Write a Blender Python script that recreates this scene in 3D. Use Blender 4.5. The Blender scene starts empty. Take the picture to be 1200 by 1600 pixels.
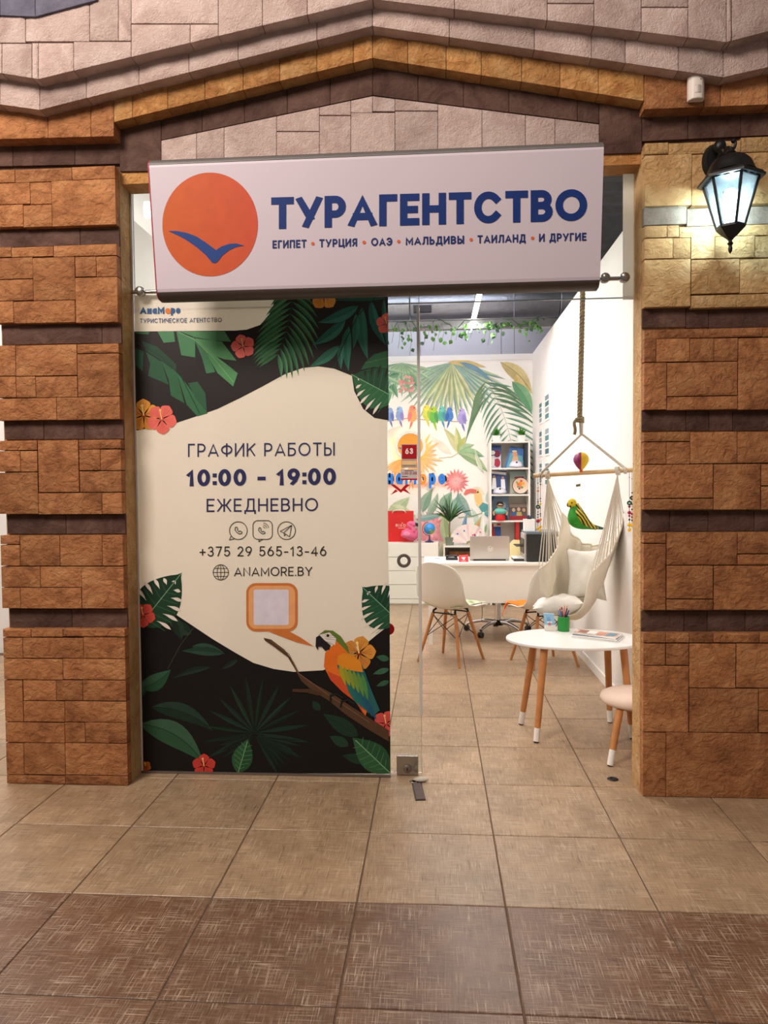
import bpy, bmesh, math, random
from mathutils import Vector, Matrix
from mathutils.geometry import tessellate_polygon
random.seed(7)
sc = bpy.context.scene
col = sc.collection
PI = math.pi

# ---------------------------------------------------------------- camera
YAW, PITCH, ROLL, FPX, EYE = .0696, -.0344, -.0089, 1137.2, 1.4058
fw = Vector((-math.sin(YAW)*math.cos(PITCH), math.cos(YAW)*math.cos(PITCH), math.sin(PITCH)))
rt = fw.cross(Vector((0, 0, 1))).normalized()
up = rt.cross(fw)
rt, up = math.cos(ROLL)*rt + math.sin(ROLL)*up, -math.sin(ROLL)*rt + math.cos(ROLL)*up
cam_d = bpy.data.cameras.new('camera')
cam_d.sensor_fit = 'HORIZONTAL'
cam_d.sensor_width = 36
cam_d.lens = 36*FPX/1200
cam_d.clip_start = .05
cam = bpy.data.objects.new('camera', cam_d)
col.objects.link(cam)
m3 = Matrix((rt, up, -fw)).transposed()
cam.matrix_world = Matrix.Translation((0, 0, EYE)) @ m3.to_4x4()
sc.camera = cam

# ---------------------------------------------------------------- world, lights, exposure
sc.view_settings.view_transform = 'Standard'
sc.view_settings.look = 'None'
sc.view_settings.exposure = 0.0
sc.view_settings.gamma = 1.0
sc.view_settings.use_curve_mapping = False
world = bpy.data.worlds.new('mall_ambient')
sc.world = world
world.use_nodes = True
bg = world.node_tree.nodes['Background']
bg.inputs[0].default_value = (1.0, .88, .80, 1)
bg.inputs[1].default_value = .19


def area(name, loc, size, power, color, rot=(0, 0, 0), sy=None):
    d = bpy.data.lights.new(name, 'AREA')
    d.energy = power
    d.color = color
    d.shape = 'RECTANGLE'
    d.size = size
    d.size_y = sy or size
    o = bpy.data.objects.new(name, d)
    o.location = loc
    o.rotation_euler = rot
    col.objects.link(o)
    return o


# mall corridor ceiling panels (above and behind the camera)
area('corridor_ceiling_light', (-2.7, .1, 4.7), 1.4, 215, (1.0, .89, .80), (math.radians(53), 0, math.radians(-30)))
area('corridor_ceiling_light', (.3, .9, 4.6), .8, 22, (1.0, .86, .76), (math.radians(24), 0, 0))
area('corridor_ceiling_light', (-3.4, 4.6, 4.2), 1.4, 150, (1.0, .96, .92), (0, 0, 0))
# shop fill: first backs the visible tube, the other two are added and unseen
area('shop_fill_light', (.41, 6.6, 3.05), .10, 38, (1.0, .965, .935), (0, 0, 0), 2.0)
area('shop_fill_light', (-.85, 6.6, 3.05), .10, 40, (1.0, .965, .935), (0, 0, 0), 2.0)
area('shop_fill_light', (-.3, 4.7, 3.35), .5, 33, (1.0, .965, .935), (0, 0, 0), 1.2)
# unseen fill lamps added to brighten the panels and duct behind the partition
area('back_fill_light', (-.3, 10.2, 4.15), 3.0, 48, (.92, .92, 1.0), (0, 0, 0), .5)
area('back_fill_light', (-.3, 8.3, 4.15), 3.0, 34, (.86, .86, 1.0), (math.radians(20), 0, 0), .6)

# ---------------------------------------------------------------- pixel -> place helpers


def ray(x, y):
    return fw + rt*((x-600)/FPX) + up*((800-y)/FPX)


def onY(x, y, Y):
    d = ray(x, y)
    t = Y/d.y
    return Vector((d.x*t, Y, EYE+d.z*t))


def onX(x, y, X):
    d = ray(x, y)
    t = X/d.x
    return Vector((X, d.y*t, EYE+d.z*t))


def onZ(x, y, z=0):
    d = ray(x, y)
    t = (z-EYE)/d.z
    return Vector((d.x*t, d.y*t, z))


# ---------------------------------------------------------------- materials
MATS = {}


def lin(c):
    out = []
    for v in c[:3]:
        v = v/255
        out.append(v/12.92 if v <= .04045 else ((v+.055)/1.055)**2.4)
    return (*out, 1)


def mat(name, rgb=None, rough=.5, metal=0, emit=None, estr=0, noise=0, nscale=8, bump=0, bscale=40, spec=.5):
    """plain procedural material: colour with a little noise and a little bump"""
    if name in MATS:
        return MATS[name]
    m = bpy.data.materials.new(name)
    m.use_nodes = True
    nt = m.node_tree
    b = nt.nodes['Principled BSDF']
    c = lin(rgb)
    b.inputs['Base Color'].default_value = c
    b.inputs['Roughness'].default_value = rough
    b.inputs['Metallic'].default_value = metal
    b.inputs['Specular IOR Level'].default_value = spec
    tc = nt.nodes.new('ShaderNodeTexCoord')
    if noise:
        n = nt.nodes.new('ShaderNodeTexNoise')
        n.inputs['Scale'].default_value = nscale
        n.inputs['Detail'].default_value = 5
        nt.links.new(tc.outputs['Object'], n.inputs['Vector'])
        r = nt.nodes.new('ShaderNodeValToRGB')
        r.color_ramp.elements[0].position = .3
        r.color_ramp.elements[1].position = .7
        r.color_ramp.elements[0].color = (*[v*(1-noise) for v in c[:3]], 1)
        r.color_ramp.elements[1].color = (*[min(1, v*(1+noise)) for v in c[:3]], 1)
        nt.links.new(n.outputs['Fac'], r.inputs['Fac'])
        nt.links.new(r.outputs['Color'], b.inputs['Base Color'])
    if bump:
        n2 = nt.nodes.new('ShaderNodeTexNoise')
        n2.inputs['Scale'].default_value = bscale
        n2.inputs['Detail'].default_value = 4
        nt.links.new(tc.outputs['Object'], n2.inputs['Vector'])
        bp = nt.nodes.new('ShaderNodeBump')
        bp.inputs['Strength'].default_value = bump
        bp.inputs['Distance'].default_value = .01
        nt.links.new(n2.outputs['Fac'], bp.inputs['Height'])
        nt.links.new(bp.outputs['Normal'], b.inputs['Normal'])
    if emit:
        b.inputs['Emission Color'].default_value = lin(emit)
        b.inputs['Emission Strength'].default_value = estr
    MATS[name] = m
    return m


def stone_mat(name, ca, cb, cc, bump=.5, fine=1.0, chisel=0):
    """rock-faced stone: broad colour drift, dark pits in the cracks, layered relief"""
    m = bpy.data.materials.new(name)
    m.use_nodes = True
    nt = m.node_tree
    N, Lk = nt.nodes, nt.links
    b = N['Principled BSDF']
    b.inputs['Roughness'].default_value = .82
    b.inputs['Specular IOR Level'].default_value = .25
    geo = N.new('ShaderNodeNewGeometry')
    inf = N.new('ShaderNodeObjectInfo')
    off = N.new('ShaderNodeVectorMath')
    off.operation = 'MULTIPLY_ADD'
    off.inputs[1].default_value = (37, 53, 71)
    Lk.new(inf.outputs['Random'], off.inputs[0])
    Lk.new(geo.outputs['Position'], off.inputs[2])
    n1 = N.new('ShaderNodeTexNoise')
    n1.inputs['Scale'].default_value = 7
    n1.inputs['Detail'].default_value = 9
    n1.inputs['Roughness'].default_value = .62
    n1.inputs['Distortion'].default_value = .8
    Lk.new(off.outputs[0], n1.inputs['Vector'])
    ramp = N.new('ShaderNodeValToRGB')
    e = ramp.color_ramp.elements
    e[0].position = .34
    e[0].color = lin(ca)
    e[1].position = .68
    e[1].color = lin(cc)
    k = e.new(.5)
    k.color = lin(cb)
    Lk.new(n1.outputs['Fac'], ramp.inputs['Fac'])
    hsv = N.new('ShaderNodeHueSaturation')
    mr = N.new('ShaderNodeMapRange')
    mr.inputs['To Min'].default_value = .84
    mr.inputs['To Max'].default_value = 1.14
    Lk.new(inf.outputs['Random'], mr.inputs['Value'])
    Lk.new(mr.outputs['Result'], hsv.inputs['Value'])
    Lk.new(ramp.outputs['Color'], hsv.inputs['Color'])
    Lk.new(hsv.outputs['Color'], b.inputs['Base Color'])
    sx = N.new('ShaderNodeMapping')
    sx.inputs['Scale'].default_value = (1, 1, 1.25)
    Lk.new(off.outputs[0], sx.inputs['Vector'])
    n2 = N.new('ShaderNodeTexNoise')
    n2.inputs['Scale'].default_value = 26*fine
    n2.inputs['Detail'].default_value = 8
    n2.inputs['Roughness'].default_value = .62
    n2.inputs['Distortion'].default_value = .7
    Lk.new(sx.outputs['Vector'], n2.inputs['Vector'])
    n3 = N.new('ShaderNodeTexNoise')
    n3.noise_type = 'RIDGED_MULTIFRACTAL'
    n3.inputs['Scale'].default_value = 20*fine
    n3.inputs['Detail'].default_value = 4
    n3.inputs['Distortion'].default_value = .5
    Lk.new(sx.outputs['Vector'], n3.inputs['Vector'])
    n4 = N.new('ShaderNodeTexNoise')          # split layers: flakes with crisp edges
    n4.inputs['Scale'].default_value = 13*fine
    n4.inputs['Detail'].default_value = 6
    n4.inputs['Roughness'].default_value = .58
    n4.inputs['Distortion'].default_value = 1.1
    Lk.new(sx.outputs['Vector'], n4.inputs['Vector'])
    sn = N.new('ShaderNodeMath')
    sn.operation = 'SNAP'
    sn.inputs[1].default_value = .085
    Lk.new(n4.outputs['Fac'], sn.inputs[0])
    mg = N.new('ShaderNodeMath')
    mg.operation = 'MULTIPLY_ADD'
    mg.inputs[1].default_value = .55
    Lk.new(n2.outputs['Fac'], mg.inputs[0])
    Lk.new(sn.outputs[0], mg.inputs[2])
    ad = N.new('ShaderNodeMath')
    ad.operation = 'MULTIPLY_ADD'
    ad.inputs[1].default_value = .10
    Lk.new(n3.outputs['Fac'], ad.inputs[0])
    Lk.new(mg.outputs[0], ad.inputs[2])
    src = ad
    if chisel:
        w = N.new('ShaderNodeTexNoise')
        w.inputs['Scale'].default_value = 55
        w.inputs['Detail'].default_value = 2
        w.inputs['Distortion'].default_value = 2.5
        Lk.new(off.outputs[0], w.inputs['Vector'])
        a2 = N.new('ShaderNodeMath')
        a2.operation = 'MULTIPLY_ADD'
        a2.inputs[1].default_value = chisel
        Lk.new(w.outputs['Fac'], a2.inputs[0])
        Lk.new(ad.outputs[0], a2.inputs[2])
        src = a2
    bp = N.new('ShaderNodeBump')
    bp.inputs['Strength'].default_value = bump
    bp.inputs['Distance'].default_value = .04
    Lk.new(src.outputs[0], bp.inputs['Height'])
    Lk.new(bp.outputs['Normal'], b.inputs['Normal'])
    MATS[name] = m
    return m


def tile_mat(name, base, dark, light, amount):
    """ceramic tile with woven scratches running both ways"""
    m = bpy.data.materials.new(name)
    m.use_nodes = True
    nt = m.node_tree
    N, Lk = nt.nodes, nt.links
    b = N['Principled BSDF']
    b.inputs['Roughness'].default_value = .33
    b.inputs['Specular IOR Level'].default_value = .45
    geo = N.new('ShaderNodeNewGeometry')
    inf = N.new('ShaderNodeObjectInfo')
    off = N.new('ShaderNodeVectorMath')
    off.operation = 'MULTIPLY_ADD'
    off.inputs[1].default_value = (31, 47, 0)
    Lk.new(inf.outputs['Random'], off.inputs[0])
    Lk.new(geo.outputs['Position'], off.inputs[2])

    def streak(scl, seed):
        mp = N.new('ShaderNodeMapping')
        mp.inputs['Scale'].default_value = scl
        mp.inputs['Location'].default_value = (seed, seed*.7, 0)
        Lk.new(off.outputs[0], mp.inputs['Vector'])
        n = N.new('ShaderNodeTexNoise')
        n.inputs['Scale'].default_value = 1
        n.inputs['Detail'].default_value = 3
        n.inputs['Roughness'].default_value = .6
        n.inputs['Distortion'].default_value = .12
        Lk.new(mp.outputs['Vector'], n.inputs['Vector'])
        return n
    a = streak((9, 260, 1), 1.3)
    c = streak((260, 9, 1), 5.1)
    d = streak((10, 230, 1), 9.7)
    g = streak((230, 10, 1), 13.3)
    big = streak((3.2, 3.2, 1), 21)

    def mx(op, p, q):
        n = N.new('ShaderNodeMath')
        n.operation = op
        Lk.new(p.outputs[0], n.inputs[0])
        Lk.new(q.outputs[0], n.inputs[1])
        return n

    def rng(node, lo, hi, ta, tb):
        n = N.new('ShaderNodeMapRange')
        n.inputs['From Min'].default_value = lo
        n.inputs['From Max'].default_value = hi
        n.inputs['To Min'].default_value = ta
        n.inputs['To Max'].default_value = tb
        Lk.new(node.outputs[0], n.inputs['Value'])
        return n
    pt = streak((9, 9, 1), 33)
    pm = rng(pt, .36, .62, .25, 1)
    li = mx('MULTIPLY', rng(mx('MAXIMUM', a, c), .52, .74, 0, amount[0]), pm)
    pt2 = streak((11, 11, 1), 55)
    pm2 = rng(pt2, .36, .62, .25, 1)
    dk = mx('MULTIPLY', rng(mx('MAXIMUM', d, g), .52, .74, 0, amount[1]), pm2)
    bgv = rng(big, .3, .7, 0, 1)
    mixb = N.new('ShaderNodeMix')
    mixb.data_type = 'RGBA'
    bl = lin(base)
    mixb.inputs['A'].default_value = (*[v*.80 for v in bl[:3]], 1)
    mixb.inputs['B'].default_value = (*[v*1.18 for v in bl[:3]], 1)
    Lk.new(bgv.outputs[0], mixb.inputs['Factor'])
    m1 = N.new('ShaderNodeMix')
    m1.data_type = 'RGBA'
    Lk.new(li.outputs[0], m1.inputs['Factor'])
    Lk.new(mixb.outputs['Result'], m1.inputs['A'])
    m1.inputs['B'].default_value = lin(light)
    m2 = N.new('ShaderNodeMix')
    m2.data_type = 'RGBA'
    Lk.new(dk.outputs[0], m2.inputs['Factor'])
    Lk.new(m1.outputs['Result'], m2.inputs['A'])
    m2.inputs['B'].default_value = lin(dark)
    hsv = N.new('ShaderNodeHueSaturation')
    mr = rng(inf, 0, 1, .92, 1.08)
    for lk in list(mr.inputs['Value'].links):
        Lk.remove(lk)
    Lk.new(inf.outputs['Random'], mr.inputs['Value'])
    Lk.new(mr.outputs[0], hsv.inputs['Value'])
    Lk.new(m2.outputs['Result'], hsv.inputs['Color'])
    Lk.new(hsv.outputs['Color'], b.inputs['Base Color'])
    sub = N.new('ShaderNodeMath')
    sub.operation = 'SUBTRACT'
    Lk.new(li.outputs[0], sub.inputs[0])
    Lk.new(dk.outputs[0], sub.inputs[1])
    bp = N.new('ShaderNodeBump')
    bp.inputs['Strength'].default_value = .25
    bp.inputs['Distance'].default_value = .002
    Lk.new(sub.outputs[0], bp.inputs['Height'])
    Lk.new(bp.outputs['Normal'], b.inputs['Normal'])
    MATS[name] = m
    return m


def glass_mat(name, tint=(.96, .985, .975), refl=.06, milk=0):
    m = bpy.data.materials.new(name)
    m.use_nodes = True
    nt = m.node_tree
    N, Lk = nt.nodes, nt.links
    N.remove(N['Principled BSDF'])
    out = N['Material Output']
    t = N.new('ShaderNodeBsdfTransparent')
    t.inputs[0].default_value = (*tint, 1)
    g = N.new('ShaderNodeBsdfGlossy')
    g.inputs['Roughness'].default_value = .03
    fr = N.new('ShaderNodeFresnel')
    fr.inputs['IOR'].default_value = 1.4
    mu = N.new('ShaderNodeMath')
    mu.operation = 'MULTIPLY'
    mu.inputs[1].default_value = refl/.05
    Lk.new(fr.outputs[0], mu.inputs[0])
    mx = N.new('ShaderNodeMixShader')
    Lk.new(mu.outputs[0], mx.inputs[0])
    Lk.new(t.outputs[0], mx.inputs[1])
    Lk.new(g.outputs[0], mx.inputs[2])
    if milk:                                  # slightly frosted: part of the light is scattered on
        tr = N.new('ShaderNodeBsdfTranslucent')
        tr.inputs[0].default_value = (*tint, 1)
        m2 = N.new('ShaderNodeMixShader')
        m2.inputs[0].default_value = milk
        Lk.new(mx.outputs[0], m2.inputs[1])
        Lk.new(tr.outputs[0], m2.inputs[2])
        mx = m2
    Lk.new(mx.outputs[0], out.inputs[0])
    MATS[name] = m
    return m


def film_mat(name, rgb, thru=.35):
    """printed plastic film: light from the shop behind shines through a little"""
    m = mat(name, rgb, .5, noise=.012, nscale=3)
    nt = m.node_tree
    b = nt.nodes['Principled BSDF']
    tr = nt.nodes.new('ShaderNodeBsdfTranslucent')
    tr.inputs[0].default_value = lin(rgb)
    mx = nt.nodes.new('ShaderNodeMixShader')
    mx.inputs[0].default_value = thru
    nt.links.new(b.outputs[0], mx.inputs[1])
    nt.links.new(tr.outputs[0], mx.inputs[2])
    nt.links.new(mx.outputs[0], nt.nodes['Material Output'].inputs[0])
    return m


def print_mat(name, rough=.55, estr=0, wash=0):
    """flat colour print: each face carries its ink colour in the attribute 'Ink'"""
    m = bpy.data.materials.new(name)
    m.use_nodes = True
    nt = m.node_tree
    b = nt.nodes['Principled BSDF']
    b.inputs['Roughness'].default_value = rough
    b.inputs['Specular IOR Level'].default_value = .3
    a = nt.nodes.new('ShaderNodeAttribute')
    a.attribute_name = 'Ink'
    n = nt.nodes.new('ShaderNodeTexNoise')
    n.inputs['Scale'].default_value = 22 if not wash else 9
    n.inputs['Detail'].default_value = 4
    geo = nt.nodes.new('ShaderNodeNewGeometry')
    nt.links.new(geo.outputs['Position'], n.inputs['Vector'])
    h = nt.nodes.new('ShaderNodeHueSaturation')
    mr = nt.nodes.new('ShaderNodeMapRange')
    mr.inputs['From Min'].default_value = .3
    mr.inputs['From Max'].default_value = .7
    mr.inputs['To Min'].default_value = .94 if not wash else .86
    mr.inputs['To Max'].default_value = 1.05 if not wash else 1.14
    nt.links.new(n.outputs['Fac'], mr.inputs['Value'])
    nt.links.new(mr.outputs['Result'], h.inputs['Value'])
    nt.links.new(a.outputs['Color'], h.inputs['Color'])
    nt.links.new(h.outputs['Color'], b.inputs['Base Color'])
    MATS[name] = m
    return m


# ---------------------------------------------------------------- mesh helpers
WL = {}                                   # world location of every object built (roots have no rotation while building)


class MB:
    def __init__(s):
        s.v, s.f, s.c, s.cur = [], [], [], None

    def add(s, vs, fs):
        o = len(s.v)
        s.v += [Vector(p) for p in vs]
        for f in fs:
            s.f.append([i+o for i in f])
            s.c.append(s.cur)
        return s

    def box(s, a, b):
        x0, y0, z0 = a
        x1, y1, z1 = b
        return s.add([(x0, y0, z0), (x1, y0, z0), (x1, y1, z0), (x0, y1, z0), (x0, y0, z1), (x1, y0, z1), (x1, y1, z1), (x0, y1, z1)],
                     [(0, 3, 2, 1), (4, 5, 6, 7), (0, 1, 5, 4), (1, 2, 6, 5), (2, 3, 7, 6), (3, 0, 4, 7)])

    def prism(s, pts, d):
        """closed polygon (world points) extruded by vector d"""
        n = len(pts)
        d = Vector(d)
        P = [Vector(p) for p in pts]
        return s.add(P+[p+d for p in P], [tuple(range(n))[::-1], tuple(range(n, 2*n))]+[(i, (i+1) % n, n+(i+1) % n, n+i) for i in range(n)])

    def tube(s, path, r, n=8, caps=True):
        P = [Vector(p) for p in path]
        R = r if isinstance(r, (list, tuple)) else [r]*len(P)
        vs, fs = [], []
        ref = None
        for i, p in enumerate(P):
            t = (P[min(i+1, len(P)-1)]-P[max(i-1, 0)])
            if t.length < 1e-9:
                t = Vector((0, 0, 1))
            t.normalize()
            if ref is None:
                a = Vector((0, 0, 1)) if abs(t.z) < .9 else Vector((1, 0, 0))
                ref = t.cross(a).normalized()
            ref = (ref-t*ref.dot(t)).normalized()
            q = t.cross(ref)
            for k in range(n):
                w = 2*PI*k/n
                vs.append(p+(ref*math.cos(w)+q*math.sin(w))*R[i])
        m = len(P)
        for i in range(m-1):
            for k in range(n):
                fs.append((i*n+k, i*n+(k+1) % n, (i+1)*n+(k+1) % n, (i+1)*n+k))
        if caps:
            fs += [tuple(range(n))[::-1], tuple(range((m-1)*n, m*n))]
        return s.add(vs, fs)

    def lathe(s, prof, c, n=24, axis='z', a0=0, caps=True):
        """prof: list of (radius, height) about point c"""
        c = Vector(c)
        vs, fs = [], []
        for (r, h) in prof:
            for k in range(n):
                w = a0+2*PI*k/n
                x, y = r*math.cos(w), r*math.sin(w)
                vs.append(c+Vector({'z': (x, y, h), 'y': (x, h, y), 'x': (h, x, y)}[axis]))
        m = len(prof)
        for i in range(m-1):
            for k in range(n):
                fs.append((i*n+k, i*n+(k+1) % n, (i+1)*n+(k+1) % n, (i+1)*n+k))
        if caps and prof[0][0] > 1e-6:
            fs.append(tuple(range(n))[::-1])
        if caps and prof[-1][0] > 1e-6:
            fs.append(tuple(range((m-1)*n, m*n)))
        return s.add(vs, fs)

    def ball(s, c, r, n=12, m=8, sc3=(1, 1, 1)):
        pr = [(r*math.sin(PI*i/m), -r*math.cos(PI*i/m)) for i in range(m+1)]
        c = Vector(c)
        o = len(s.v)
        s.lathe(pr, (0, 0, 0), n)
        for i in range(o, len(s.v)):
            p = s.v[i]
            s.v[i] = Vector((p.x*sc3[0], p.y*sc3[1], p.z*sc3[2]))+c
        return s

    def grid(s, fn, nu, nv):
        vs = [fn(i/nu, j/nv) for j in range(nv+1) for i in range(nu+1)]
        fs = [(j*(nu+1)+i, j*(nu+1)+i+1, (j+1)*(nu+1)+i+1, (j+1)*(nu+1)+i) for j in range(nv) for i in range(nu)]
        return s.add(vs, fs)

    def build(s, name, m, parent=None, smooth=False, origin=None, mods=None):
        xs = [p.x for p in s.v]
        ys = [p.y for p in s.v]
        zs = [p.z for p in s.v]
        if origin is None:
            origin = Vector(((min(xs)+max(xs))/2, (min(ys)+max(ys))/2, min(zs)))
        origin = Vector(origin)
        me = bpy.data.meshes.new(name)
        me.from_pydata([p-origin for p in s.v], [], s.f)
        if any(c is not None for c in s.c):
            at = me.color_attributes.new('Ink', 'FLOAT_COLOR', 'CORNER')
            li = 0
            for f, c in zip(s.f, s.c):
                for _ in f:
                    at.data[li].color = lin(c or (255, 255, 255))
                    li += 1
        me.update()
        bm = bmesh.new()
        bm.from_mesh(me)
        bmesh.ops.remove_doubles(bm, verts=bm.verts, dist=1e-6)
        if not any(c is not None for c in s.c):
            bmesh.ops.recalc_face_normals(bm, faces=bm.faces)
        bm.to_mesh(me)
        bm.free()
        me.materials.append(MATS[m] if isinstance(m, str) else m)
        if smooth:
            for p in me.polygons:
                p.use_smooth = True
            try:
                me.set_sharp_from_angle(angle=math.radians(smooth if smooth is not True else 50))
            except Exception:
                pass
        o = bpy.data.objects.new(name, me)
        col.objects.link(o)
        WL[o.name] = origin
        if parent:
            o.parent = parent
            o.location = origin-WL[parent.name]
        else:
            o.location = origin
        for md in (mods or []):
            mo = o.modifiers.new(md[0], md[0])
            for k, v in md[1].items():
                setattr(mo, k, v)
        return o


def bev(w=.004, n=2):
    return ('BEVEL', {'width': w, 'segments': n, 'limit_method': 'ANGLE'})


def tag(o, label=None, cat=None, group=None, kind=None):
    if label:
        o['label'] = label
    if cat:
        o['category'] = cat
    if group:
        o['group'] = group
    if kind:
        o['kind'] = kind
    return o


def thing(name, loc, label=None, cat=None, group=None, kind=None):
    o = bpy.data.objects.new(name, None)
    o.empty_display_size = .1
    o.location = loc
    col.objects.link(o)
    WL[o.name] = Vector(loc)
    return tag(o, label, cat, group, kind)


def dup(root, loc, rz):
    def cp(o, par):
        c = o.copy()
        col.objects.link(c)
        c.parent = par
        for ch in o.children:
            cp(ch, c)
        return c
    r = cp(root, None)
    r.location = loc
    r.rotation_euler = (0, 0, rz)
    return r


def bez(pts, n=16):
    """Catmull-Rom through points"""
    P = [Vector(p) for p in pts]
    if len(P) < 3:
        return [P[0].lerp(P[-1], i/n) for i in range(n+1)]
    Q = [P[0]*2-P[1]]+P+[P[-1]*2-P[-2]]
    out = []
    for i in range(1, len(Q)-2):
        a, b, c, d = Q[i-1:i+3]
        for k in range(n):
            t = k/n
            out.append(.5*((2*b)+(c-a)*t+(2*a-5*b+4*c-d)*t*t+(3*b-a-3*c+d)*t**3))
    out.append(P[-1])
    return out


# ---------------------------------------------------------------- drawing flat print
class Print:
    """collects coloured polygons given in photo pixels and lays them on a real surface by `put(x, y, lift)`"""

    def __init__(s, put, step=.0006, clip=None):
        s.put, s.step, s.clip = put, step, clip
        s.mb = MB()
        s.layer = 1
        s.np = 0

    def poly(s, pts, c, layer=None):
        if layer is not None:
            s.layer = layer
        P = [Vector((p[0], p[1], 0)) for p in pts]
        if s.clip:                            # the sheet ends here: cut the shape at its edge
            n = len(s.clip)
            for i in range(n):
                a, b = s.clip[i], s.clip[(i+1) % n]

                def sd(p):
                    return (b[0]-a[0])*(p.y-a[1])-(b[1]-a[1])*(p.x-a[0])
                out = []
                for j, p in enumerate(P):
                    q = P[j-1]
                    dp, dq = sd(p), sd(q)
                    if (dp >= 0) != (dq >= 0):
                        out.append(q.lerp(p, dq/(dq-dp)))
                    if dp >= 0:
                        out.append(p)
                P = out
                if len(P) < 3:
                    return
        tris = tessellate_polygon([P])
        s.mb.cur = c
        # screen y runs down: keep faces turned to the viewer
        fs = []
        for t in tris:
            a, b, d = (P[i] for i in t)
            cr = (b.x-a.x)*(d.y-a.y)-(b.y-a.y)*(d.x-a.x)
            if abs(cr) < 1e-9:
                continue
            fs.append(tuple(t) if cr < 0 else tuple(t)[::-1])
        s.np += 1                             # every shape lies a hair above the one before it
        s.mb.add([s.put(p.x, p.y, s.layer*s.step+s.np*5e-6) for p in P], fs)
        s.mb.cur = None

    def quadstrip(s, L, c):
        for q in L:
            s.poly(q, c)

    def line(s, pts, w, c, closed=False):
        P = [Vector((p[0], p[1], 0)) for p in pts]
        n = len(P)
        rng = range(n) if closed else range(n-1)
        for i in rng:
            a, b = P[i], P[(i+1) % n]
            d = b-a
            if d.length < 1e-6:
                continue
            d.normalize()
            q = Vector((-d.y, d.x, 0))*w/2
            e = d*w*.25
            s.poly([a-e+q, b+e+q, b+e-q, a-e-q], c)

    def disc(s, cx, cy, rx, ry, c, n=32, a0=0, a1=2*PI):
        s.poly([(cx+rx*math.cos(a0+(a1-a0)*i/n), cy+ry*math.sin(a0+(a1-a0)*i/n)) for i in range(n)], c)

    def ring(s, cx, cy, r, w, c, n=28, ry=None):
        ry = ry or r
        for i in range(n):
            a, b = 2*PI*i/n, 2*PI*(i+1)/n
            s.poly([(cx+r*math.cos(a), cy+ry*math.sin(a)), (cx+r*math.cos(b), cy+ry*math.sin(b)),
                    (cx+(r-w)*math.cos(b), cy+(ry-w)*math.sin(b)), (cx+(r-w)*math.cos(a), cy+(ry-w)*math.sin(a))], c)

    def lens(s, a, b, w, c, bend=0, n=7, peak=.42, c2=None, vein=None):
        a, b = Vector((*a, 0)), Vector((*b, 0))
        d = b-a
        q = Vector((-d.y, d.x, 0)).normalized()
        up_, lo, mid = [], [], []
        for i in range(n+1):
            t = i/n
            wt = math.sin(PI*t**(math.log(.5)/math.log(peak)))*w
            m_ = a+d*t+q*(bend*4*t*(1-t))
            mid.append(m_)
            up_.append(m_+q*wt)
            lo.append(m_-q*wt)
        if c2 is None:
            s.poly(up_+lo[::-1][1:-1], c)
        else:
            s.poly(up_+mid[::-1][1:-1], c)
            s.poly(lo+mid[::-1][1:-1], c2)
        if vein:
            for i in range(n-1):
                s.line([mid[i], mid[i+1]], max(.35, w*.07), vein)

    def build(s, name, m, parent):
        return s.mb.build(name, m, parent)


def jit(c, a=14):
    k = random.uniform(-a, a)
    return tuple(max(0, min(255, v+k+random.uniform(-4, 4))) for v in c[:3])


def mixc(a, b, t):
    return tuple(a[i]*(1-t)+b[i]*t for i in range(3))


def frond(pr, base, tip, n, ln, w, c, bend=0, ang=50, rib=None, start=.08, c2=None, droop=0):
    """feathered palm frond: lance leaflets either side of a curved midrib"""
    a, b = Vector((*base, 0)), Vector((*tip, 0))
    d = b-a
    q = Vector((-d.y, d.x, 0)).normalized()
    pts = [a+d*t+q*(bend*4*t*(1-t)) for t in [i/20 for i in range(21)]]
    for i in range(n):
        t = start+(1-start)*i/n
        k = min(19, int(t*20))
        p = pts[k].lerp(pts[k+1], t*20-k)
        tg = (pts[k+1]-pts[k]).normalized()
        L = ln*(math.sin(PI*(.18+.74*t))**.8)
        for sg in (1, -1):
            an = math.radians(ang*(1-.45*t))*sg
            dr = Vector((tg.x*math.cos(an)-tg.y*math.sin(an), tg.x*math.sin(an)+tg.y*math.cos(an), 0))
            e = p+dr*L+Vector((0, droop*L, 0))
            cc = jit(c)
            pr.lens((p.x, p.y), (e.x, e.y), w, cc, bend=sg*L*.06, n=5, c2=c2 and jit(c2))
    if rib:
        for i in range(20):
            pr.line([pts[i], pts[i+1]], max(.5, w*.3*(1-i/26)), rib)


def fan(pr, c0, n, r, a0, a1, w, c, c2=None, jr=.15):
    for i in range(n):
        a = math.radians(a0+(a1-a0)*i/max(1, n-1))
        L = r*random.uniform(1-jr, 1)
        pr.lens(c0, (c0[0]+L*math.cos(a), c0[1]-L*math.sin(a)), w, jit(c, 8), n=5, peak=.55, c2=c2 and jit(c2, 8))


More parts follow.
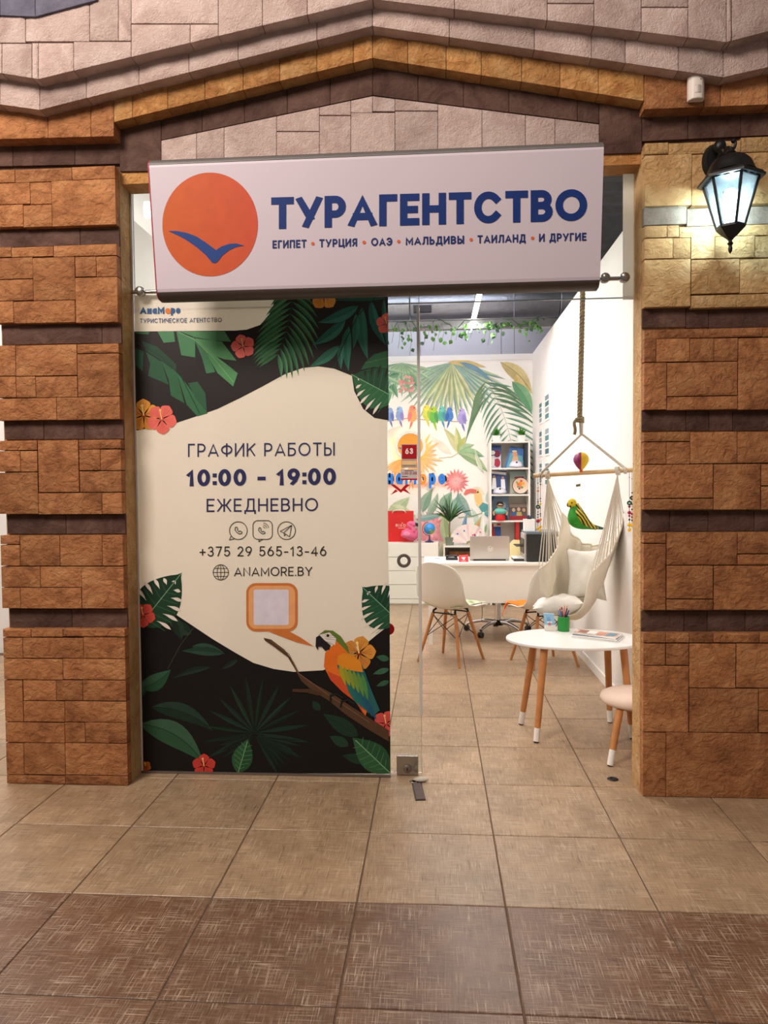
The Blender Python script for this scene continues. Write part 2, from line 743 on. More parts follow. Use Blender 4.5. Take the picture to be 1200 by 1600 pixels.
def monstera(pr, base, tip, wid, c, slots=((240, 226, 210), (34, 27, 25)), n=6, vein=(120, 160, 120), c2=None):
    """heart shaped leaf with slots cut in from the margin"""
    a, b = Vector((*base, 0)), Vector((*tip, 0))
    d = b-a
    q = Vector((-d.y, d.x, 0)).normalized()
    dn = d.normalized()
    L = d.length

    def wd(t):
        return wid*(math.sin(PI*min(1, max(0, t*.9+.14)))**.75)*(1-.35*t)*1.18 if t < 1 else 0
    for sg, cc, sl in ((1, c, slots[0]), (-1, c2 or c, slots[1])):
        out = [a, a-dn*L*.07+q*sg*wid*.35]
        for i in range(15):
            t = -.02+1.02*i/14
            out.append(a+d*t+q*sg*wd(t))
        out.append(b)
        pr.poly(out, cc)
        for i in range(n):
            t = .02+.70*i/(n-1)
            an = math.radians(84-36*t)
            dr = dn*math.cos(an)+q*sg*math.sin(an)
            p = a+d*t
            ln = wd(t+.22)*1.12
            pr.line([p, p+dr*ln*.95], max(.35, L*.007), mixc(cc, vein, .45))
            p2 = a+d*(t+.07)
            pr.lens(tuple((p2+dr*ln*.42)[:2]), tuple((p2+dr*ln*1.12)[:2]), L*.030, sl, bend=-sg*ln*.03, n=6, peak=.62)
    pr.line([a, b], max(.6, L*.014), vein)


def flower(pr, cx, cy, r, c, core, rot=0, dark=None):
    dark = dark or mixc(c, (90, 10, 10), .35)
    for k in range(5):
        a = rot+2*PI*k/5
        e = (cx+r*math.cos(a), cy+r*math.sin(a))
        pr.lens((cx, cy), e, r*.43, mixc(c, dark, .12*(k % 2)), n=10, peak=.66)
        for j in (-.22, 0, .22):
            pr.line([(cx+r*.15*math.cos(a), cy+r*.15*math.sin(a)), (cx+r*.75*math.cos(a+j), cy+r*.75*math.sin(a+j))], r*.035, mixc(c, dark, .45))
    pr.disc(cx, cy, r*.16, r*.16, dark, 10)
    pr.line([(cx, cy), (cx-r*.1, cy-r*.55)], r*.08, core)
    pr.disc(cx-r*.1, cy-r*.58, r*.09, r*.09, core, 8)


# ---------------------------------------------------------------- stroke lettering
def _arc(cx, cy, rx, ry, a0, a1, n=12):
    return [(cx+rx*math.cos(math.radians(a0+(a1-a0)*i/n)), cy+ry*math.sin(math.radians(a0+(a1-a0)*i/n))) for i in range(n+1)]


def _bowl(y0, y1, x=.5, xr=1.0):
    return [(0, y1)]+_arc(x, (y0+y1)/2, xr-x, (y1-y0)/2, 90, -90)+[(0, y0)]


GL = {
    'А': (.86, [[(0, 0), (.5, 1), (1, 0)], [(.2, .27), (.8, .27)]]),
    'Т': (.70, [[(0, 1), (1, 1)], [(.5, 0), (.5, 1)]]),
    'У': (.78, [[(1, 1), (.36, 0)], [(0, 1), (.54, .3)]]),
    'Р': (.66, [[(0, 0), (0, 1)], _bowl(.4, 1)]),
    'Г': (.56, [[(0, 0), (0, 1), (1, 1)]]),
    'Е': (.60, [[(1, 1), (0, 1), (0, 0), (1, 0)], [(0, .5), (.88, .5)]]),
    'Н': (.74, [[(0, 0), (0, 1)], [(1, 0), (1, 1)], [(0, .5), (1, .5)]]),
    'С': (.88, [_arc(.5, .5, .5, .5, 42, 318, 22)]),
    'В': (.68, [[(0, 0), (0, 1)], _bowl(.52, 1, .5, .93), _bowl(0, .52, .5, 1)]),
    'О': (.98, [_arc(.5, .5, .5, .5, 0, 360, 28)]),
    'И': (.76, [[(0, 1), (0, 0)], [(1, 0), (1, 1)], [(0, 0), (1, 1)]]),
    'П': (.72, [[(0, 0), (0, 1), (1, 1), (1, 0)]]),
    'Ц': (.76, [[(0, 1), (0, 0), (1.12, 0), (1.12, -.2)], [(.92, 0), (.92, 1)]]),
    'Я': (.66, [[(1, 0), (1, 1)], [(1-x, y) for x, y in _bowl(.42, 1)], [(.5, .42), (0, 0)]]),
    'Э': (.82, [_arc(.45, .5, .55, .5, 138, -138, 22), [(.4, .5), (.95, .5)]]),
    'М': (.92, [[(0, 0), (0, 1), (.5, .22), (1, 1), (1, 0)]]),
    'Л': (.78, [[(0, 0), (.1, .02), (.24, .3), (.28, 1), (1, 1), (1, 0)]]),
    'Ь': (.64, [[(0, 1), (0, 0)], _bowl(0, .58)]),
    'Ы': (.86, [[(0, 1), (0, 0)], _bowl(0, .58, .35, .68), [(1, 0), (1, 1)]]),
    'Д': (.84, [[(.14, 0), (.3, .4), (.32, 1), (.9, 1), (.9, 0)], [(0, -.2), (0, 0), (1.04, 0), (1.04, -.2)]]),
    'Ж': (1.06, [[(.5, 0), (.5, 1)], [(0, 1), (.34, .5), (0, 0)], [(1, 1), (.66, .5), (1, 0)], [(.34, .5), (.66, .5)]]),
    'Ф': (.92, [[(.5, 0), (.5, 1)], _arc(.5, .52, .5, .33, 0, 360, 24)]),
    'К': (.70, [[(0, 0), (0, 1)], [(1, 1), (0, .4)], [(.36, .6), (1, 0)]]),
    'Б': (.66, [[(.92, 1), (0, 1), (0, 0)], _bowl(0, .58)]),
    'Ч': (.66, [[(0, 1)]+_arc(.45, .72, .45, .28, 180, 270, 8)+[(1, .44)], [(1, 0), (1, 1)]]),
    'N': (.76, [[(0, 0), (0, 1), (1, 0), (1, 1)]]),
    'R': (.66, [[(0, 0), (0, 1)], _bowl(.42, 1), [(.5, .42), (1, 0)]]),
    'Y': (.78, [[(0, 1), (.5, .45), (1, 1)], [(.5, .45), (.5, 0)]]),
    'X': (.74, [[(0, 0), (1, 1)], [(0, 1), (1, 0)]]),
    'I': (.16, [[(.5, 0), (.5, 1)]]),
    'S': (.62, [_arc(.5, .75, .48, .25, 30, 270, 14)[:-1]+_arc(.5, .25, .5, .25, 90, -150, 14)]),
    '0': (.66, [_arc(.5, .5, .5, .5, 0, 360, 26)]),
    '1': (.42, [[(0, .74), (.7, 1), (.7, 0)]]),
    '2': (.60, [_arc(.5, .72, .47, .28, 165, -35, 14)+[(0, 0), (1, 0)]]),
    '3': (.62, [_arc(.48, .75, .42, .25, 150, -90, 14), _arc(.48, .26, .5, .26, 90, -155, 14)]),
    '4': (.68, [[(.74, 0), (.74, 1), (0, .26), (1, .26)]]),
    '5': (.62, [[(.9, 1), (.16, 1), (.08, .5)]+_arc(.48, .31, .5, .31, 128, -150, 16)]),
    '6': (.64, [_arc(.5, .31, .5, .31, 0, 360, 22), [(.04, .4), (.3, .78), (.62, 1)]]),
    '7': (.60, [[(0, 1), (1, 1), (.34, 0)]]),
    '9': (.64, [_arc(.5, .69, .5, .31, 0, 360, 22), [(.96, .6), (.7, .22), (.38, 0)]]),
    '+': (.60, [[(0, .42), (1, .42)], [(.5, .12), (.5, .72)]]),
    '-': (.42, [[(0, .4), (1, .4)]]),
    '.': (.12, [[(.5, 0), (.5, .02)]]),
    ':': (.16, [[(.5, .08), (.5, .1)], [(.5, .66), (.5, .68)]]),
    '\u2022': (.2, [[(.5, .35), (.5, .55)]]),
    ' ': (.32, []),
    'н': (.58, [[(0, 0), (0, .66)], [(1, 0), (1, .66)], [(0, .34), (1, .34)]]),
    'а': (.58, [_arc(.5, .33, .5, .33, 0, 360, 20), [(1, 0), (1, .68)]]),
    'о': (.62, [_arc(.5, .33, .5, .33, 0, 360, 20)]),
    'р': (.58, [_arc(.5, .33, .5, .33, 0, 360, 20), [(0, .68), (0, -.34)]]),
    'е': (.58, [_arc(.5, .33, .5, .33, -40, -360, 20)[::1]+[(.02, .33)], [(.02, .33), (1, .36)]]),
}
for a_, b_ in (('A', 'А'), ('M', 'М'), ('O', 'О'), ('E', 'Е'), ('B', 'В')):
    GL[a_] = GL[b_]


def glyphs(text, wt, gap):
    """-> (width, [(polygon, char index)]) in cap-height units, y up"""
    out, x = [], 0
    for ci, ch in enumerate(text):
        W, strokes = GL[ch]
        for st in strokes:
            P = [Vector((x+wt/2+px*max(.001, W-wt), wt/2+py*(1-wt), 0)) for px, py in st]
            n = len(P)
            closed = (P[0]-P[-1]).length < 1e-4
            off = []
            for i in range(n):
                if closed:
                    d0 = (P[i]-P[i-1 if i else n-2]).normalized()
                    d1 = (P[(i+1) if i < n-1 else 1]-P[i]).normalized()
                else:
                    d0 = (P[i]-P[i-1]).normalized() if i else (P[1]-P[0]).normalized()
                    d1 = (P[i+1]-P[i]).normalized() if i < n-1 else d0
                n0, n1 = Vector((-d0.y, d0.x, 0)), Vector((-d1.y, d1.x, 0))
                mm = n0+n1
                if mm.length < .35:
                    mm = n0
                mm.normalize()
                k = min(2.0, 1/max(.3, mm.dot(n0)))
                e = Vector((0, 0, 0))
                if not closed and i == 0:
                    e = -d1*wt/2
                if not closed and i == n-1:
                    e = d0*wt/2
                off.append((P[i]+mm*k*wt/2+e, P[i]-mm*k*wt/2+e))
            ymin = -.34 if min(p.y for p in P) < 0 else 0
            ymax = 1.0
            for i in range(n-1):
                q = [off[i][0], off[i+1][0], off[i+1][1], off[i][1]]
                q = [Vector((p.x, min(ymax, max(ymin, p.y)), 0)) for p in q]
                out.append((q, ci))
        x += W+gap
    return x-gap, out


def write(pr, text, x0, x1, yb0, yb1, yt0, wt, c, gap=.16, colors=None, only=None):
    """letter a line between pixel x0..x1, baseline running yb0 -> yb1, cap line yt0 above x0"""
    w, polys = glyphs(text, wt, gap)
    hh = yb0-yt0
    for q, ci in polys:
        if only and not only[0] <= ci < only[1]:
            continue
        pts = []
        for p in q:
            t = p.x/w
            pts.append((x0+(x1-x0)*t, yb0+(yb1-yb0)*t-p.y*hh))
        pr.poly(pts, colors[ci] if colors else c)


def word_ranges(t):
    out, a = [], 0
    for w in t.split(' '):
        out.append((a, a+len(w)))
        a += len(w)+1
    return out

# ---------------------------------------------------------------- material library
stone_mat('orange_stone', (146, 93, 58), (178, 118, 75), (195, 138, 91), 1.0)
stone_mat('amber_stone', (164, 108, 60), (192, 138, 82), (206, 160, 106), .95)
stone_mat('lit_stone', (184, 140, 92), (202, 160, 108), (214, 178, 130), 1.0)  # lightened copy of the orange stone, lantern and shop light painted in
stone_mat('dark_stone', (74, 50, 43), (92, 66, 57), (110, 82, 71), .55)
stone_mat('grey_stone', (128, 112, 98), (150, 132, 116), (166, 150, 134), .5)
stone_mat('shadow_stone', (88, 86, 102), (100, 98, 114), (114, 110, 126), .4)
stone_mat('pink_stone', (174, 148, 140), (190, 166, 157), (203, 181, 173), .5, 1.3, .5)
tile_mat('light_tile', (167, 138, 108), (84, 62, 46), (224, 200, 170), (1, 1))
tile_mat('brown_tile', (112, 79, 57), (64, 42, 30), (206, 182, 156), (1.2, .8))
mat('grout', (104, 82, 66), .9, noise=.15, nscale=30)
mat('plaster_white', (236, 232, 228), .85, noise=.02, nscale=3, bump=.05, bscale=60)
mat('white_paint', (238, 236, 232), .45, noise=.015, nscale=5)
mat('white_laminate', (240, 235, 226), .35, noise=.015, nscale=5)
mat('white_plastic', (232, 228, 220), .32, noise=.01, nscale=6)
mat('grey_panel', (176, 174, 182), .6, noise=.04, nscale=4)
mat('concrete', (120, 118, 120), .9, noise=.15, nscale=5, bump=.1)
mat('galvanised', (132, 134, 140), .42, .7, noise=.1, nscale=14)
mat('foil', (188, 190, 198), .42, .95, noise=.06, nscale=12, bump=.5, bscale=26)
mat('steel', (176, 172, 166), .26, .95, noise=.04, nscale=30)
mat('steel_dark', (124, 112, 104), .42, .6, noise=.05, nscale=30)
mat('chrome', (210, 210, 212), .12, 1, noise=.02, nscale=30)
mat('black_metal', (20, 19, 20), .42, .3, noise=.15, nscale=30)
mat('black_plastic', (24, 23, 24), .4, noise=.1, nscale=30)
mat('rail_grey', (116, 112, 110), .45, .4, noise=.05, nscale=20)
mat('rail_dark', (78, 68, 64), .5, .2, noise=.05, nscale=20)
mat('sign_face', (203, 190, 199), .5, noise=.012, nscale=3)
mat('red_trim', (186, 30, 44), .5, noise=.05, nscale=20)
mat('beech', (196, 132, 76), .5, noise=.14, nscale=14, bump=.05)
mat('pale_wood', (222, 190, 142), .55, noise=.1, nscale=16, bump=.05)
mat('canvas', (238, 229, 212), .92, noise=.035, nscale=9, bump=.3, bscale=90)
mat('cushion_cloth', (232, 228, 220), .92, noise=.03, nscale=9, bump=.35, bscale=40)
mat('cotton_cord', (222, 214, 200), .9, noise=.08, nscale=60, bump=.3, bscale=120)
mat('hemp', (150, 134, 104), .95, noise=.25, nscale=80, bump=.5, bscale=150)
mat('cream_velvet', (228, 204, 188), .95, noise=.03, nscale=12, bump=.15, bscale=120)
mat('seal_strip', (206, 200, 194), .4, noise=.02, nscale=10)
mat('leaf_green', (58, 104, 36), .5, noise=.3, nscale=24)
mat('leaf_dark', (32, 66, 36), .5, noise=.3, nscale=24)
mat('tube_glow', (255, 250, 240), .5, emit=(255, 247, 232), estr=24, noise=.01)
mat('bulb_glow', (255, 255, 255), .5, emit=(255, 233, 206), estr=250, noise=.01)
mat('halo_glow', (255, 170, 80), .5, emit=(255, 112, 22), estr=17, noise=.01)
glass_mat('clear_glass', refl=.04)
glass_mat('lantern_glass', (.60, .81, .99), .06, .022)
print_mat('poster_print', .5)
print_mat('sign_print', .5)
print_mat('mural_print', .8, wash=1)
print_mat('item_print', .45)

# ---------------------------------------------------------------- floor
OX, OY, TS = .2283, 3.4085, .5
floor = MB().box((-6.2, -.6, -.12), (3.4, 10.6, -.0035)).build('floor', 'grout')
tag(floor, kind='structure')
tm = {}
for key in ('light_tile', 'brown_tile'):
    g = .0026
    b_ = MB()
    w = TS/2-g
    lo, hi, ch = -.012, 0, .0018
    b_.add([(-w, -w, lo), (w, -w, lo), (w, w, lo), (-w, w, lo), (-w, -w, hi-ch), (w, -w, hi-ch), (w, w, hi-ch), (-w, w, hi-ch),
            (-w+ch, -w+ch, hi), (w-ch, -w+ch, hi), (w-ch, w-ch, hi), (-w+ch, w-ch, hi)],
           [(8, 9, 10, 11)]+[(i, (i+1) % 4, 4+(i+1) % 4, 4+i) for i in range(4)]+[(4+i, 4+(i+1) % 4, 8+(i+1) % 4, 8+i) for i in range(4)])
    me = bpy.data.meshes.new('floor_tile_'+key)
    me.from_pydata(b_.v, [], b_.f)
    me.update()
    me.materials.append(MATS[key])
    tm[key] = me


def tile(c, r):
    X, Y = OX+TS*(c+.5), OY-TS*(r+.5)
    o = bpy.data.objects.new('tile', tm['brown_tile' if r >= 2 else 'light_tile'])
    col.objects.link(o)
    o.parent = floor
    o.location = Vector((X, Y, 0))-WL['floor']


for r in range(0, 6):
    for c in range(-7, 5):
        tile(c, r)
for r in range(-11, 0):
    for c in range(-4, 2):
        tile(c, r)
for r in range(-5, 0):
    for c in range(-10, -4):
        tile(c, r)

# ---------------------------------------------------------------- stone blocks
rnd = random.Random(11)


def block(q, depth, m, parent, rough=.004, gap=.0014, nx=4, ny=2, name='stone_block', swell=.0035):
    """q: four world corners TL, TR, BR, BL of the front face (facing -Y); extruded back by depth"""
    TL, TR, BR, BL = [Vector(p) for p in q]
    c = (TL+TR+BR+BL)/4

    def shr(p):
        d = c-p
        return p+Vector((math.copysign(min(gap, abs(d.x)*.2), d.x), 0, math.copysign(min(gap, abs(d.z)*.2), d.z)))
    TL, TR, BR, BL = map(shr, (TL, TR, BR, BL))
    w = max((TR-TL).length, .01)
    h = max((TL-BL).length, .01)
    nx = max(2, min(5, round(w/.07)))
    ny = max(2, min(4, round(h/.06)))
    us = [0, .05*min(1, .1/w)*4] + [(i+rnd.uniform(-.25, .25))/nx for i in range(1, nx)] + [1-.05*min(1, .1/w)*4, 1]
    us = sorted(set(max(0, min(1, u)) for u in us))
    vs = [0, .18*min(1, .1/h)] + [(i+rnd.uniform(-.25, .25))/ny for i in range(1, ny)] + [1-.18*min(1, .1/h), 1]
    vs = sorted(set(max(0, min(1, v)) for v in vs))
    pts = []
    for v in vs:
        for u in us:
            p = (TL*(1-u)+TR*u)*(1-v)+(BL*(1-u)+BR*u)*v
            if 0 < u < 1 and 0 < v < 1:
                p = p+Vector((0, -swell-rnd.uniform(-rough, rough), 0))
            pts.append(p)
    nu, nv = len(us), len(vs)
    fs = [(j*nu+i, (j+1)*nu+i, (j+1)*nu+i+1, j*nu+i+1) for j in range(nv-1) for i in range(nu-1)]
    edge = [i for i in range(nu)]+[j*nu+nu-1 for j in range(1, nv)]+[(nv-1)*nu+i for i in range(nu-2, -1, -1)]+[j*nu for j in range(nv-2, 0, -1)]
    n0 = len(pts)
    back = [pts[i]+Vector((0, depth, 0)) for i in edge]
    ne = len(edge)
    fs += [(edge[i], edge[(i+1) % ne], n0+(i+1) % ne, n0+i) for i in range(ne)]
    o = MB().add(pts+back, fs).build(name, m, parent, smooth=38)
    return o


def rect_block(r, org, s, Y, depth, m, parent, xmin=None, xmax=None, **k):
    x0, y0, x1, y1 = r
    px0, py0, px1, py1 = org[0]+x0/s, org[1]+y0/s, org[0]+x1/s, org[1]+y1/s
    ym, xm = (py0+py1)/2, (px0+px1)/2
    X0, X1 = onY(px0, ym, Y).x, onY(px1, ym, Y).x
    xc = min(1190, max(8, xm))
    Z1, Z0 = onY(xc, py0, Y).z, onY(xc, py1, Y).z
    if x0 <= 0 and xmin is not None:
        X0 = xmin
    if xmin is not None:
        X0 = max(X0, xmin)
    if xmax is not None:
        X1 = xmax if X1 > xmax-.045 else X1
    if Z0 < .02:
        Z0 = .001
    block([(X0, Y, Z1), (X1, Y, Z1), (X1, Y, Z0), (X0, Y, Z0)], depth, m, parent, **k)


YP, YC = 3.31, 3.355            # pillar front, pillar core
XL, XR = -1.458, .927           # the opening
wl_ = MB().box((-2.05, YC, 0), (XL, 3.487, 2.885)).build('wall_left', 'lit_stone')  # lighter core: light on the reveals is put into the stone colour
tag(wl_, kind='structure')
wr_ = MB().box((XR, YC, 0), (1.78, 3.487, 2.885)).build('wall_right', 'lit_stone')
tag(wr_, kind='structure')

Z3, S3 = (0, 180), 3.075
LB = [(-20, 262, 72, 325), (72, 256, 345, 320), (345, 245, 560, 308), (-20, 325, 145, 428), (145, 322, 248, 428), (248, 310, 560, 530),
      (-20, 430, 112, 537), (112, 430, 250, 537),
      (-20, 634, 55, 682), (55, 632, 257, 680), (257, 622, 562, 677), (-20, 684, 158, 787), (-20, 789, 160, 891), (158, 682, 361, 889),
      (361, 679, 462, 776), (462, 677, 562, 776), (362, 778, 564, 996), (-20, 893, 65, 998), (65, 891, 362, 998),
      (-20, 1105, 75, 1253), (75, 1103, 370, 1252), (370, 1098, 572, 1143), (372, 1145, 574, 1351), (-20, 1255, 77, 1357), (77, 1255, 172, 1357), (172, 1254, 372, 1356),
      (-20, 1359, 272, 1466), (272, 1353, 578, 1463)]
for r in LB:
    rect_block(r, Z3, S3, YP, YC-YP, 'orange_stone', wl_, -2.056, XL)
for r in [(-20, 545, 385, 632), (385, 545, 640, 630), (10, 1006, 490, 1100), (490, 1006, 640, 1098), (20, 1468, 210, 1558), (210, 1468, 405, 1557), (405, 1466, 640, 1556)]:
    rect_block(r, Z3, S3, YC-.012, .012, 'dark_stone', wl_, -2.04, XL, rough=.002, swell=.002)
Z4, S4 = (0, 660), 2.667
LB2 = [(-20, 75, 155, 116), (-20, 118, 85, 206), (85, 118, 156, 206), (-20, 208, 159, 382), (159, 73, 328, 291), (328, 71, 506, 111), (330, 112, 418, 200), (418, 112, 508, 200),
       (332, 202, 509, 291), (160, 293, 425, 383), (425, 292, 510, 382),
       (-5, 470, 82, 508), (-5, 510, 84, 598), (84, 470, 250, 598), (250, 469, 426, 598), (426, 469, 516, 598),
       (-3, 600, 168, 687), (168, 600, 340, 687), (340, 600, 519, 776), (-2, 688, 85, 775), (85, 688, 340, 776),
       (-2, 860, 130, 895), (130, 859, 262, 894), (262, 859, 521, 893), (-2, 897, 95, 983), (95, 897, 348, 983), (348, 895, 521, 984),
       (-2, 985, 262, 1072), (262, 985, 523, 1072), (-2, 1074, 96, 1247), (97, 1074, 235, 1159), (235, 1074, 345, 1159), (345, 1074, 523, 1160),
       (98, 1161, 270, 1248), (270, 1162, 526, 1249), (-2, 1250, 270, 1334), (270, 1250, 355, 1334), (355, 1250, 528, 1336),
       (-2, 1336, 100, 1468), (100, 1336, 272, 1468), (272, 1337, 530, 1470), (-2, 1470, 272, 1520), (272, 1471, 531, 1520)]
for r in LB2:
    rect_block(r, Z4, S4, YP, YC-YP, 'orange_stone', wl_, -2.056, XL)
for r in [(10, 385, 275, 465), (275, 384, 560, 464), (10, 777, 300, 856), (300, 777, 560, 855)]:
    rect_block(r, Z4, S4, YC-.012, .012, 'dark_stone', wl_, -2.04, XL, rough=.002, swell=.002)

Z5, S5 = (960, 200), 2.9625
RB = [(128, 68, 250, 121), (250, 64, 585, 118), (585, 40, 910, 110), (128, 123, 358, 360), (358, 119, 588, 356), (588, 112, 910, 350),
      (128, 452, 245, 508), (245, 450, 300, 506), (300, 448, 910, 499), (128, 510, 272, 605), (272, 508, 353, 605), (128, 607, 353, 828),
      (355, 500, 465, 605), (465, 500, 650, 602), (650, 500, 910, 600), (355, 607, 580, 766), (580, 604, 910, 764), (355, 768, 910, 828),
      (128, 928, 685, 972), (685, 922, 910, 968), (128, 975, 193, 1083), (193, 974, 348, 1082), (348, 973, 460, 1081), (460, 972, 572, 1080), (572, 970, 910, 1303),
      (128, 1085, 242, 1304), (243, 1083, 570, 1240), (243, 1242, 570, 1304),
      (128, 1406, 350, 1451), (350, 1405, 568, 1553), (568, 1404, 910, 1550), (128, 1453, 240, 1556), (240, 1453, 350, 1556)]
for i, r in enumerate(RB):
    rect_block(r, Z5, S5, YP, YC-YP, 'lit_stone' if i < 18 else 'orange_stone', wr_, XR, 1.785)  # blocks around the lantern carry its light in their colour
for r in [(0, 366, 335, 450), (335, 364, 910, 447)]:
    rect_block(r, Z5, S5, YC-.032, .032, 'grey_stone', wr_, XR, 1.775, rough=.002, swell=.002)
for r in [(0, 834, 330, 926), (330, 833, 435, 925), (435, 832, 910, 922), (0, 1308, 330, 1403), (330, 1308, 437, 1403), (437, 1308, 547, 1402), (547, 1307, 910, 1401)]:
    rect_block(r, Z5, S5, YC-.012, .012, 'dark_stone', wr_, XR, 1.775, rough=.002, swell=.002)
Z6, S6 = (960, 700), 2.758
RB2 = [(118, 70, 425, 216), (427, 68, 630, 266), (118, 218, 425, 266), (632, 68, 850, 162), (632, 165, 850, 265),
       (118, 364, 222, 410), (118, 412, 222, 699), (224, 362, 530, 504), (530, 361, 850, 455), (530, 457, 850, 504), (224, 506, 425, 650), (224, 652, 425, 699), (428, 506, 850, 698),
       (118, 796, 220, 839), (220, 796, 322, 839), (322, 796, 425, 839), (425, 796, 625, 839), (625, 796, 850, 839), (118, 842, 220, 936), (222, 842, 321, 936),
       (322, 842, 523, 1034), (525, 842, 850, 1034), (118, 938, 320, 1224), (322, 1036, 620, 1226), (622, 1036, 850, 1131), (622, 1133, 850, 1226),
       (118, 1226, 222, 1530), (222, 1228, 850, 1530)]
for r in RB2:
    rect_block(r, Z6, S6, YP, YC-YP, 'orange_stone', wr_, XR, 1.785)
for r in [(0, 270, 238, 360), (238, 270, 403, 360), (403, 270, 602, 359), (602, 270, 850, 359), (0, 702, 300, 792), (300, 702, 400, 792), (400, 702, 563, 792), (563, 702, 850, 791)]:
    rect_block(r, Z6, S6, YC-.012, .012, 'dark_stone', wr_, XR, 1.775, rough=.002, swell=.002)

# ---------------------------------------------------------------- stepped gable over the opening
YD, YO, YPK, YF = 3.36, 3.285, 3.22, 3.155
wg = MB().box((-2.6, 3.375, 2.885), (1.9, 3.487, 4.05)).build('wall_front', 'dark_stone')
tag(wg, kind='structure')


def pl(L, x):
    for (a, b) in zip(L, L[1:]):
        if x <= b[0]:
            t = (x-a[0])/(b[0]-a[0])
            return a[1]+(b[1]-a[1])*t
    return L[-1][1]


def band(joints, top, bot, Y, depth, m, up_=0, **k):
    for a, b in zip(joints, joints[1:]):
        q = [onY(a, pl(top, a)-up_, Y), onY(b, pl(top, b)-up_, Y), onY(b, pl(bot, b), Y), onY(a, pl(bot, a), Y)]
        block(q, depth, m, wg, **k)


Fl = [(-90, 100), (60, 124), (582, -1), (1135, 66), (1290, 26)]
Pt = [(-90, 113), (62, 133), (582, 9), (1130, 82), (1290, 45)]
Pb = [(-90, 151), (62, 172), (582, 41), (1130, 121), (1290, 85)]
Ot = [(-90, 159), (62, 179), (582, 56), (1125, 131), (1290, 96)]
band([-90, 0, 62, 135, 217, 295, 372, 495, 582, 702, 835, 924, 977, 1060, 1130, 1200, 1290], Pt, Pb, YPK, 3.375-YPK, 'pink_stone', 16)
band([-90, 75, 142, 178], Ot, [(-90, 220), (178, 213)], YO, 3.375-YO, 'orange_stone', 14)
band([178, 207, 262, 320, 380, 437, 495, 552, 582], Ot, [(178, 191), (582, 91)], YO, 3.375-YO, 'amber_stone', 14)
band([582, 637, 697, 752, 815, 875, 935, 1006], Ot, [(582, 91), (1006, 158)], YO, 3.375-YO, 'amber_stone', 14)
band([1006, 1100, 1126, 1200, 1290], Ot, [(1006, 171), (1290, 160)], YO, 3.375-YO, 'orange_stone', 14)
# recessed dark course
band([-90, 20, 117, 192], [(-90, 210), (192, 205)], [(-90, 262), (192, 256)], YD, .015, 'dark_stone', rough=.002, swell=.002)
band([187, 252], [(187, 190), (252, 170)], [(187, 268), (252, 267)], YD, .015, 'dark_stone', rough=.002, swell=.002)
band([252, 316, 382, 449, 516, 582], [(252, 170), (582, 92)], [(252, 219), (582, 149)], YD, .015, 'dark_stone', rough=.002, swell=.002)
band([582, 653, 724, 795, 902, 936], [(582, 92), (936, 140)], [(582, 149), (936, 193)], YD, .015, 'dark_stone', rough=.002, swell=.002)
band([936, 1003], [(936, 140), (1003, 150)], [(936, 241), (1003, 239)], YD, .015, 'dark_stone', rough=.002, swell=.002)
band([1003, 1075, 1157, 1290], [(1003, 160), (1290, 150)], [(1003, 221), (1290, 207)], YD, .015, 'dark_stone', rough=.002, swell=.002)
# light panel inside the gable
D1 = [(249, 220), (582, 150), (936, 194)]
for (a, b, t, u) in [(249, 307, None, 262), (307, 350, None, 262), (350, 432, None, 262), (432, 499, None, 205), (432, 499, 206, 262), (499, 548, None, 180), (499, 548, 181, 262),
                     (548, 582, None, 176), (582, 617, None, 174), (548, 617, 176, 262), (617, 684, None, 173), (617, 684, 174, 262), (684, 753, None, 262), (753, 821, None, 262),
                     (821, 867, None, 262), (867, 936, None, 262)]:
    t0, t1 = (pl(D1, a), pl(D1, b)) if t is None else (t, t)
    block([onY(a, t0, 3.364), onY(b, t1, 3.364), onY(b, u, 3.364), onY(a, u, 3.364)], .011, 'pink_stone', wg, rough=.001, swell=.001, gap=.0014)
# big light field above
FB = [(-90, -90, 40, 67), (40, -90, 140, 65), (140, -90, 185, 64), (185, -90, 205, 64), (205, -90, 341, 37), (341, -90, 410, None), (410, -90, 480, None), (480, -90, 582, None),
      (-90, 68, 3, None), (3, 68, 50, None), (50, 67, 60, None), (60, 67, 115, None), (115, 65, 205, None), (205, 38, 297, None), (297, 38, 341, None),
      (582, -90, 710, None), (710, -90, 855, None), (855, -90, 928, 5), (855, 6, 928, None), (928, -90, 1002, None), (1002, -90, 1075, 11), (1002, 12, 1075, None), (1075, -90, 1135, None),
      (1135, -90, 1143, None), (1143, -90, 1290, None), (-90, -90, 140, 26)]
for i, (a, t, b, u) in enumerate(FB):
    u0, u1 = (pl(Fl, a), pl(Fl, b)) if u is None else (u, u)
    if i == len(FB)-1:
        continue
    block([onY(a, t, YF), onY(b, t, YF), onY(b, u1, YF), onY(a, u0, YF)], 3.375-YF, 'pink_stone', wg, rough=.003, swell=.004, gap=.0016)
# upper left corner shadow, painted as a layer of dark blue-grey blocks
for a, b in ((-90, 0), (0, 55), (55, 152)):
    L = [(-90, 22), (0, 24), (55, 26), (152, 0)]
    block([onY(a, -90, YF-.014), onY(b, -90, YF-.014), onY(b, pl(L, b), YF-.014), onY(a, pl(L, a), YF-.014)], .25, 'shadow_stone', wg, rough=.002, swell=.003)
# lintel strip over the opening
lt = MB().box((XL, 3.37, 2.835), (XR, 3.487, 2.90)).build('trim_1', 'amber_stone')
tag(lt, kind='structure')

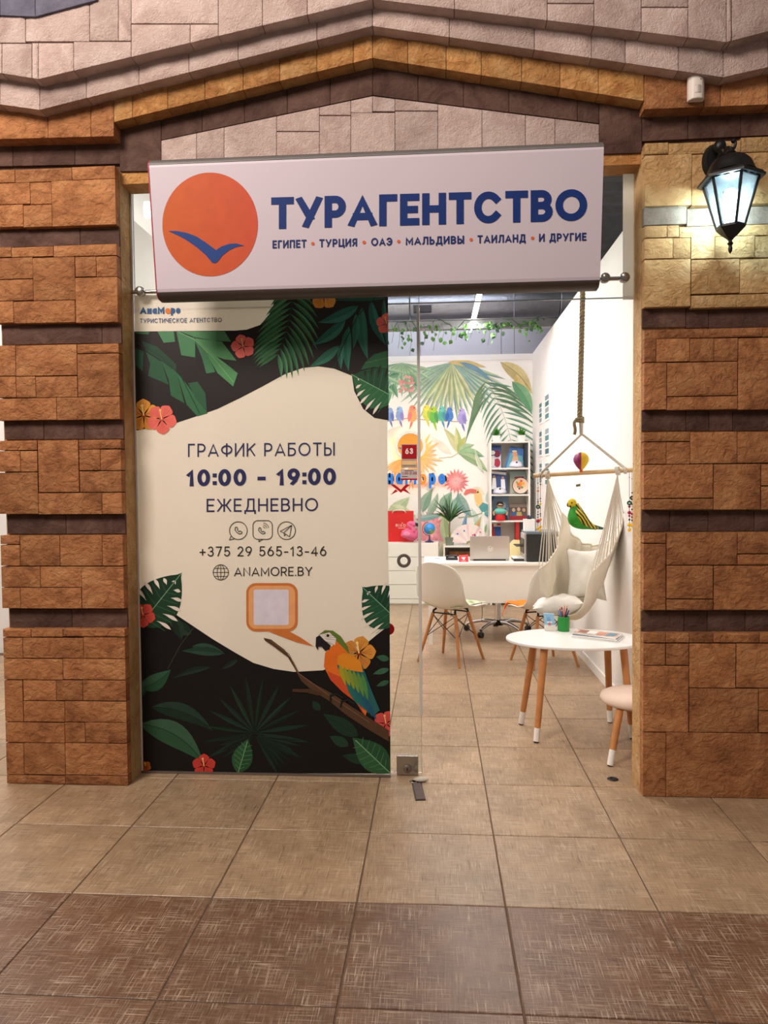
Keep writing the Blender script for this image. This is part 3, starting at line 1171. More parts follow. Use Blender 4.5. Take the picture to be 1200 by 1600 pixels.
# ---------------------------------------------------------------- shop shell
RX, LX, BY = 1.19, -1.77, 8.95
w = MB().box((RX, 3.487, 0), (RX+.1, BY+.1, 3.0)).build('wall_shop_right', 'plaster_white')
tag(w, kind='structure')
w = MB().box((LX-.1, 3.487, 0), (LX, BY+.1, 3.0)).build('wall_shop_left', 'plaster_white')
tag(w, kind='structure')
wb = MB().box((LX, BY, 0), (RX, BY+.1, 3.0)).build('wall_back', 'plaster_white')
tag(wb, kind='structure')
MB().box((LX, BY-.006, 2.93), (RX-.001, BY, 3.0)).build('top_batten', 'white_paint', wb)
bb = MB().box((RX-.014, 3.49, 0), (RX, BY-.01, .07)).build('baseboard_right', 'white_paint', mods=[bev(.003)])
tag(bb, kind='structure')
bb = MB().box((LX, 3.49, 0), (LX+.014, BY-.01, .07)).build('baseboard_left', 'white_paint', mods=[bev(.003)])
tag(bb, kind='structure')
ce = MB().box((-6.2, 3.487, 4.25), (3.4, 11.2, 4.4)).build('ceiling', 'concrete')
tag(ce, kind='structure')
for i in range(26):
    y0 = 3.6+i*.29
    MB().prism([(-6.1, y0, 4.25), (-6.1, y0+.04, 4.19), (-6.1, y0+.13, 4.19), (-6.1, y0+.17, 4.25)], (9.4, 0, 0)).build('deck_rib', 'galvanised', ce)
# grey panel wall far behind, above the partitions
wf = MB().box((-6.2, 10.95, 0), (3.4, 11.1, 4.25)).build('wall_far', 'grey_panel')
tag(wf, kind='structure')
for i in range(8):
    x0 = -6.2+i*1.2
    MB().box((x0+.006, 10.93, 2.0), (x0+1.194, 10.95, 4.24)).build('panel', 'grey_panel', wf, mods=[bev(.004)])
# outer wall to the left of the shop: a bright passage beyond the stone pier
wp = MB().box((-6.2, 6.0, 0), (LX-.1, 6.1, 4.25)).build('wall_passage', 'plaster_white')
tag(wp, kind='structure')

# ---------------------------------------------------------------- glass front
YG = 3.472
gz = 2.345
fp = MB().box((XL+.006, YG, .012), (-.222, YG+.010, gz)).build('window_1', 'clear_glass')
tag(fp, kind='structure')
MB().box((XL+.001, YG-.006, .012), (XL+.009, YG+.014, 2.83)).build('seal_strip', 'seal_strip', fp)
MB().box((XL+.006, YG-.008, .0), (-.222, YG+.018, .012)).build('bottom_channel', 'steel_dark', fp)
# transom pane over panel and doorway
tp = MB().box((XL+.012, YG+.002, gz-.075+.004), (XR-.004, YG+.012, 2.835)).build('window_2', 'clear_glass')
tag(tp, kind='structure')
MB().box((XR-.052, YG-.003, 2.262), (XR-.004, YG+.001, 2.835)).build('masking_tape', film_mat('tape_film', (240, 236, 228), .7), tp)
MB().box((XL+.012, YG+.001, 2.2705), (XR-.004, YG+.013, 2.2745)).build('edge', mat('glass_edge', (120, 132, 128), .3, noise=.03), tp)
# stainless rail that carries the sliding leaf
rail = thing('door_rail', (0, YG-.03, 2.335), 'round stainless rail with clamps running behind the sign over the doorway', 'rail')
zr = 2.352
MB().tube([(XL+.01, YG-.03, zr), (XR-.05, YG-.03, zr-.0)], .0095, 12).build('tube', 'steel', rail, smooth=True)
for xx in (XL+.058, -.55, .12, .785, .872):
    MB().lathe([(.0, -.026), (.019, -.026), (.0225, -.022), (.0225, -.004), (.013, 0), (.013, .03), (.0, .03)], (xx, YG-.03, zr), 16, 'y').build('clamp', 'steel', rail, smooth=True)

# sliding leaf pushed open behind the poster
leaf = thing('sliding_door', (-.5, YG+.03, 0), 'clear sliding glass door leaf pushed open behind the tropical poster', 'door')
YLF = YG+.032
gl = MB().box((-1.02, YLF, .012), (-.070, YLF+.010, 2.318)).build('pane', 'clear_glass', leaf)
MB().box((-.080, YLF-.007, .295), (-.066, YLF+.017, 2.262)).build('edge_profile', 'seal_strip', leaf, mods=[bev(.002)])
MB().box((-.0712, YLF, .012), (-.0700, YLF+.010, 2.318)).build('pane_edge', 'glass_edge', leaf)
MB().box((-1.02, YLF, 2.317), (-.070, YLF+.010, 2.319)).build('pane_edge', 'glass_edge', leaf)
lk = MB().box((-.193, YLF-.012, .004), (-.088, YLF+.022, .098)).build('lock', 'steel', leaf, mods=[bev(.003)])
MB().lathe([(0, -.012), (.014, -.012), (.02, -.008), (.02, 0), (0, 0)], (-.141, YLF-.012, .036), 20, 'y').build('lock_cylinder', 'steel_dark', lk, smooth=True)
MB().box((-.1435, YLF-.026, .030), (-.1385, YLF-.024, .044)).build('keyhole', 'black_metal', lk)
hd = MB()
cxh, czh = -.150, 1.049
for (ya) in (YLF-.012,):
    pr_ = [(.0185, -.006), (.022, -.010), (.030, -.010), (.0335, -.006), (.0335, .0), (.0185, .0), (.0185, -.006)]
    hd.lathe(pr_, (cxh, YLF, czh), 36, 'y', caps=False)
hd.build('ring_handle', 'steel_dark', leaf, smooth=35)
# stickers on the leaf: printed flat


def put_leaf(x, y, lift):
    p = onY(x, y, YLF-.0008)
    return Vector((p.x, p.y-lift, p.z))


st = Print(put_leaf, .0004)
st.poly([(627, 694), (652, 694), (652, 718), (627, 718)], (196, 186, 178), 1)
st.poly([(628, 695), (651, 695), (651, 717), (628, 717)], (176, 22, 34), 2)
write(st, '63', 633.2, 645.5, 709.6, 709.2, 700.5, .22, (246, 232, 222))
st.build('number_sticker', 'item_print', leaf)
st = Print(put_leaf, .0004)
st.poly([(627, 718), (652, 718), (652, 731), (627, 731)], (186, 170, 150), 1)
st.poly([(628, 720), (651, 720), (651, 726), (628, 726)], (250, 206, 150), 2)
st.poly([(630, 727.2), (649, 727.2), (649, 728.4), (630, 728.4)], (150, 130, 112), 2)
st.build('small_sticker', 'item_print', leaf)
st = Print(put_leaf, .0004)
st.poly([(626, 733), (652, 733), (652, 750), (626, 750)], (206, 196, 192), 1)
write(st, '11.00-21.00', 627.3, 651, 741.8, 741.5, 737.2, .2, (150, 24, 40))
st.poly([(632, 735), (646, 735), (646, 736), (632, 736)], (120, 60, 60), 2)
st.poly([(628, 744), (637, 744), (637, 745), (628, 745)], (120, 60, 60), 2)
st.poly([(626, 747.6), (652, 747.6), (652, 750), (626, 750)], (176, 30, 46), 2)
st.build('hours_sticker', 'item_print', leaf)
st = Print(put_leaf, .0004)
st.poly([(610, 757), (616.5, 757), (626.5, 765), (634, 757), (641, 757), (626.5, 770)], (192, 16, 22), 1)
st.poly([(610, 773.5), (618, 764.5), (622, 767.5)], (192, 16, 22), 1)
st.poly([(642, 772.5), (633, 763.5), (629.5, 766.5)], (192, 16, 22), 1)
st.build('crossed_arrows_sticker', 'item_print', leaf)
st = Print(put_leaf, .0004)
st.disc(607, 983, 9.3, 9.3, (196, 26, 26), 28)
st.build('round_sticker', 'item_print', leaf)

# keys lying in front of the lock
ky = thing('key_bunch', onZ(652, 1225), 'bunch of keys with brown leather fob on the floor by the door lock', 'keys')
p0, p1 = onZ(651, 1223.5), onZ(657, 1250.5)
d_ = (p1-p0).normalized()
s_ = Vector((d_.y, -d_.x, 0))*.0195
MB().prism([p0-s_, p0+s_, p1+s_, p1-s_], (0, 0, .006)).build('fob', mat('fob_leather', (92, 74, 68), .7, noise=.1, nscale=40), ky, mods=[bev(.002)])
MB().prism([p0-s_*1.2-d_*.002, p0+s_*1.2-d_*.002, p1+s_*1.2+d_*.003, p1-s_*1.2+d_*.003], (0, 0, .003)).build('fob_edge', 'black_plastic', ky)
MB().ball(onZ(657.5, 1219, .012)+Vector((0, .01, 0)), .034, 20, 10, (1, .55, .34)).build('transponder', mat('tag_plastic', (196, 186, 172), .4, noise=.03), ky, smooth=True)
c_ = onZ(646, 1221, .006)
MB().tube([c_+Vector((.017*math.cos(a), .017*math.sin(a), 0)) for a in [2*PI*i/20 for i in range(21)]], .0022, 8, False).build('ring', 'steel', ky, smooth=True)
for a in (.3, -.6, 1.2):
    b = c_+Vector((.01*math.cos(a), .012*math.sin(a), 0))
    MB().prism([b+Vector((-.010, -.005, -.003)), b+Vector((.012, -.008, -.003)), b+Vector((.02, 0, -.003)), b+Vector((.012, .008, -.003)), b+Vector((-.010, .006, -.003))], (0, 0, .003)).build('key', 'black_metal', ky)

# small floor bolt socket by the right pier
fb = MB().lathe([(0, .0008), (.014, .0008), (.016, .004), (.024, .003), (.027, .0005)], onZ(957.5, 1217.5), 20)
tag(fb.build('floor_bolt_socket', 'black_metal', smooth=True), 'small dark metal bolt socket in the floor by the right stone pier', 'floor socket')

# ---------------------------------------------------------------- sign box
SX0, SX1 = -1.215, .703
SPROF = [(3.16, 2.827), (3.118, 2.822), (3.102, 2.806), (3.098, 2.785), (3.162, 2.285), (3.170, 2.262), (3.19, 2.247), (3.23, 2.243)]


def signY(z):
    P = SPROF
    if z >= P[0][1]:
        return P[0][0]
    for a, b in zip(P, P[1:]):
        if z >= b[1]:
            t = (a[1]-z)/(a[1]-b[1])
            return a[0]+(b[0]-a[0])*t
    return P[-1][0]


def put_sign(x, y, lift):
    Y = 3.13
    for _ in range(6):
        p = onY(x, y, Y)
        Y = signY(p.z)
    p = onY(x, y, Y)
    return Vector((p.x, p.y-lift, p.z))


sign = thing('shop_sign', ((SX0+SX1)/2, 3.2, 2.243), 'wide white shop sign with orange sun logo and blue lettering ТУРАГЕНТСТВО', 'sign')


def strip(z1, z0, off=0, back=.012):
    zs = sorted({z for _, z in SPROF if z0 < z < z1} | {z0, z1}, reverse=True)
    f = [(signY(z)-off, z) for z in zs]
    return [Vector((SX0, y, z)) for y, z in f]+[Vector((SX0, y+back, z)) for y, z in f[::-1]]


body = [Vector((SX0+.004, y+.003, z)) for y, z in SPROF]+[Vector((SX0+.004, 3.238, 2.246)), Vector((SX0+.004, 3.238, 2.827))]
MB().prism(body, (SX1-SX0-.008, 0, 0)).build('housing', 'rail_grey', sign)
MB().prism(strip(2.797, 2.272, .0015, .004), (SX1-SX0, 0, 0)).build('face_panel', 'sign_face', sign)
MB().prism(strip(2.827, 2.797, .004, .012), (SX1-SX0, 0, 0)).build('top_rail', 'rail_grey', sign, smooth=40)
MB().prism(strip(2.272, 2.2435, .004, .012), (SX1-SX0, 0, 0)).build('bottom_rail', 'rail_dark', sign, smooth=40)
MB().prism([p+Vector((-.003, -.0045, 0)) for p in strip(2.827, 2.2435, 0, .010)], (.003, 0, 0)).build('edge_trim', 'red_trim', sign)
for xx in (SX0+.035, SX1-.012):
    MB().box((xx-.006, 3.236, 2.78), (xx+.006, 3.359, 2.79)).box((xx-.006, 3.345, 2.78), (xx+.006, 3.359, 2.885)).build('bracket', 'white_paint', sign)
pr = Print(put_sign, .0008)
pr.layer = 3
n = 96                                        # printed sun: colour drifts from amber to coral across
for i in range(n):
    a, b = -math.cos(PI*i/n), -math.cos(PI*(i+1)/n)
    cc = mixc((196, 92, 32), (198, 76, 52), i/n)
    ha, hb = math.sqrt(max(0, 1-a*a)), math.sqrt(max(0, 1-b*b))
    q = [(328.5+74.5*a, 351-81*ha), (328.5+74.5*b, 351-81*hb), (328.5+74.5*b, 351+81*hb), (328.5+74.5*a, 351+81*ha)]
    pr.poly([p for j, p in enumerate(q) if not (i == 0 and j == 3) and not (i == n-1 and j == 2)], cc)
pr.build('sun_print', 'sign_print', sign)
pr = Print(put_sign, .0008)
pr.layer = 5
bp_ = [(200, 652), (260, 652), (330, 665), (400, 690), (470, 735), (545, 790), (580, 765), (640, 745), (690, 742), (748, 758), (690, 768), (640, 790), (590, 830), (555, 875), (535, 885), (515, 880), (470, 825), (400, 765), (320, 710), (250, 675)]
pr.poly([(220+x/4.615, 220+y/4.615) for x, y in bp_], (30, 62, 128))
pr.build('gull_print', 'sign_print', sign)
pr = Print(put_sign, .0008)
pr.layer = 4
write(pr, 'ТУРАГЕНТСТВО', 424, 917, 358.5, 345, 309, .228, (16, 46, 112), gap=.085)
o = pr.build('title_lettering', 'sign_print', sign)
def bl(x):
    return 388.6-(x-426)*(12.2/490)


for wd, a, b in (('ЕГИПЕТ', 426, 479), ('ТУРЦИЯ', 499, 558), ('ОАЭ', 580, 613), ('МАЛЬДИВЫ', 634, 725), ('ТАИЛАНД', 746, 821), ('И ДРУГИЕ', 842, 916)):
    pr = Print(put_sign, .0008)
    pr.layer = 4
    write(pr, wd, a, b, bl(a), bl(b), bl(a)-12.6, .2, (28, 46, 104), gap=.15)
    pr.build('destination_lettering', 'sign_print', sign)
for x in (489, 569, 623, 736, 832):
    pr = Print(put_sign, .0008)
    pr.layer = 4
    pr.disc(x, bl(x)-6, 2.7, 2.7, (214, 98, 54), 14)
    pr.build('dot', 'sign_print', sign)

# ---------------------------------------------------------------- poster film on the fixed glass
YPO = YG-.0015


def put_po(x, y, lift):
    p = onY(x, y, YPO)
    return Vector((p.x, p.y-lift, p.z))


poster = thing('poster', ((XL-.222)/2, YPO, .014), 'tall tropical poster with opening hours and parrot covering the fixed glass panel', 'poster')
MB().box((XL+.010, YPO, .014), (-.2235, YPO+.0012, gz)).build('film', film_mat('poster_white', (250, 242, 230), .42), poster)
BLK, G1, G2, G3 = (34, 27, 25), (44, 92, 62), (74, 128, 84), (30, 66, 48)
XA, XB = 213.5, 608
PCLIP = [(208.2, 461.6), (606.2, 461.6), (610.2, 1208.6), (217.6, 1208.6)]
pd = Print(put_po, .0005, PCLIP)
S = 2.857


def T1(L):
    return [(200+x/S, 450+y/S) for x, y in L]


def T3(L):
    return [(200+x/S, 880+y/S) for x, y in L]


pd.poly([(208.6, 518)]+T1([(480, 190), (530, 186), (590, 165), (630, 120), (650, 75), (656, 34)])+[(606.4, 461.8), (607.2, 657)]
        + T1([(1100, 580), (1050, 540), (1010, 460), (1000, 392), (920, 360), (850, 350), (780, 357), (700, 385), (600, 440), (500, 492), (400, 540), (300, 575), (215, 603)])+[(240, 668), (211.4, 673)], BLK, 1)
pd.build('dark_ground', 'poster_print', poster)
pd = Print(put_po, .0005, PCLIP)
pd.poly([(214.6, 930), (240, 942)]+T3([(215, 230), (290, 280), (380, 340), (480, 400), (560, 445), (650, 472), (740, 485), (870, 478), (960, 440), (1050, 370), (1110, 320)])+[(609, 976), (610.4, 1208.5), (218.2, 1208)], (16, 14, 13), 1)
pd.build('dark_ground', 'poster_print', poster)


PARTN = [0]


def leafpart(name, fn):
    p = Print(put_po, .0005, PCLIP)
    PARTN[0] += 1
    p.np = PARTN[0]*6
    fn(p)
    p.build(name, 'poster_print', poster)


def torn(p, pts, c, vein):
    """broad banana leaf: lobes hanging from a rib"""
    p.poly(T1(pts), c)


def L_banana(p):
    p.layer = 2
    for q, c in (([(24, 262), (70, 285), (66, 372), (34, 345)], (38, 78, 54)),
                 ([(80, 285), (150, 330), (182, 432), (90, 392), (100, 340)], (42, 88, 58)),
                 ([(148, 325), (218, 375), (252, 515), (192, 480), (182, 410)], (48, 98, 64)),
                 ([(216, 372), (270, 440), (356, 560), (310, 573), (262, 520)], (54, 108, 70)),
                 ([(268, 425), (310, 418), (346, 470), (353, 556), (305, 495)], (44, 90, 60)),
                 ([(60, 235), (130, 262), (215, 340), (216, 372), (150, 325), (80, 280)], (34, 70, 50)),
                 ([(24, 194), (98, 194), (92, 208), (40, 204)], (60, 110, 76))):
        p.poly(T1(q), c)
    p.layer = 3
    p.line(T1([(40, 245), (150, 305), (240, 400), (320, 560)]), 1.2, (26, 60, 42))


def L_monst1(p):
    p.layer = 2
    for q, c in (([(132, 194), (205, 194), (210, 240), (160, 245)], (78, 136, 90)),
                 ([(216, 194), (300, 225), (300, 310), (238, 300), (226, 240)], (72, 130, 86)),
                 ([(290, 215), (360, 300), (390, 375), (350, 382), (330, 310)], (66, 122, 80)),
                 ([(350, 290), (400, 320), (490, 380), (470, 440), (400, 380)], (84, 146, 92)),
                 ([(300, 225), (420, 240), (485, 325), (430, 318), (350, 290)], (88, 150, 98)),
                 ([(230, 194), (380, 194), (432, 194), (460, 240), (380, 235), (300, 220)], (80, 138, 90)),
                 ([(300, 220), (400, 310), (480, 372), (360, 295)], (96, 158, 104))):
        p.poly(T1(q), c)
    p.layer = 3
    p.line(T1([(225, 196), (300, 232), (380, 310), (470, 420)]), 1.4, (110, 170, 116))


leafpart('printed_banana_leaf', L_banana)
leafpart('printed_split_leaf', L_monst1)


def L_palm(p):
    p.layer = 2
    frond(p, (457, 452), (430, 562), 12, 66, 3.6, (50, 100, 64), bend=-7, ang=58, rib=(30, 66, 44), start=0, c2=(72, 132, 82), droop=.12)


leafpart('printed_palm_frond', L_palm)


def L_fern(p):
    p.layer = 2
    for a, b, w_, bd in (((540, 500), (488, 539), 8.5, -4), ((560, 478), (497, 504), 9, -4), ((530, 540), (484, 573), 7.5, -3), ((545, 510), (545, 580), 8, 4), ((535, 535), (533, 578), 5, 2),
                         ((566, 480), (575, 562), 9, 5), ((580, 470), (603, 540), 8, 5), ((556, 490), (552, 545), 6, -2), ((600, 465), (606, 545), 4, 2)):
        p.lens(a, b, w_, jit((40, 100, 84), 6), bd, 9, c2=jit((52, 118, 96), 6), vein=(28, 74, 62))
    p.lens((604, 466), (520, 470), 5, (32, 84, 66), 2)
    p.line([(590, 462), (560, 492), (536, 540), (522, 575)], 1.4, (22, 50, 44))


leafpart('printed_teal_leaf', L_fern)


def mons(name, *a, **k):
    def f(p):
        p.layer = 3
        monstera(p, *a, **k)
    leafpart(name, f)


mons('printed_monstera_leaf', (611, 618), (549, 585), 32, (30, 70, 46), slots=((26, 40, 30), (238, 226, 212)), vein=(130, 176, 130), c2=(46, 100, 62))


def L_half(p):
    p.layer = 2
    p.poly(T1([(1040, 365), (1060, 330), (1100, 295), (1158, 280), (1158, 360), (1100, 352)]), (44, 92, 58))
    p.layer = 3
    p.line(T1([(1060, 335), (1158, 312)]), .8, (80, 130, 86))


leafpart('printed_round_leaf', L_half)
mons('printed_monstera_leaf', (226, 968), (284, 895), 34, (28, 62, 40), slots=((232, 218, 206), (238, 226, 212)), vein=(120, 156, 116), c2=(24, 56, 38))
mons('printed_monstera_leaf', (618, 966), (566, 917), 36, (24, 62, 42), slots=((238, 226, 212), (238, 226, 212)), vein=(130, 176, 140), c2=(32, 80, 54))


def L_low(p):
    for a, b, w_, bd, c in (((218, 1075), (267, 1046), 13, 5, (38, 84, 56)), ((217, 1086), (229, 1077), 5, 0, (32, 72, 48)),
                            ((236, 1105), (333, 1142), 13, -11, (22, 50, 36)), ((219, 1131), (318, 1192), 19, -14, (48, 92, 62)),
                            ((300, 1010), (352, 1022), 7, -3, (34, 70, 50)), ((350, 1021), (284, 1017), 7, 2, (30, 66, 50)),
                            ((300, 990), (262, 970), 10, 0, (24, 48, 34)), ((274, 965), (284, 1000), 9, 0, (22, 46, 34)),
                            ((372, 1030), (346, 1046), 4, 0, (20, 42, 32)), ((330, 1042), (270, 1060), 5, 3, (18, 40, 30))):
        c = mixc(c, (0, 0, 0), .12)
        leafpart('printed_dark_leaf', lambda p: (setattr(p, 'layer', 2), p.lens(a, b, w_, c, bd, 10, c2=mixc(c, (255, 255, 255), .06), vein=mixc(c, (0, 0, 0), .3))))


L_low(None)
leafpart('printed_stem', lambda p: (setattr(p, 'layer', 2), p.line([(303, 980), (282, 1008), (262, 1045)], .7, (70, 74, 60))))


def L_fan(p):
    p.layer = 2
    fan(p, (398, 1145), 14, 92, -28, 208, 3.6, (15, 38, 28), (20, 48, 35))
    fan(p, (400, 1150), 8, 74, -60, -5, 3.2, (13, 34, 26), (17, 42, 32))
    fan(p, (396, 1150), 6, 60, 185, 235, 3.0, (12, 30, 24), (15, 36, 28))


leafpart('printed_fan_palm', L_fan)


def L_corner(p):
    for a, b, w_, c in (((608, 1030), (588, 1026), 5, (52, 96, 70)), ((608, 1045), (583, 1053), 4.5, (56, 104, 74)), ((608, 1064), (588, 1072), 4, (48, 92, 66)),
                        ((500, 1110), (488, 1095), 6, (24, 52, 38)), ((560, 1150), (505, 1115), 12, (24, 52, 38)), ((545, 1165), (515, 1150), 8, (28, 60, 44)), ((575, 1190), (535, 1180), 8, (24, 54, 38))):
        leafpart('printed_dark_leaf', lambda p: (setattr(p, 'layer', 2), p.lens(a, b, w_, c, 0, 8, vein=mixc(c, (0, 0, 0), .3))))


L_corner(None)


def L_ovate(p, L):
    p.layer = 3
    for (a, b, w_, c, c2) in (L,):
        p.lens(a, b, w_, c, 0, 12, c2=c2, vein=(120, 160, 116))
        A, B = Vector((*a, 0)), Vector((*b, 0))
        q = Vector((-(B-A).y, (B-A).x, 0)).normalized()
        p.layer = 4
        for i in range(1, 7):
            t = i/8
            for sg in (1, -1):
                m_ = A.lerp(B, t)
                p.line([m_, m_+q*sg*w_*.85*math.sin(PI*t**.8)+(B-A)*.1], .5, (100, 146, 100))
        p.layer = 3


for L_ in (((372, 1208), (388, 1154), 16, (34, 74, 45), (42, 86, 53)), ((609, 1207), (551, 1152), 22, (36, 78, 49), (46, 92, 57))):
    leafpart('printed_ovate_leaf', lambda p: L_ovate(p, L_))


def flo(name, *a, **k):
    def f(p):
        p.layer = 5
        flower(p, *a, **k)
    leafpart(name, f)


RED, ORA = (238, 112, 98), (232, 158, 62)
flo('printed_red_flower', 380, 541.5, 19.5, RED, (250, 190, 120), -.6)
flo('printed_orange_flower', 225, 649, 26, ORA, (250, 220, 130), -.35, (150, 60, 20))
flo('printed_red_flower', 253, 655, 24, RED, (250, 190, 120), .2)
flo('printed_orange_flower', 506, 461, 24, ORA, (250, 220, 130), .9, (150, 60, 20))
flo('printed_red_flower', 604, 506, 17, RED, (250, 190, 120), 2.2)
flo('printed_red_flower', 224, 961, 20, (210, 78, 64), (250, 190, 120), .3)
flo('printed_orange_flower', 561, 1020, 27, (216, 146, 60), (250, 220, 130), -.1, (130, 56, 22))
flo('printed_red_flower', 603, 1130, 21, (214, 84, 76), (250, 190, 120), 2.6)
flo('printed_red_flower', 319, 1196, 19, (198, 62, 54), (250, 190, 120), -.3)
flo('printed_orange_flower', 228, 1197, 9, (176, 92, 34), (250, 220, 130), .4, (110, 40, 12))


def L_logo(p):
    p.layer = 2
    cs = [(38, 88, 140)]*4+[(226, 120, 40)]+[(38, 88, 140)]*2
    write(p, 'АнаМоре', 219, 282, 491, 490, 479.5, .27, None, gap=.1, colors=cs)
    p.disc(263, 486.5, 4.2, 4.2, (226, 120, 40), 16)
    write(p, 'ТУРИСТИЧЕСКОЕ АГЕНТСТВО', 219, 347, 505, 503.5, 498, .15, (60, 84, 128), gap=.17)


leafpart('agency_logo_lettering', L_logo)


NV = (44, 46, 92)
for args in (('ГРАФИК РАБОТЫ', 294, 523, 714.2, 712, 693.4, .12, NV, .2), ('10:00 - 19:00', 292, 525, 760, 757.6, 733.6, .215, NV, .13), ('ЕЖЕДНЕВНО', 323, 497, 800, 798.6, 779.4, .12, NV, .2)):
    for rg in word_ranges(args[0]):
        leafpart('opening_hours_lettering', lambda p: (setattr(p, 'layer', 2), write(p, *args, only=rg)))


K = (34, 32, 32)
for rg in word_ranges('+375 29 565-13-46'):
    leafpart('phone_lettering', lambda p: (setattr(p, 'layer', 2), write(p, '+375 29 565-13-46', 312, 510, 869.6, 868.6, 854, .12, K, .2, only=rg)))
leafpart('web_lettering', lambda p: (setattr(p, 'layer', 2), write(p, 'ANAMORE.BY', 366, 488, 900.4, 899.6, 886.2, .12, K, .16)))


def L_globe(p):
    p.layer = 2
    gx, gy, R = 345.2, 894.2, 12.4
    p.ring(gx, gy, R, 1, K)
    p.ring(gx, gy, R*.5, .9, K, ry=R)
    p.line([(gx, gy-R), (gx, gy+R)], .9, K)
    p.line([(gx-R, gy), (gx+R, gy)], .9, K)
    for s_ in (-.5, .5):
        p.line([(gx-R*.84, gy+s_*R), (gx+R*.84, gy+s_*R)], .9, K)


leafpart('globe_icon', L_globe)


def handset(p, cx, cy, r, c):
    pts = []
    for i in range(11):
        a = math.radians(100+155*i/10)
        pts.append((cx+r*.75+r*1.15*math.cos(a), cy-r*.55-r*1.15*math.sin(a)*-1*-1))
    arc = [(cx-r*.55, cy-r*.62), (cx-r*.62, cy-r*.1), (cx-r*.3, cy+r*.32), (cx+r*.15, cy+r*.6), (cx+r*.6, cy+r*.55), (cx+r*.68, cy+r*.28), (cx+r*.3, cy+r*.06), (cx+r*.1, cy+r*.22),
           (cx-r*.2, cy-r*.1), (cx-r*.08, cy-r*.3), (cx-r*.28, cy-r*.66)]
    p.line(arc, 1.1, c, True)


def L_icon1(p):
    p.layer = 2
    p.ring(372.6, 829, 14.4, 1.1, K)
    p.line([(361, 838), (358.6, 843.6), (366, 842)], 1.1, K)
    handset(p, 372.6, 829, 8.4, K)


def L_icon2(p):
    p.layer = 2
    rr = []
    for (cx, cy, a0) in ((418, 821, -90), (418, 835, 0), (403, 835, 90), (403, 821, 180)):
        for i in range(6):
            a = math.radians(a0+18*i)
            rr.append((cx+7.6*math.cos(a), cy+7.6*math.sin(a)))
    p.line(rr, 1.1, K, True)
    p.line([(405, 842.6), (404.6, 846.5), (411, 842.6)], 1.1, K)
    handset(p, 409, 829.5, 7.6, K)
    for R in (3, 6, 9):
        p.line([(411+R*math.cos(math.radians(a)), 826-R*math.sin(math.radians(a))) for a in (10, 30, 50, 70, 85)], .8, K)


def L_icon3(p):
    p.layer = 2
    p.ring(447.8, 829, 14.4, 1.1, K)
    p.line([(438, 830), (456, 820.6), (452.6, 838.6), (446, 834.2), (438, 830)], 1.0, K)
    p.line([(456, 820.6), (444, 832), (444.4, 837.4), (447, 834.6)], 1.0, K)


for f_ in (L_icon1, L_icon2, L_icon3):
    leafpart('messenger_icon', f_)


def L_bubble(p):
    p.layer = 2

    def rr(x0, y0, x1, y1, r, ch=1.0):
        out = []
        for (cx, cy, a0) in ((x1-r, y0+r, -90), (x1-r, y1-r, 0), (x0+r, y1-r, 90), (x0+r, y0+r, 180)):
            for i in range(7):
                a = math.radians(a0+15*i)
                out.append((cx+r*math.cos(a), cy+r*math.sin(a)))
        return out
    p.poly(rr(385, 911, 465, 986.5, 15), (206, 118, 56))
    p.poly([(414, 984), (448, 984), (470, 996), (490.5, 1010), (462, 1003), (428, 990)], (206, 118, 56))
    p.layer = 3
    p.poly(rr(388.6, 915, 461.4, 982.5, 12), (232, 166, 108))
    p.layer = 4
    p.poly(rr(396.6, 921, 451.4, 976.4, 3), (222, 214, 226))


leafpart('speech_bubble', L_bubble)


def L_branch(p):
    p.layer = 6
    BR = (84, 58, 40)
    p.poly(T3([(606, 332), (640, 340), (700, 385), (740, 440), (765, 490), (830, 535), (920, 585), (1000, 640), (1080, 690), (1165, 745), (1165, 795), (1080, 745), (980, 680), (900, 615), (820, 565), (775, 525), (745, 470), (715, 420), (650, 370), (612, 345)]), BR)
    p.poly(T3([(735, 560), (820, 560), (870, 580), (850, 590), (800, 577), (735, 573)]), (74, 50, 34))
    p.layer = 7
    p.line(T3([(640, 346), (720, 405), (760, 488), (900, 590), (1080, 710)]), 1.0, (126, 92, 64))


leafpart('printed_branch', L_branch)


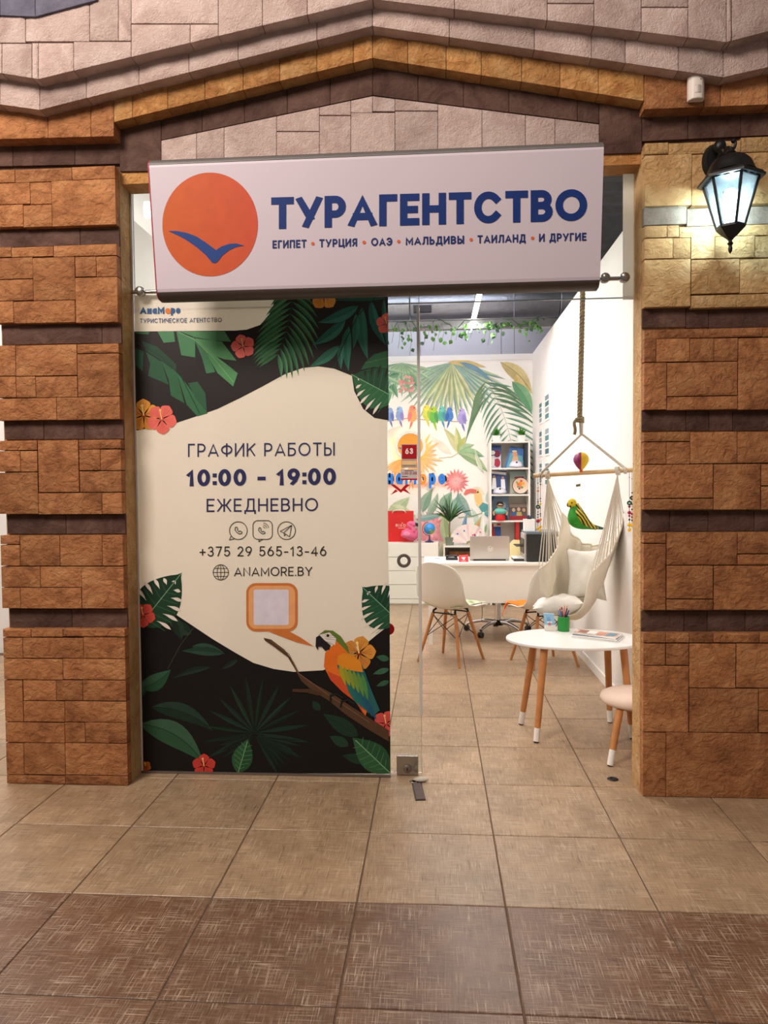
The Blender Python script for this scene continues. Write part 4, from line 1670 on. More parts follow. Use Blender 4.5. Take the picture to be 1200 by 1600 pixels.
def L_parrot(p):
    p.layer = 7
    p.poly(T3([(880, 400), (905, 375), (935, 345), (965, 370), (985, 420), (1060, 500), (1090, 600), (1060, 680), (1020, 620), (960, 575), (905, 520), (875, 460)]), (226, 112, 36))
    p.poly(T3([(905, 520), (960, 575), (1020, 620), (1050, 670), (1040, 600), (980, 520), (890, 480)]), (206, 78, 40))
    p.poly(T3([(850, 320), (880, 298), (915, 300), (950, 325), (980, 370), (990, 405), (965, 380), (930, 345), (890, 325)]), (98, 120, 44))
    p.layer = 8
    p.poly(T3([(855, 318), (900, 308), (930, 335), (925, 365), (880, 345), (862, 330)]), (226, 216, 206))
    p.poly(T3([(840, 330), (856, 320), (880, 345), (905, 365), (900, 385), (880, 390), (865, 372), (850, 372), (848, 388), (838, 370)]), (30, 28, 32))
    for k in range(3):
        p.line(T3([(880, 318+k*9), (925, 322+k*9)]), .5, (70, 60, 60))
    p.disc(200+893/S, 880+322/S, 2.3, 2.3, (30, 26, 24), 12)
    # folded wing
    p.layer = 8
    W = [(935, 415), (960, 400), (1000, 405), (1040, 440), (1060, 490), (1085, 560), (1110, 620), (1125, 655), (1095, 680), (1070, 660), (1020, 600), (970, 530), (935, 460)]
    p.poly(T3(W), (40, 96, 96))
    p.layer = 9
    p.poly(T3([(935, 415), (960, 400), (1000, 405), (1040, 440), (1050, 485), (1010, 480), (960, 470), (935, 450)]), (226, 140, 36))
    for i in range(6):
        a = (945+i*20, 450+i*8)
        p.lens(tuple(T3([a])[0]), tuple(T3([(a[0]+28, a[1]+95+i*6)])[0]), 3.6, mixc((168, 158, 40), (58, 132, 76), i/6))
    for i in range(6):
        a = (975+i*17, 530+i*14)
        p.lens(tuple(T3([a])[0]), tuple(T3([(a[0]+50, a[1]+100)])[0]), 3.4, mixc((34, 112, 96), (30, 76, 112), i/6))
    # claws
    p.layer = 10
    p.line(T3([(905, 615), (905, 590), (930, 580), (960, 600)]), 3, (30, 28, 30))
    p.line(T3([(950, 640), (955, 615), (985, 608), (1010, 625)]), 3, (30, 28, 30))


leafpart('printed_parrot', L_parrot)

# ---------------------------------------------------------------- wall lantern
lan = thing('wall_lantern', (1.237, 3.17, 2.36), 'lit black wall lantern with hexagonal blue glass on the right stone pier', 'lantern')
LC = Vector((1.237, 3.165, 0))


def lz(y):
    return onY(1141, y, 3.165).z


H0 = PI/6+PI/3                     # a corner points at the viewer, as wall lanterns hang
zt, zb = lz(281), lz(356)
rt_, rb_ = .108, .052
roof = [(.131, lz(284)), (.131, lz(280.5)), (.124, lz(279)), (.120, lz(276)), (.10, lz(273)), (0, lz(271))]
MB().lathe(roof, LC, 6, 'z', H0).build('roof', 'black_metal', lan)
MB().lathe([(.102, lz(274)), (.094, lz(270)), (.088, lz(263)), (.078, lz(255)), (.062, lz(248.5)), (.04, lz(244)), (.02, lz(241.5)), (0, lz(241))], LC, 28).build('dome', 'black_metal', lan, smooth=True)
MB().lathe([(.014, lz(242)), (.02, lz(239)), (.012, lz(235)), (.010, lz(231))], LC, 12).build('roof_cap', 'black_metal', lan, smooth=True)
for k in range(6):
    a, b = H0+k*PI/3, H0+(k+1)*PI/3
    ca, cb_ = Vector((math.cos(a), math.sin(a), 0)), Vector((math.cos(b), math.sin(b), 0))
    T_, B_ = Vector((0, 0, zt)), Vector((0, 0, zb))
    MB().tube([LC+ca*rb_+B_, LC+ca*rt_+T_], .0062, 6).build('corner_bar', 'black_metal', lan)
    q = [LC+ca*rb_*.97+B_, LC+cb_*rb_*.97+B_, LC+cb_*rt_*.97+T_, LC+ca*rt_*.97+T_]
    nrm = ((ca+cb_)/2).normalized()
    MB().prism(q, -nrm*.002).build('pane', 'lantern_glass', lan)
    # scalloped apron under the eaves
    ap = [LC+ca*rt_*1.02+T_+Vector((0, 0, .004)), LC+cb_*rt_*1.02+T_+Vector((0, 0, .004))]
    n_ = 12
    low = []
    for i in range(n_+1):
        t = i/n_
        low.append((LC+ca*rt_*1.02+T_).lerp(LC+cb_*rt_*1.02+T_, 1-t)+Vector((0, 0, -.006-.006*abs(math.sin(3*PI*t)))))
    MB().prism(ap+low, nrm*.0025).build('apron', 'black_metal', lan)
cup = [(.057, lz(353)), (.058, lz(357)), (.046, lz(362)), (.03, lz(368)), (.014, lz(373)), (.008, lz(376))]
MB().lathe(cup, LC, 6, 'z', H0).build('cup', 'black_metal', lan)
MB().lathe([(.006, lz(375)), (.008, lz(378)), (.0125, lz(380.5)), (.008, lz(383)), (.006, lz(384)), (.009, lz(388)), (.007, lz(393)), (0, lz(397))], LC, 14).build('finial', 'black_metal', lan, smooth=True)
MB().lathe([(.0, lz(348)), (.022, lz(348)), (.027, lz(340)), (.027, lz(303)), (.018, lz(297)), (0, lz(295))], LC, 20).build('bulb', 'bulb_glow', lan, smooth=True)
MB().lathe([(.012, lz(357)), (.012, lz(346))], LC, 14).build('bulb_socket', 'white_plastic', lan, smooth=True)
bpx = onY(1117, 254, 3.31)
MB().add(*(lambda n: ([(bpx.x+.058*math.cos(2*PI*i/n), 3.305, bpx.z+.078*math.sin(2*PI*i/n)) for i in range(n)]+[(bpx.x+.046*math.cos(2*PI*i/n), 3.283, bpx.z+.064*math.sin(2*PI*i/n)) for i in range(n)],
                      [tuple(range(n, 2*n))]+[(i, (i+1) % n, n+(i+1) % n, n+i) for i in range(n)]))(28)).build('backplate', 'black_metal', lan)
top = LC+Vector((0, 0, lz(232)))
pA_ = Vector((bpx.x, 3.285, bpx.z-.01))
MB().tube(bez([pA_, pA_+Vector((0, -.05, .03)), Vector((bpx.x+.006, 3.22, lz(229))), (top+Vector((bpx.x, 3.22, lz(224))))/2+Vector((-.0, 0, .004)), top], 8), .0075, 10).build('arm', 'black_metal', lan, smooth=True)
MB().tube(bez([top+Vector((0, 0, -.012)), top+Vector((.014, 0, .004)), top+Vector((.018, 0, .024)), top+Vector((.012, 0, .032)), top+Vector((.006, 0, .026))], 6), [.006]*18+[.009]*7, 8).build('scroll', 'black_metal', lan, smooth=True)
MB().ball((bpx.x+.002, 3.262, bpx.z+.045), .026, 14, 8, (1, 1, 1.2)).build('boss', 'black_metal', lan, smooth=True)
# ---------------------------------------------------------------- motion sensor on the orange course
c = onY(1085, 141, YO-.006)
sn = thing('motion_sensor', (c.x, YO-.03, c.z-.055), 'small white motion sensor on the orange stone course above the lantern', 'motion sensor')
hw, hh = .034, .055
prof = [(-hw, 0), (-hw, -.02), (-hw*.6, -.036), (0, -.041), (hw*.6, -.036), (hw, -.02), (hw, 0)]
MB().prism([Vector((c.x+x, YO-.010+y, c.z-hh)) for x, y in prof], (0, 0, 2*hh)).build('body', mat('sensor_plastic', (226, 214, 204), .45, noise=.02), sn, mods=[bev(.005, 3)], smooth=40)
MB().prism([Vector((c.x+x*.72, YO-.0125+y, c.z-hh*.62)) for x, y in prof], (0, 0, hh*.66)).build('lens', mat('sensor_lens', (196, 184, 176), .3, noise=.02), sn, mods=[bev(.004, 2)])
MB().ball((c.x+.012, YO-.046, c.z+.024), .0035, 8, 6).build('indicator', 'black_plastic', sn)

# ---------------------------------------------------------------- mural on the back wall


def put_mu(x, y, lift):
    p = onY(x, y, BY-.0023)
    return Vector((p.x, p.y-lift, p.z))


mural = thing('wall_mural', (-.29, BY-.002, 0), 'pale watercolour jungle mural with palm fronds, parakeets and a toucan on the back wall', 'mural')
MB().box((LX, BY-.002, .0), (RX-.001, BY-.0006, 2.93)).build('paper', mat('mural_paper', (248, 244, 236), .85, noise=.03, nscale=2), mural)


MUL = 1


def mu(name, fn):
    global MUL
    p = Print(put_mu, .0003, [(452, 563), (833, 563), (833, 934), (452, 936)])
    MUL += 2
    p.layer = MUL
    fn(p)
    p.build(name, 'mural_print', mural)


rm = random.Random(5)


def M_wash(p):
    for i in range(46):
        x, y = rm.uniform(456, 828), rm.uniform(575, 900)
        a = rm.uniform(0, 2*PI)
        L = rm.uniform(20, 44)
        c = rm.choice([(214, 226, 206), (226, 230, 208), (206, 224, 214), (236, 226, 202), (240, 222, 206)])
        p = Print(put_mu, .0003, [(452, 563), (833, 563), (833, 934), (452, 936)])
        p.layer = 1
        p.np = i
        p.lens((x, y), (min(831, x+L*math.cos(a)), min(930, max(566, y+L*math.sin(a)))), rm.uniform(3, 8), c, rm.uniform(-4, 4), 7)
        if p.mb.v:
            p.build('pale_leaf', 'mural_print', mural)


M_wash(None)


def M_fan_top(p):
    fan(p, (706, 566), 13, 104, 196, 262, 3.4, (142, 172, 150), (186, 200, 168))
    fan(p, (708, 566), 13, 96, 268, 342, 3.4, (128, 166, 158), (190, 200, 164))
    fan(p, (706, 567), 7, 80, 235, 300, 4.2, (168, 184, 136), (212, 214, 170))


mu('hanging_fan_palm', M_fan_top)


def M_left_palm(p):
    fan(p, (628, 567), 11, 62, 195, 345, 3, (132, 170, 138), (166, 192, 150))
    for a, b in (((612, 600), (607, 632)), ((614, 598), (622, 622)), ((610, 590), (596, 612)), ((625, 585), (606, 590)), ((640, 584), (655, 606))):
        p.lens(a, b, 4, (94, 142, 110), 1, 7, c2=(124, 166, 128))
    fan(p, (560, 570), 12, 90, 190, 350, 3.5, (132, 170, 140), (176, 196, 156))
    fan(p, (490, 572), 12, 80, 190, 350, 3.5, (122, 164, 150), (176, 196, 156))


mu('left_palm_leaves', M_left_palm)


def M_pinkcluster(p):
    for i in range(16):
        a = rm.uniform(0, 2*PI)
        r = rm.uniform(2, 13)
        x, y = 637+r*math.cos(a), 603+r*.9*math.sin(a)
        p.lens((x, y), (x+7*math.cos(a), y+6*math.sin(a)), 2.8, jit((232, 160, 150), 14), 0, 6)


mu('pink_blossom_cluster', M_pinkcluster)


def M_frond(p):
    frond(p, (764, 600), (803, 775), 20, 56, 1.9, (88, 132, 112), bend=-14, ang=58, rib=(140, 152, 122), start=.02, c2=(140, 176, 150))


mu('feathered_frond', M_frond)


def M_frond2(p):
    for i, (x, y) in enumerate(((770, 602), (776, 596), (784, 592), (792, 590), (800, 592))):
        p.lens((758+i*3, 598+i*8), (x+44, y+24+i*14), 2.2, jit((96, 126, 96), 10), -7, 8)
        p.lens((760, 596+i*6), (738-i*3, 640+i*14), 2.0, jit((110, 140, 104), 10), 4, 8)


mu('dark_frond', M_frond2)


def M_banana(p):
    p.lens((782, 566), (832, 616), 11, (196, 178, 124), -6, 10, c2=(214, 198, 142), vein=(150, 132, 90))
    p.lens((806, 584), (831, 640), 9, (214, 186, 112), 3, 10, c2=(222, 200, 140))
    p.lens((800, 596), (831, 648), 10, (104, 158, 118), -5, 10, c2=(132, 178, 134), vein=(80, 130, 100))
    p.lens((700, 566), (760, 574), 5, (212, 190, 128), -2, 8)
    p.lens((716, 566), (770, 598), 4, (120, 156, 172), -5, 8)


mu('banana_leaves', M_banana)


def budgie(p, x, y, s, head, body, wing, tail, flip=1):
    def q(L):
        return [(x+flip*a*s, y+b*s) for a, b in L]
    p.lens(q([(0, 6)])[0], q([(5, 22)])[0], 1.6*s, tail, 0, 6)
    p.poly(q([(-5, -4), (-2, -9), (2, -10), (6, -7), (7, 0), (6, 7), (2, 11), (-3, 9), (-6, 3)]), body)
    p.disc(x+flip*.5*s, y-9*s, 4.6*s, 4.4*s, head, 14)
    p.lens(q([(3, -5)])[0], q([(6, 11)])[0], 3*s, wing, 0, 6)
    p.disc(x-flip*1.8*s, y-9.6*s, .8*s, .8*s, (40, 40, 46), 8)
    p.poly(q([(-4, -9), (-5.6, -7), (-3.6, -6.6)]), (222, 170, 90))


BUD = [(609, 649, .9, (150, 176, 222), (132, 160, 218), (110, 130, 190), (110, 130, 190), 1), (624, 648, .95, (150, 190, 230), (146, 176, 224), (150, 140, 206), (120, 130, 196), 1),
       (645, 648, 1.1, (240, 150, 120), (240, 172, 110), (232, 130, 130), (226, 120, 110), -1), (666, 646, 1.0, (246, 222, 90), (206, 214, 90), (160, 190, 90), (190, 200, 80), 1),
       (677, 650, 1.1, (180, 216, 80), (112, 190, 84), (90, 160, 90), (150, 196, 70), 1), (690, 648, 1.0, (120, 206, 190), (96, 190, 160), (90, 150, 170), (90, 150, 190), 1),
       (703, 649, .95, (96, 140, 206), (84, 140, 206), (70, 110, 180), (80, 120, 190), -1), (721, 652, 1.05, (190, 178, 226), (172, 160, 220), (150, 140, 206), (130, 130, 206), 1)]


def M_budgies(p):
    p.line([(560, 660), (600, 659), (640, 653), (662, 656), (690, 657), (712, 659), (730, 657)], 1.1, (176, 150, 116))
    p.layer += 1
    for b_ in BUD:
        budgie(p, *b_)
    budgie(p, 585, 648, 1, (246, 222, 90), (112, 190, 84), (90, 160, 90), (150, 196, 70), 1)


mu('row_of_painted_parakeets', M_budgies)


def M_monst(p):
    p.lens((716, 708), (693, 669), 6, (190, 196, 138), 3, 9, c2=(206, 206, 156))
    p.lens((715, 708), (712, 667), 5.5, (178, 190, 120), 2, 9, c2=(210, 210, 150))
    p.lens((716, 708), (728, 682), 5, (196, 196, 100), -2, 9, c2=(176, 190, 116))
    p.lens((716, 708), (741, 695), 6, (150, 184, 142), -3, 9, c2=(176, 202, 156))
    p.lens((716, 709), (757, 714), 7, (124, 172, 136), -4, 9, c2=(160, 196, 150))
    p.lens((718, 709), (762, 738), 7, (140, 170, 126), -5, 9, c2=(176, 196, 150))
    p.line([(716, 708), (706, 714), (686, 716)], .9, (170, 168, 120))


mu('painted_monstera', M_monst)


def M_sunfeather(p):
    fan(p, (652, 712), 10, 44, -70, 60, 2.6, (196, 184, 130), (226, 196, 140), .3)
    fan(p, (646, 716), 9, 52, 250, 300, 2.6, (206, 176, 110), (236, 200, 140), .3)
    fan(p, (636, 716), 9, 46, 200, 250, 2.6, (214, 176, 110), (236, 200, 140), .3)


mu('olive_grass_leaves', M_sunfeather)


def protea(p, cx, cy, r, c):
    for k in range(3):
        R = r*(1-.28*k)
        n_ = 18-4*k
        for i in range(n_):
            a = 2*PI*i/n_+k*.3
            p.lens((cx+R*.15*math.cos(a), cy+R*.15*math.sin(a)), (cx+R*math.cos(a), cy+R*math.sin(a)), r*.12, jit(mixc(c, (255, 235, 230), .18*k), 12), 0, 6)


mu('pink_protea', lambda p: protea(p, 713, 752, 20, (232, 138, 138)))
mu('pink_protea', lambda p: protea(p, 672, 828, 29, (224, 142, 146)))


def M_under(p):
    for a, b, w_, c in (((606, 800), (640, 776), 9, (176, 196, 150)), ((610, 790), (650, 806), 8, (196, 206, 160)), ((660, 800), (676, 764), 8, (130, 164, 140)), ((668, 806), (684, 770), 6, (150, 176, 150)),
                        ((690, 800), (706, 768), 9, (122, 160, 132)), ((706, 806), (720, 770), 9, (110, 156, 136)), ((715, 770), (738, 808), 8, (126, 160, 150)), ((728, 850), (752, 806), 6, (166, 190, 130)),
                        ((724, 850), (730, 800), 4, (110, 150, 190)), ((742, 840), (750, 810), 2.5, (240, 150, 90)), ((745, 846), (760, 818), 4, (150, 186, 130)), ((700, 850), (694, 800), 8, (176, 196, 140)),
                        ((688, 868), (706, 830), 6, (206, 206, 150)), ((650, 812), (690, 806), 5, (126, 166, 160)), ((560, 800), (600, 780), 10, (160, 190, 150)), ((500, 820), (560, 790), 12, (150, 186, 160)),
                        ((480, 760), (500, 820), 9, (150, 180, 140)), ((756, 740), (742, 700), 3, (206, 216, 190))):
        p.lens(a, b, w_, c, rm.uniform(-3, 3), 9, c2=mixc(c, (255, 255, 240), .2), vein=mixc(c, (80, 110, 80), .3))


mu('underwood_leaves', M_under)


def M_toucan(p):
    p.poly([(741, 766), (747, 764), (752, 772), (754, 784), (750, 793), (745, 790), (741, 778)], (240, 206, 140))
    p.poly([(724, 772), (728, 765), (736, 763.5), (744, 765), (745, 771), (735, 770), (727, 774)], (226, 120, 110))
    p.poly([(748, 792), (754, 785), (762, 788), (766, 800), (762, 808), (754, 802)], (96, 162, 166))
    p.line([(716, 809), (740, 806), (764, 798)], 1.4, (150, 170, 130))
    p.layer += 1
    p.disc(746.5, 769, 1.6, 1.6, (120, 140, 60), 10)
    p.disc(746.5, 769, .8, .8, (30, 30, 30), 8)


mu('painted_toucan', M_toucan)

# ---------------------------------------------------------------- backlit sun logo and letters
c = onY(641, 697, 8.88)
sun = thing('sun_wall_sign', (c.x, 8.9, c.z-.19), 'round orange backlit sun disc with white rim on the jungle mural', 'wall sign')
MB().lathe([(0, -.02), (.152, -.02), (.155, -.016), (.155, 0), (0, 0)], (c.x, 8.878, c.z), 44, 'y').build('disc', mat('sun_orange', (240, 158, 48), .4, noise=.04, nscale=6), sun, smooth=35)
MB().lathe([(.152, -.024), (.186, -.024), (.190, -.020), (.190, 0), (.152, 0), (.152, -.024)], (c.x, 8.878, c.z), 44, 'y', caps=False).build('rim', 'white_plastic', sun, smooth=35)
MB().lathe([(.10, .0), (.165, .0), (.165, .012), (.10, .012), (.10, 0)], (c.x, 8.880, c.z), 36, 'y', caps=False).build('halo_strip', 'halo_glow', sun)
for a in (.8, 2.4, 4.0, 5.5):
    MB().tube([(c.x+.08*math.cos(a), 8.878, c.z+.08*math.sin(a)), (c.x+.08*math.cos(a), BY-.0015, c.z+.08*math.sin(a))], .006, 8).build('standoff', 'steel', sun)
gulls = Print(lambda x, y, l: (lambda p: Vector((p.x, p.y-l, p.z)))(onY(x, y, 8.857)), .0008)
gulls.poly([(622, 699), (630, 700), (637, 705), (643, 702), (650, 702.5), (644, 705), (638, 710), (633, 706)], (60, 110, 190), 1)
gulls.build('gull_print', 'item_print', sun)

lets = thing('letter_wall_sign', onY(640, 770, 8.9), 'backlit blue letters with white outlines glowing orange under the sun disc on the mural', 'wall sign')
TXT = 'АнаМоре'
wA, pB_ = glyphs(TXT, .36, .06)
wB, pC_ = glyphs(TXT, .21, .21)
LX0, LX1, LYB, LH = 581, 698, 757, 23


def let_pt(q, w, dx=0):
    return (LX0+dx+(LX1-LX0-2*dx)*q.x/w, LYB-q.y*LH)


for ci in range(7):
    m1 = MB()
    m2 = MB()
    for q, k in pB_:
        if k == ci:
            m1.prism([onY(*let_pt(p, wA), 8.885) for p in q], (0, .02, 0))
    for j, (q, k) in enumerate(pC_):
        if k == ci:
            m2.prism([onY(*let_pt(p, wB, 2.2), 8.885)-Vector((0, .007+j*.00003, 0)) for p in q], (0, .006, 0))
    a = m1.build('letter', 'white_plastic', lets)
    m2.build('letter_face', mat('letter_orange', (238, 140, 44), .4, noise=.03) if ci == 4 else mat('letter_blue', (44, 122, 214), .4, noise=.03), a)
    x_ = LX0+(LX1-LX0)*(ci+.5)/7
    g = onY(x_, 749, 8.91)
    MB().box((g.x-.022, 8.914, g.z-.016), (g.x+.022, 8.922, g.z+.016)).build('halo_strip', 'halo_glow', lets)
    MB().tube([(g.x, 8.92, g.z), (g.x, BY-.0015, g.z)], .006, 8).build('standoff', 'steel', lets)

# ---------------------------------------------------------------- steel beam with ivy, light tubes, duct
bm_ = thing('ceiling_beam', (-.29, 7.5, 2.96), 'grey steel beam spanning the shop on top of its walls', 'beam')
MB().box((LX-.1, 7.46, 3.0), (RX+.1, 7.54, 3.085)).build('web', 'galvanised', bm_)
MB().box((LX-.1, 7.44, 3.085), (RX+.1, 7.56, 3.093)).build('flange', 'galvanised', bm_)
iv = thing('ivy_garland', (.2, 7.44, 2.9), 'green artificial ivy garland wound along the grey ceiling beam', 'garland')
path = []
for i in range(60):
    x = -1.7+2.82*i/59
    path.append(Vector((x, 7.44+.03*math.sin(i*1.3), 3.05+.045*math.sin(i*.9)+.02*math.sin(i*2.3))))
MB().tube(path, .004, 5).build('vine', 'leaf_dark', iv)
lm = bpy.data.meshes.new('ivy_leaf')
lm.from_pydata([(0, 0, 0), (.016, -.004, -.010), (.026, 0, -.028), (.018, .004, -.044), (0, -.004, -.062), (-.018, .004, -.044), (-.026, 0, -.028), (-.016, -.004, -.010), (0, -.006, -.03)], [],
               [(8, 0, 1), (8, 1, 2), (8, 2, 3), (8, 3, 4), (8, 4, 5), (8, 5, 6), (8, 6, 7), (8, 7, 0)])
lm2 = lm.copy()
lm.materials.append(MATS['leaf_green'])
lm2.materials.append(MATS['leaf_dark'])
ri = random.Random(3)
sprigs = [(612, 536), (622, 545), (633, 528), (640, 556), (652, 520), (662, 540), (668, 528), (677, 548), (684, 530), (690, 536), (703, 538), (712, 532), (722, 530), (728, 520), (735, 528), (745, 524),
          (757, 528), (762, 540), (768, 516), (774, 530), (782, 524), (791, 512), (796, 522), (804, 516), (814, 522), (822, 528), (836, 504), (838, 520), (843, 526), (600, 540), (560, 535), (520, 540), (480, 530)]
nl = 0
for (x, y) in sprigs:
    c0 = onY(x, y, 7.42)
    a0 = Vector((c0.x, 7.43, 3.05))
    if abs(y-512) > 14:
        MB().tube(bez([a0, (a0+c0)/2+Vector((.02, -.02, .01)), c0], 4), .0018, 4).build('tendril', 'leaf_dark', iv)
    for k in range(ri.choice([3, 4])):
        t = ri.random()
        p = a0.lerp(c0, t)+Vector((ri.uniform(-.05, .05), ri.uniform(-.05, .0), ri.uniform(-.03, .03)))
        o = bpy.data.objects.new('leaf', lm if ri.random() < .6 else lm2)
        col.objects.link(o)
        o.parent = iv
        o.location = p-WL['ivy_garland']
        o.rotation_euler = (ri.uniform(-.8, .8), ri.uniform(-.9, .9), ri.uniform(-.9, .9))
        s_ = ri.uniform(.55, 1.0)
        o.scale = (s_, s_, s_)
        nl += 1

for i, X in enumerate((.41, -.85)):  # second tube is added, hidden from view, to light the shop
    lt_ = thing('ceiling_tube_light', (X, 6.75, 3.06), ['lit white tube light hanging above the desk beside the ivy garland', 'white tube light added out of view in the left half of the shop'][i], 'ceiling light', 'ceiling tube lights')
    MB().tube([(X, 5.75, 3.115), (X, 7.58, 3.115)], .024, 12).build('tube', 'tube_glow', lt_, smooth=40)
    MB().box((X-.018, 5.75, 3.135), (X+.018, 7.58, 3.155)).build('housing', 'white_paint', lt_)
    for Y in (5.9, 7.4):
        MB().tube([(X, Y, 3.15), (X, Y, 4.25)], .003, 6).build('hanger', 'steel', lt_)
    MB().tube([(X-.005, 7.57, 3.11), (X-.02, 7.57, 3.04), (X-.03, 7.42, 2.97)], .007, 6).build('cable', 'white_plastic', lt_)
du = thing('ventilation_duct', (-.3, 9.5, 3.55), 'silver foil ventilation duct running across above the back wall', 'duct')
for i in range(5):
    x0 = -6+i*1.9
    MB().lathe([(.20, 0), (.21, .01), (.21, 1.86), (.20, 1.885), (.20, 1.89)], (x0, 9.55, 3.76), 24, 'x').build('duct_section', 'foil', du, smooth=40)
v_ = onY(660, 482, 9.33)
MB().box((v_.x-.115, 9.325, v_.z-.042), (v_.x+.115, 9.40, v_.z+.042)).build('vent_opening', 'black_plastic', du)
MB().box((v_.x-.125, 9.335, v_.z+.042), (v_.x+.135, 9.40, v_.z+.054)).build('vent_frame', 'galvanised', du)
for X in (-.18, 1.0):
    o = MB().tube([(X, 9.2, 3.0), (X, 9.2, 4.25)], .006, 6).build('hanger_rod', 'galvanised', du)

# ---------------------------------------------------------------- documents pinned on the right wall
docs = [(8.12, 8.36, 2.09, 2.36, 'upper sheet nearer the mural'), (7.62, 7.93, 2.09, 2.40, 'upper sheet nearer the rope'), (8.12, 8.36, 1.73, 2.05, 'middle sheet nearer the mural'), (7.62, 7.93, 1.72, 2.05, 'middle sheet nearer the rope'),
        (8.12, 8.36, 1.42, 1.69, 'lowest sheet nearer the mural'), (7.62, 7.93, 1.40, 1.68, 'lowest sheet nearer the rope')]
for i, (a, b, z0, z1, s) in enumerate(docs):
    t_ = thing('document_sheet', (RX-.004, (a+b)/2, z0), 'framed white document on the right wall, '+s, 'document', 'documents on the right wall')
    MB().box((RX-.008, a, z0), (RX-.001, b, z1)).build('sheet', 'white_paint', t_)
    m_ = MB()
    for k in range(4):
        zz = z1-.03-(z1-z0-.05)*(k+1)/4
        m_.cur = [(70, 128, 128), (120, 140, 160), (60, 110, 120), (150, 160, 170)][(k+i) % 4]
        m_.add([(RX-.0085, b-.03, zz), (RX-.0085, a+.03, zz), (RX-.0085, a+.03, zz+(z1-z0)*.16), (RX-.0085, b-.03, zz+(z1-z0)*.16)], [(0, 1, 2, 3)])
    m_.build('print', 'item_print', t_)

# ---------------------------------------------------------------- bookcase
bc = thing('bookcase', (.88, 8.78, 0), 'tall white open bookcase with brochures and caps against the mural', 'bookcase')
bx0, bx1, by0, by1, bzt = .648, 1.118, 8.62, 8.93, 1.925
for X in (bx0, bx1-.02):
    MB().box((X, by0, 0), (X+.02, by1, bzt)).build('side_panel', 'white_laminate', bc, mods=[bev(.0015, 1)])
MB().box((bx0, by1-.006, .04), (bx1, by1, bzt)).build('back_panel', 'white_laminate', bc)
shz = [onY(796, y, 8.62).z for y in (689.5, 731, 772.5, 813.5)]
for z in shz+[.72, .38, .05]:
    MB().box((bx0+.02, by0+.002, z-.018), (bx1-.02, by1-.006, z)).build('shelf', 'white_laminate', bc, mods=[bev(.0015, 1)])


SHZ = shz+[.72]


def sit(p):
    """height shift that seats a thing on its shelf board"""
    return min(SHZ, key=lambda z: abs(z-p.z))+.0008-p.z


def brochure(name, px, cols, label, Y=8.70, lean=.05, shape=None):
    x0, y0, x1, y1 = px
    t_ = thing(name, onY((x0+x1)/2, y1, Y), label, 'brochure', 'brochures in the bookcase')
    A, B = onY(x0, y1, Y), onY(x1, y0, Y)
    dz_ = sit(A)
    A.z += dz_
    B.z += dz_
    q = [Vector((A.x, Y, A.z)), Vector((B.x, Y, A.z)), Vector((B.x, Y+lean, B.z)), Vector((A.x, Y+lean, B.z))]
    if shape:
        q = [onY(x, y, Y)+Vector((0, lean*(y1-y)/(y1-y0), dz_)) for x, y in shape]
    MB().prism(q, (0, .006, 0)).build('cover', mat('cover_'+name+label[:12], cols[0], .4, noise=.12, nscale=20), t_)
    pp = Print(lambda x, y, l: onY(x, y, Y)+Vector((0, lean*(y1-y)/(y1-y0)-l-.0006, dz_)), .0006)
    for sh in cols[1:]:
        if sh[0] == 'd':
            pp.disc(sh[1], sh[2], sh[3], sh[4], sh[5], 14)
        else:
            pp.poly(sh[1], sh[2])
        pp.layer += 1
    pp.build('cover_print', 'item_print', t_)
    return t_


brochure('travel_brochure', (764.6, 694, 783.5, 730.4), [(34, 68, 128), ('p', [(765, 712), (783, 708), (783, 730), (765, 730)], (206, 206, 216)), ('d', 777, 708, 5.5, 5.5, (116, 24, 52)), ('d', 770, 706, 4, 3.5, (226, 222, 222)), ('d', 777, 722, 5, 7, (168, 40, 66)), ('d', 769, 720, 4, 8, (240, 236, 232))],
         'blue brochure with crimson figures at the left of the top bookcase bay')
brochure('travel_brochure', (790, 697, 819, 730.4), [(52, 104, 170), ('p', [(791, 730), (798, 706), (817, 712), (819, 730)], (96, 160, 176)), ('d', 805, 708, 4, 4.6, (206, 150, 112)), ('p', [(799, 724), (802, 712), (809, 712), (812, 724)], (214, 166, 130)), ('d', 804.5, 704, 4, 1.6, (222, 206, 176))],
         'tilted blue brochure with sunlit portrait in the top bookcase bay', shape=[(788, 730.4), (815, 730.4), (820, 700), (798, 696)])
brochure('travel_brochure', (767, 735, 792, 771.8), [(58, 110, 172), ('p', [(768.5, 735), (791.5, 737.5), (791, 741.5), (768, 739)], (236, 232, 230)), ('p', [(768, 764), (770, 746), (775, 746), (776, 764)], (236, 234, 238)), ('p', [(783, 764), (783, 748), (789, 748), (790, 764)], (230, 228, 234)), ('d', 772.5, 744, 2, 2.4, (186, 140, 112)), ('d', 786, 746, 2, 2.4, (186, 140, 112))],
         'blue brochure with two white figures in the second bookcase bay', Y=8.71)
brochure('travel_brochure', (797, 736, 825, 771.8), [(206, 206, 190), ('p', [(797, 736), (825, 736), (825, 748), (797, 748)], (176, 200, 200)), ('p', [(804, 745), (819, 744), (819, 746.5), (804, 747.5)], (196, 60, 50))],
         'pale beach brochure behind the round plate in the bookcase', Y=8.80)
brochure('travel_brochure', (765.4, 775, 795.4, 812.8), [(128, 152, 176), ('p', [(765.4, 775), (773, 775), (765.4, 792)], (40, 92, 160)), ('p', [(768, 812), (772, 796), (790, 794), (794, 812)], (70, 76, 92)), ('d', 788, 790, 3, 5, (176, 190, 204))],
         'grey-blue brochure standing behind the little doll', Y=8.78)
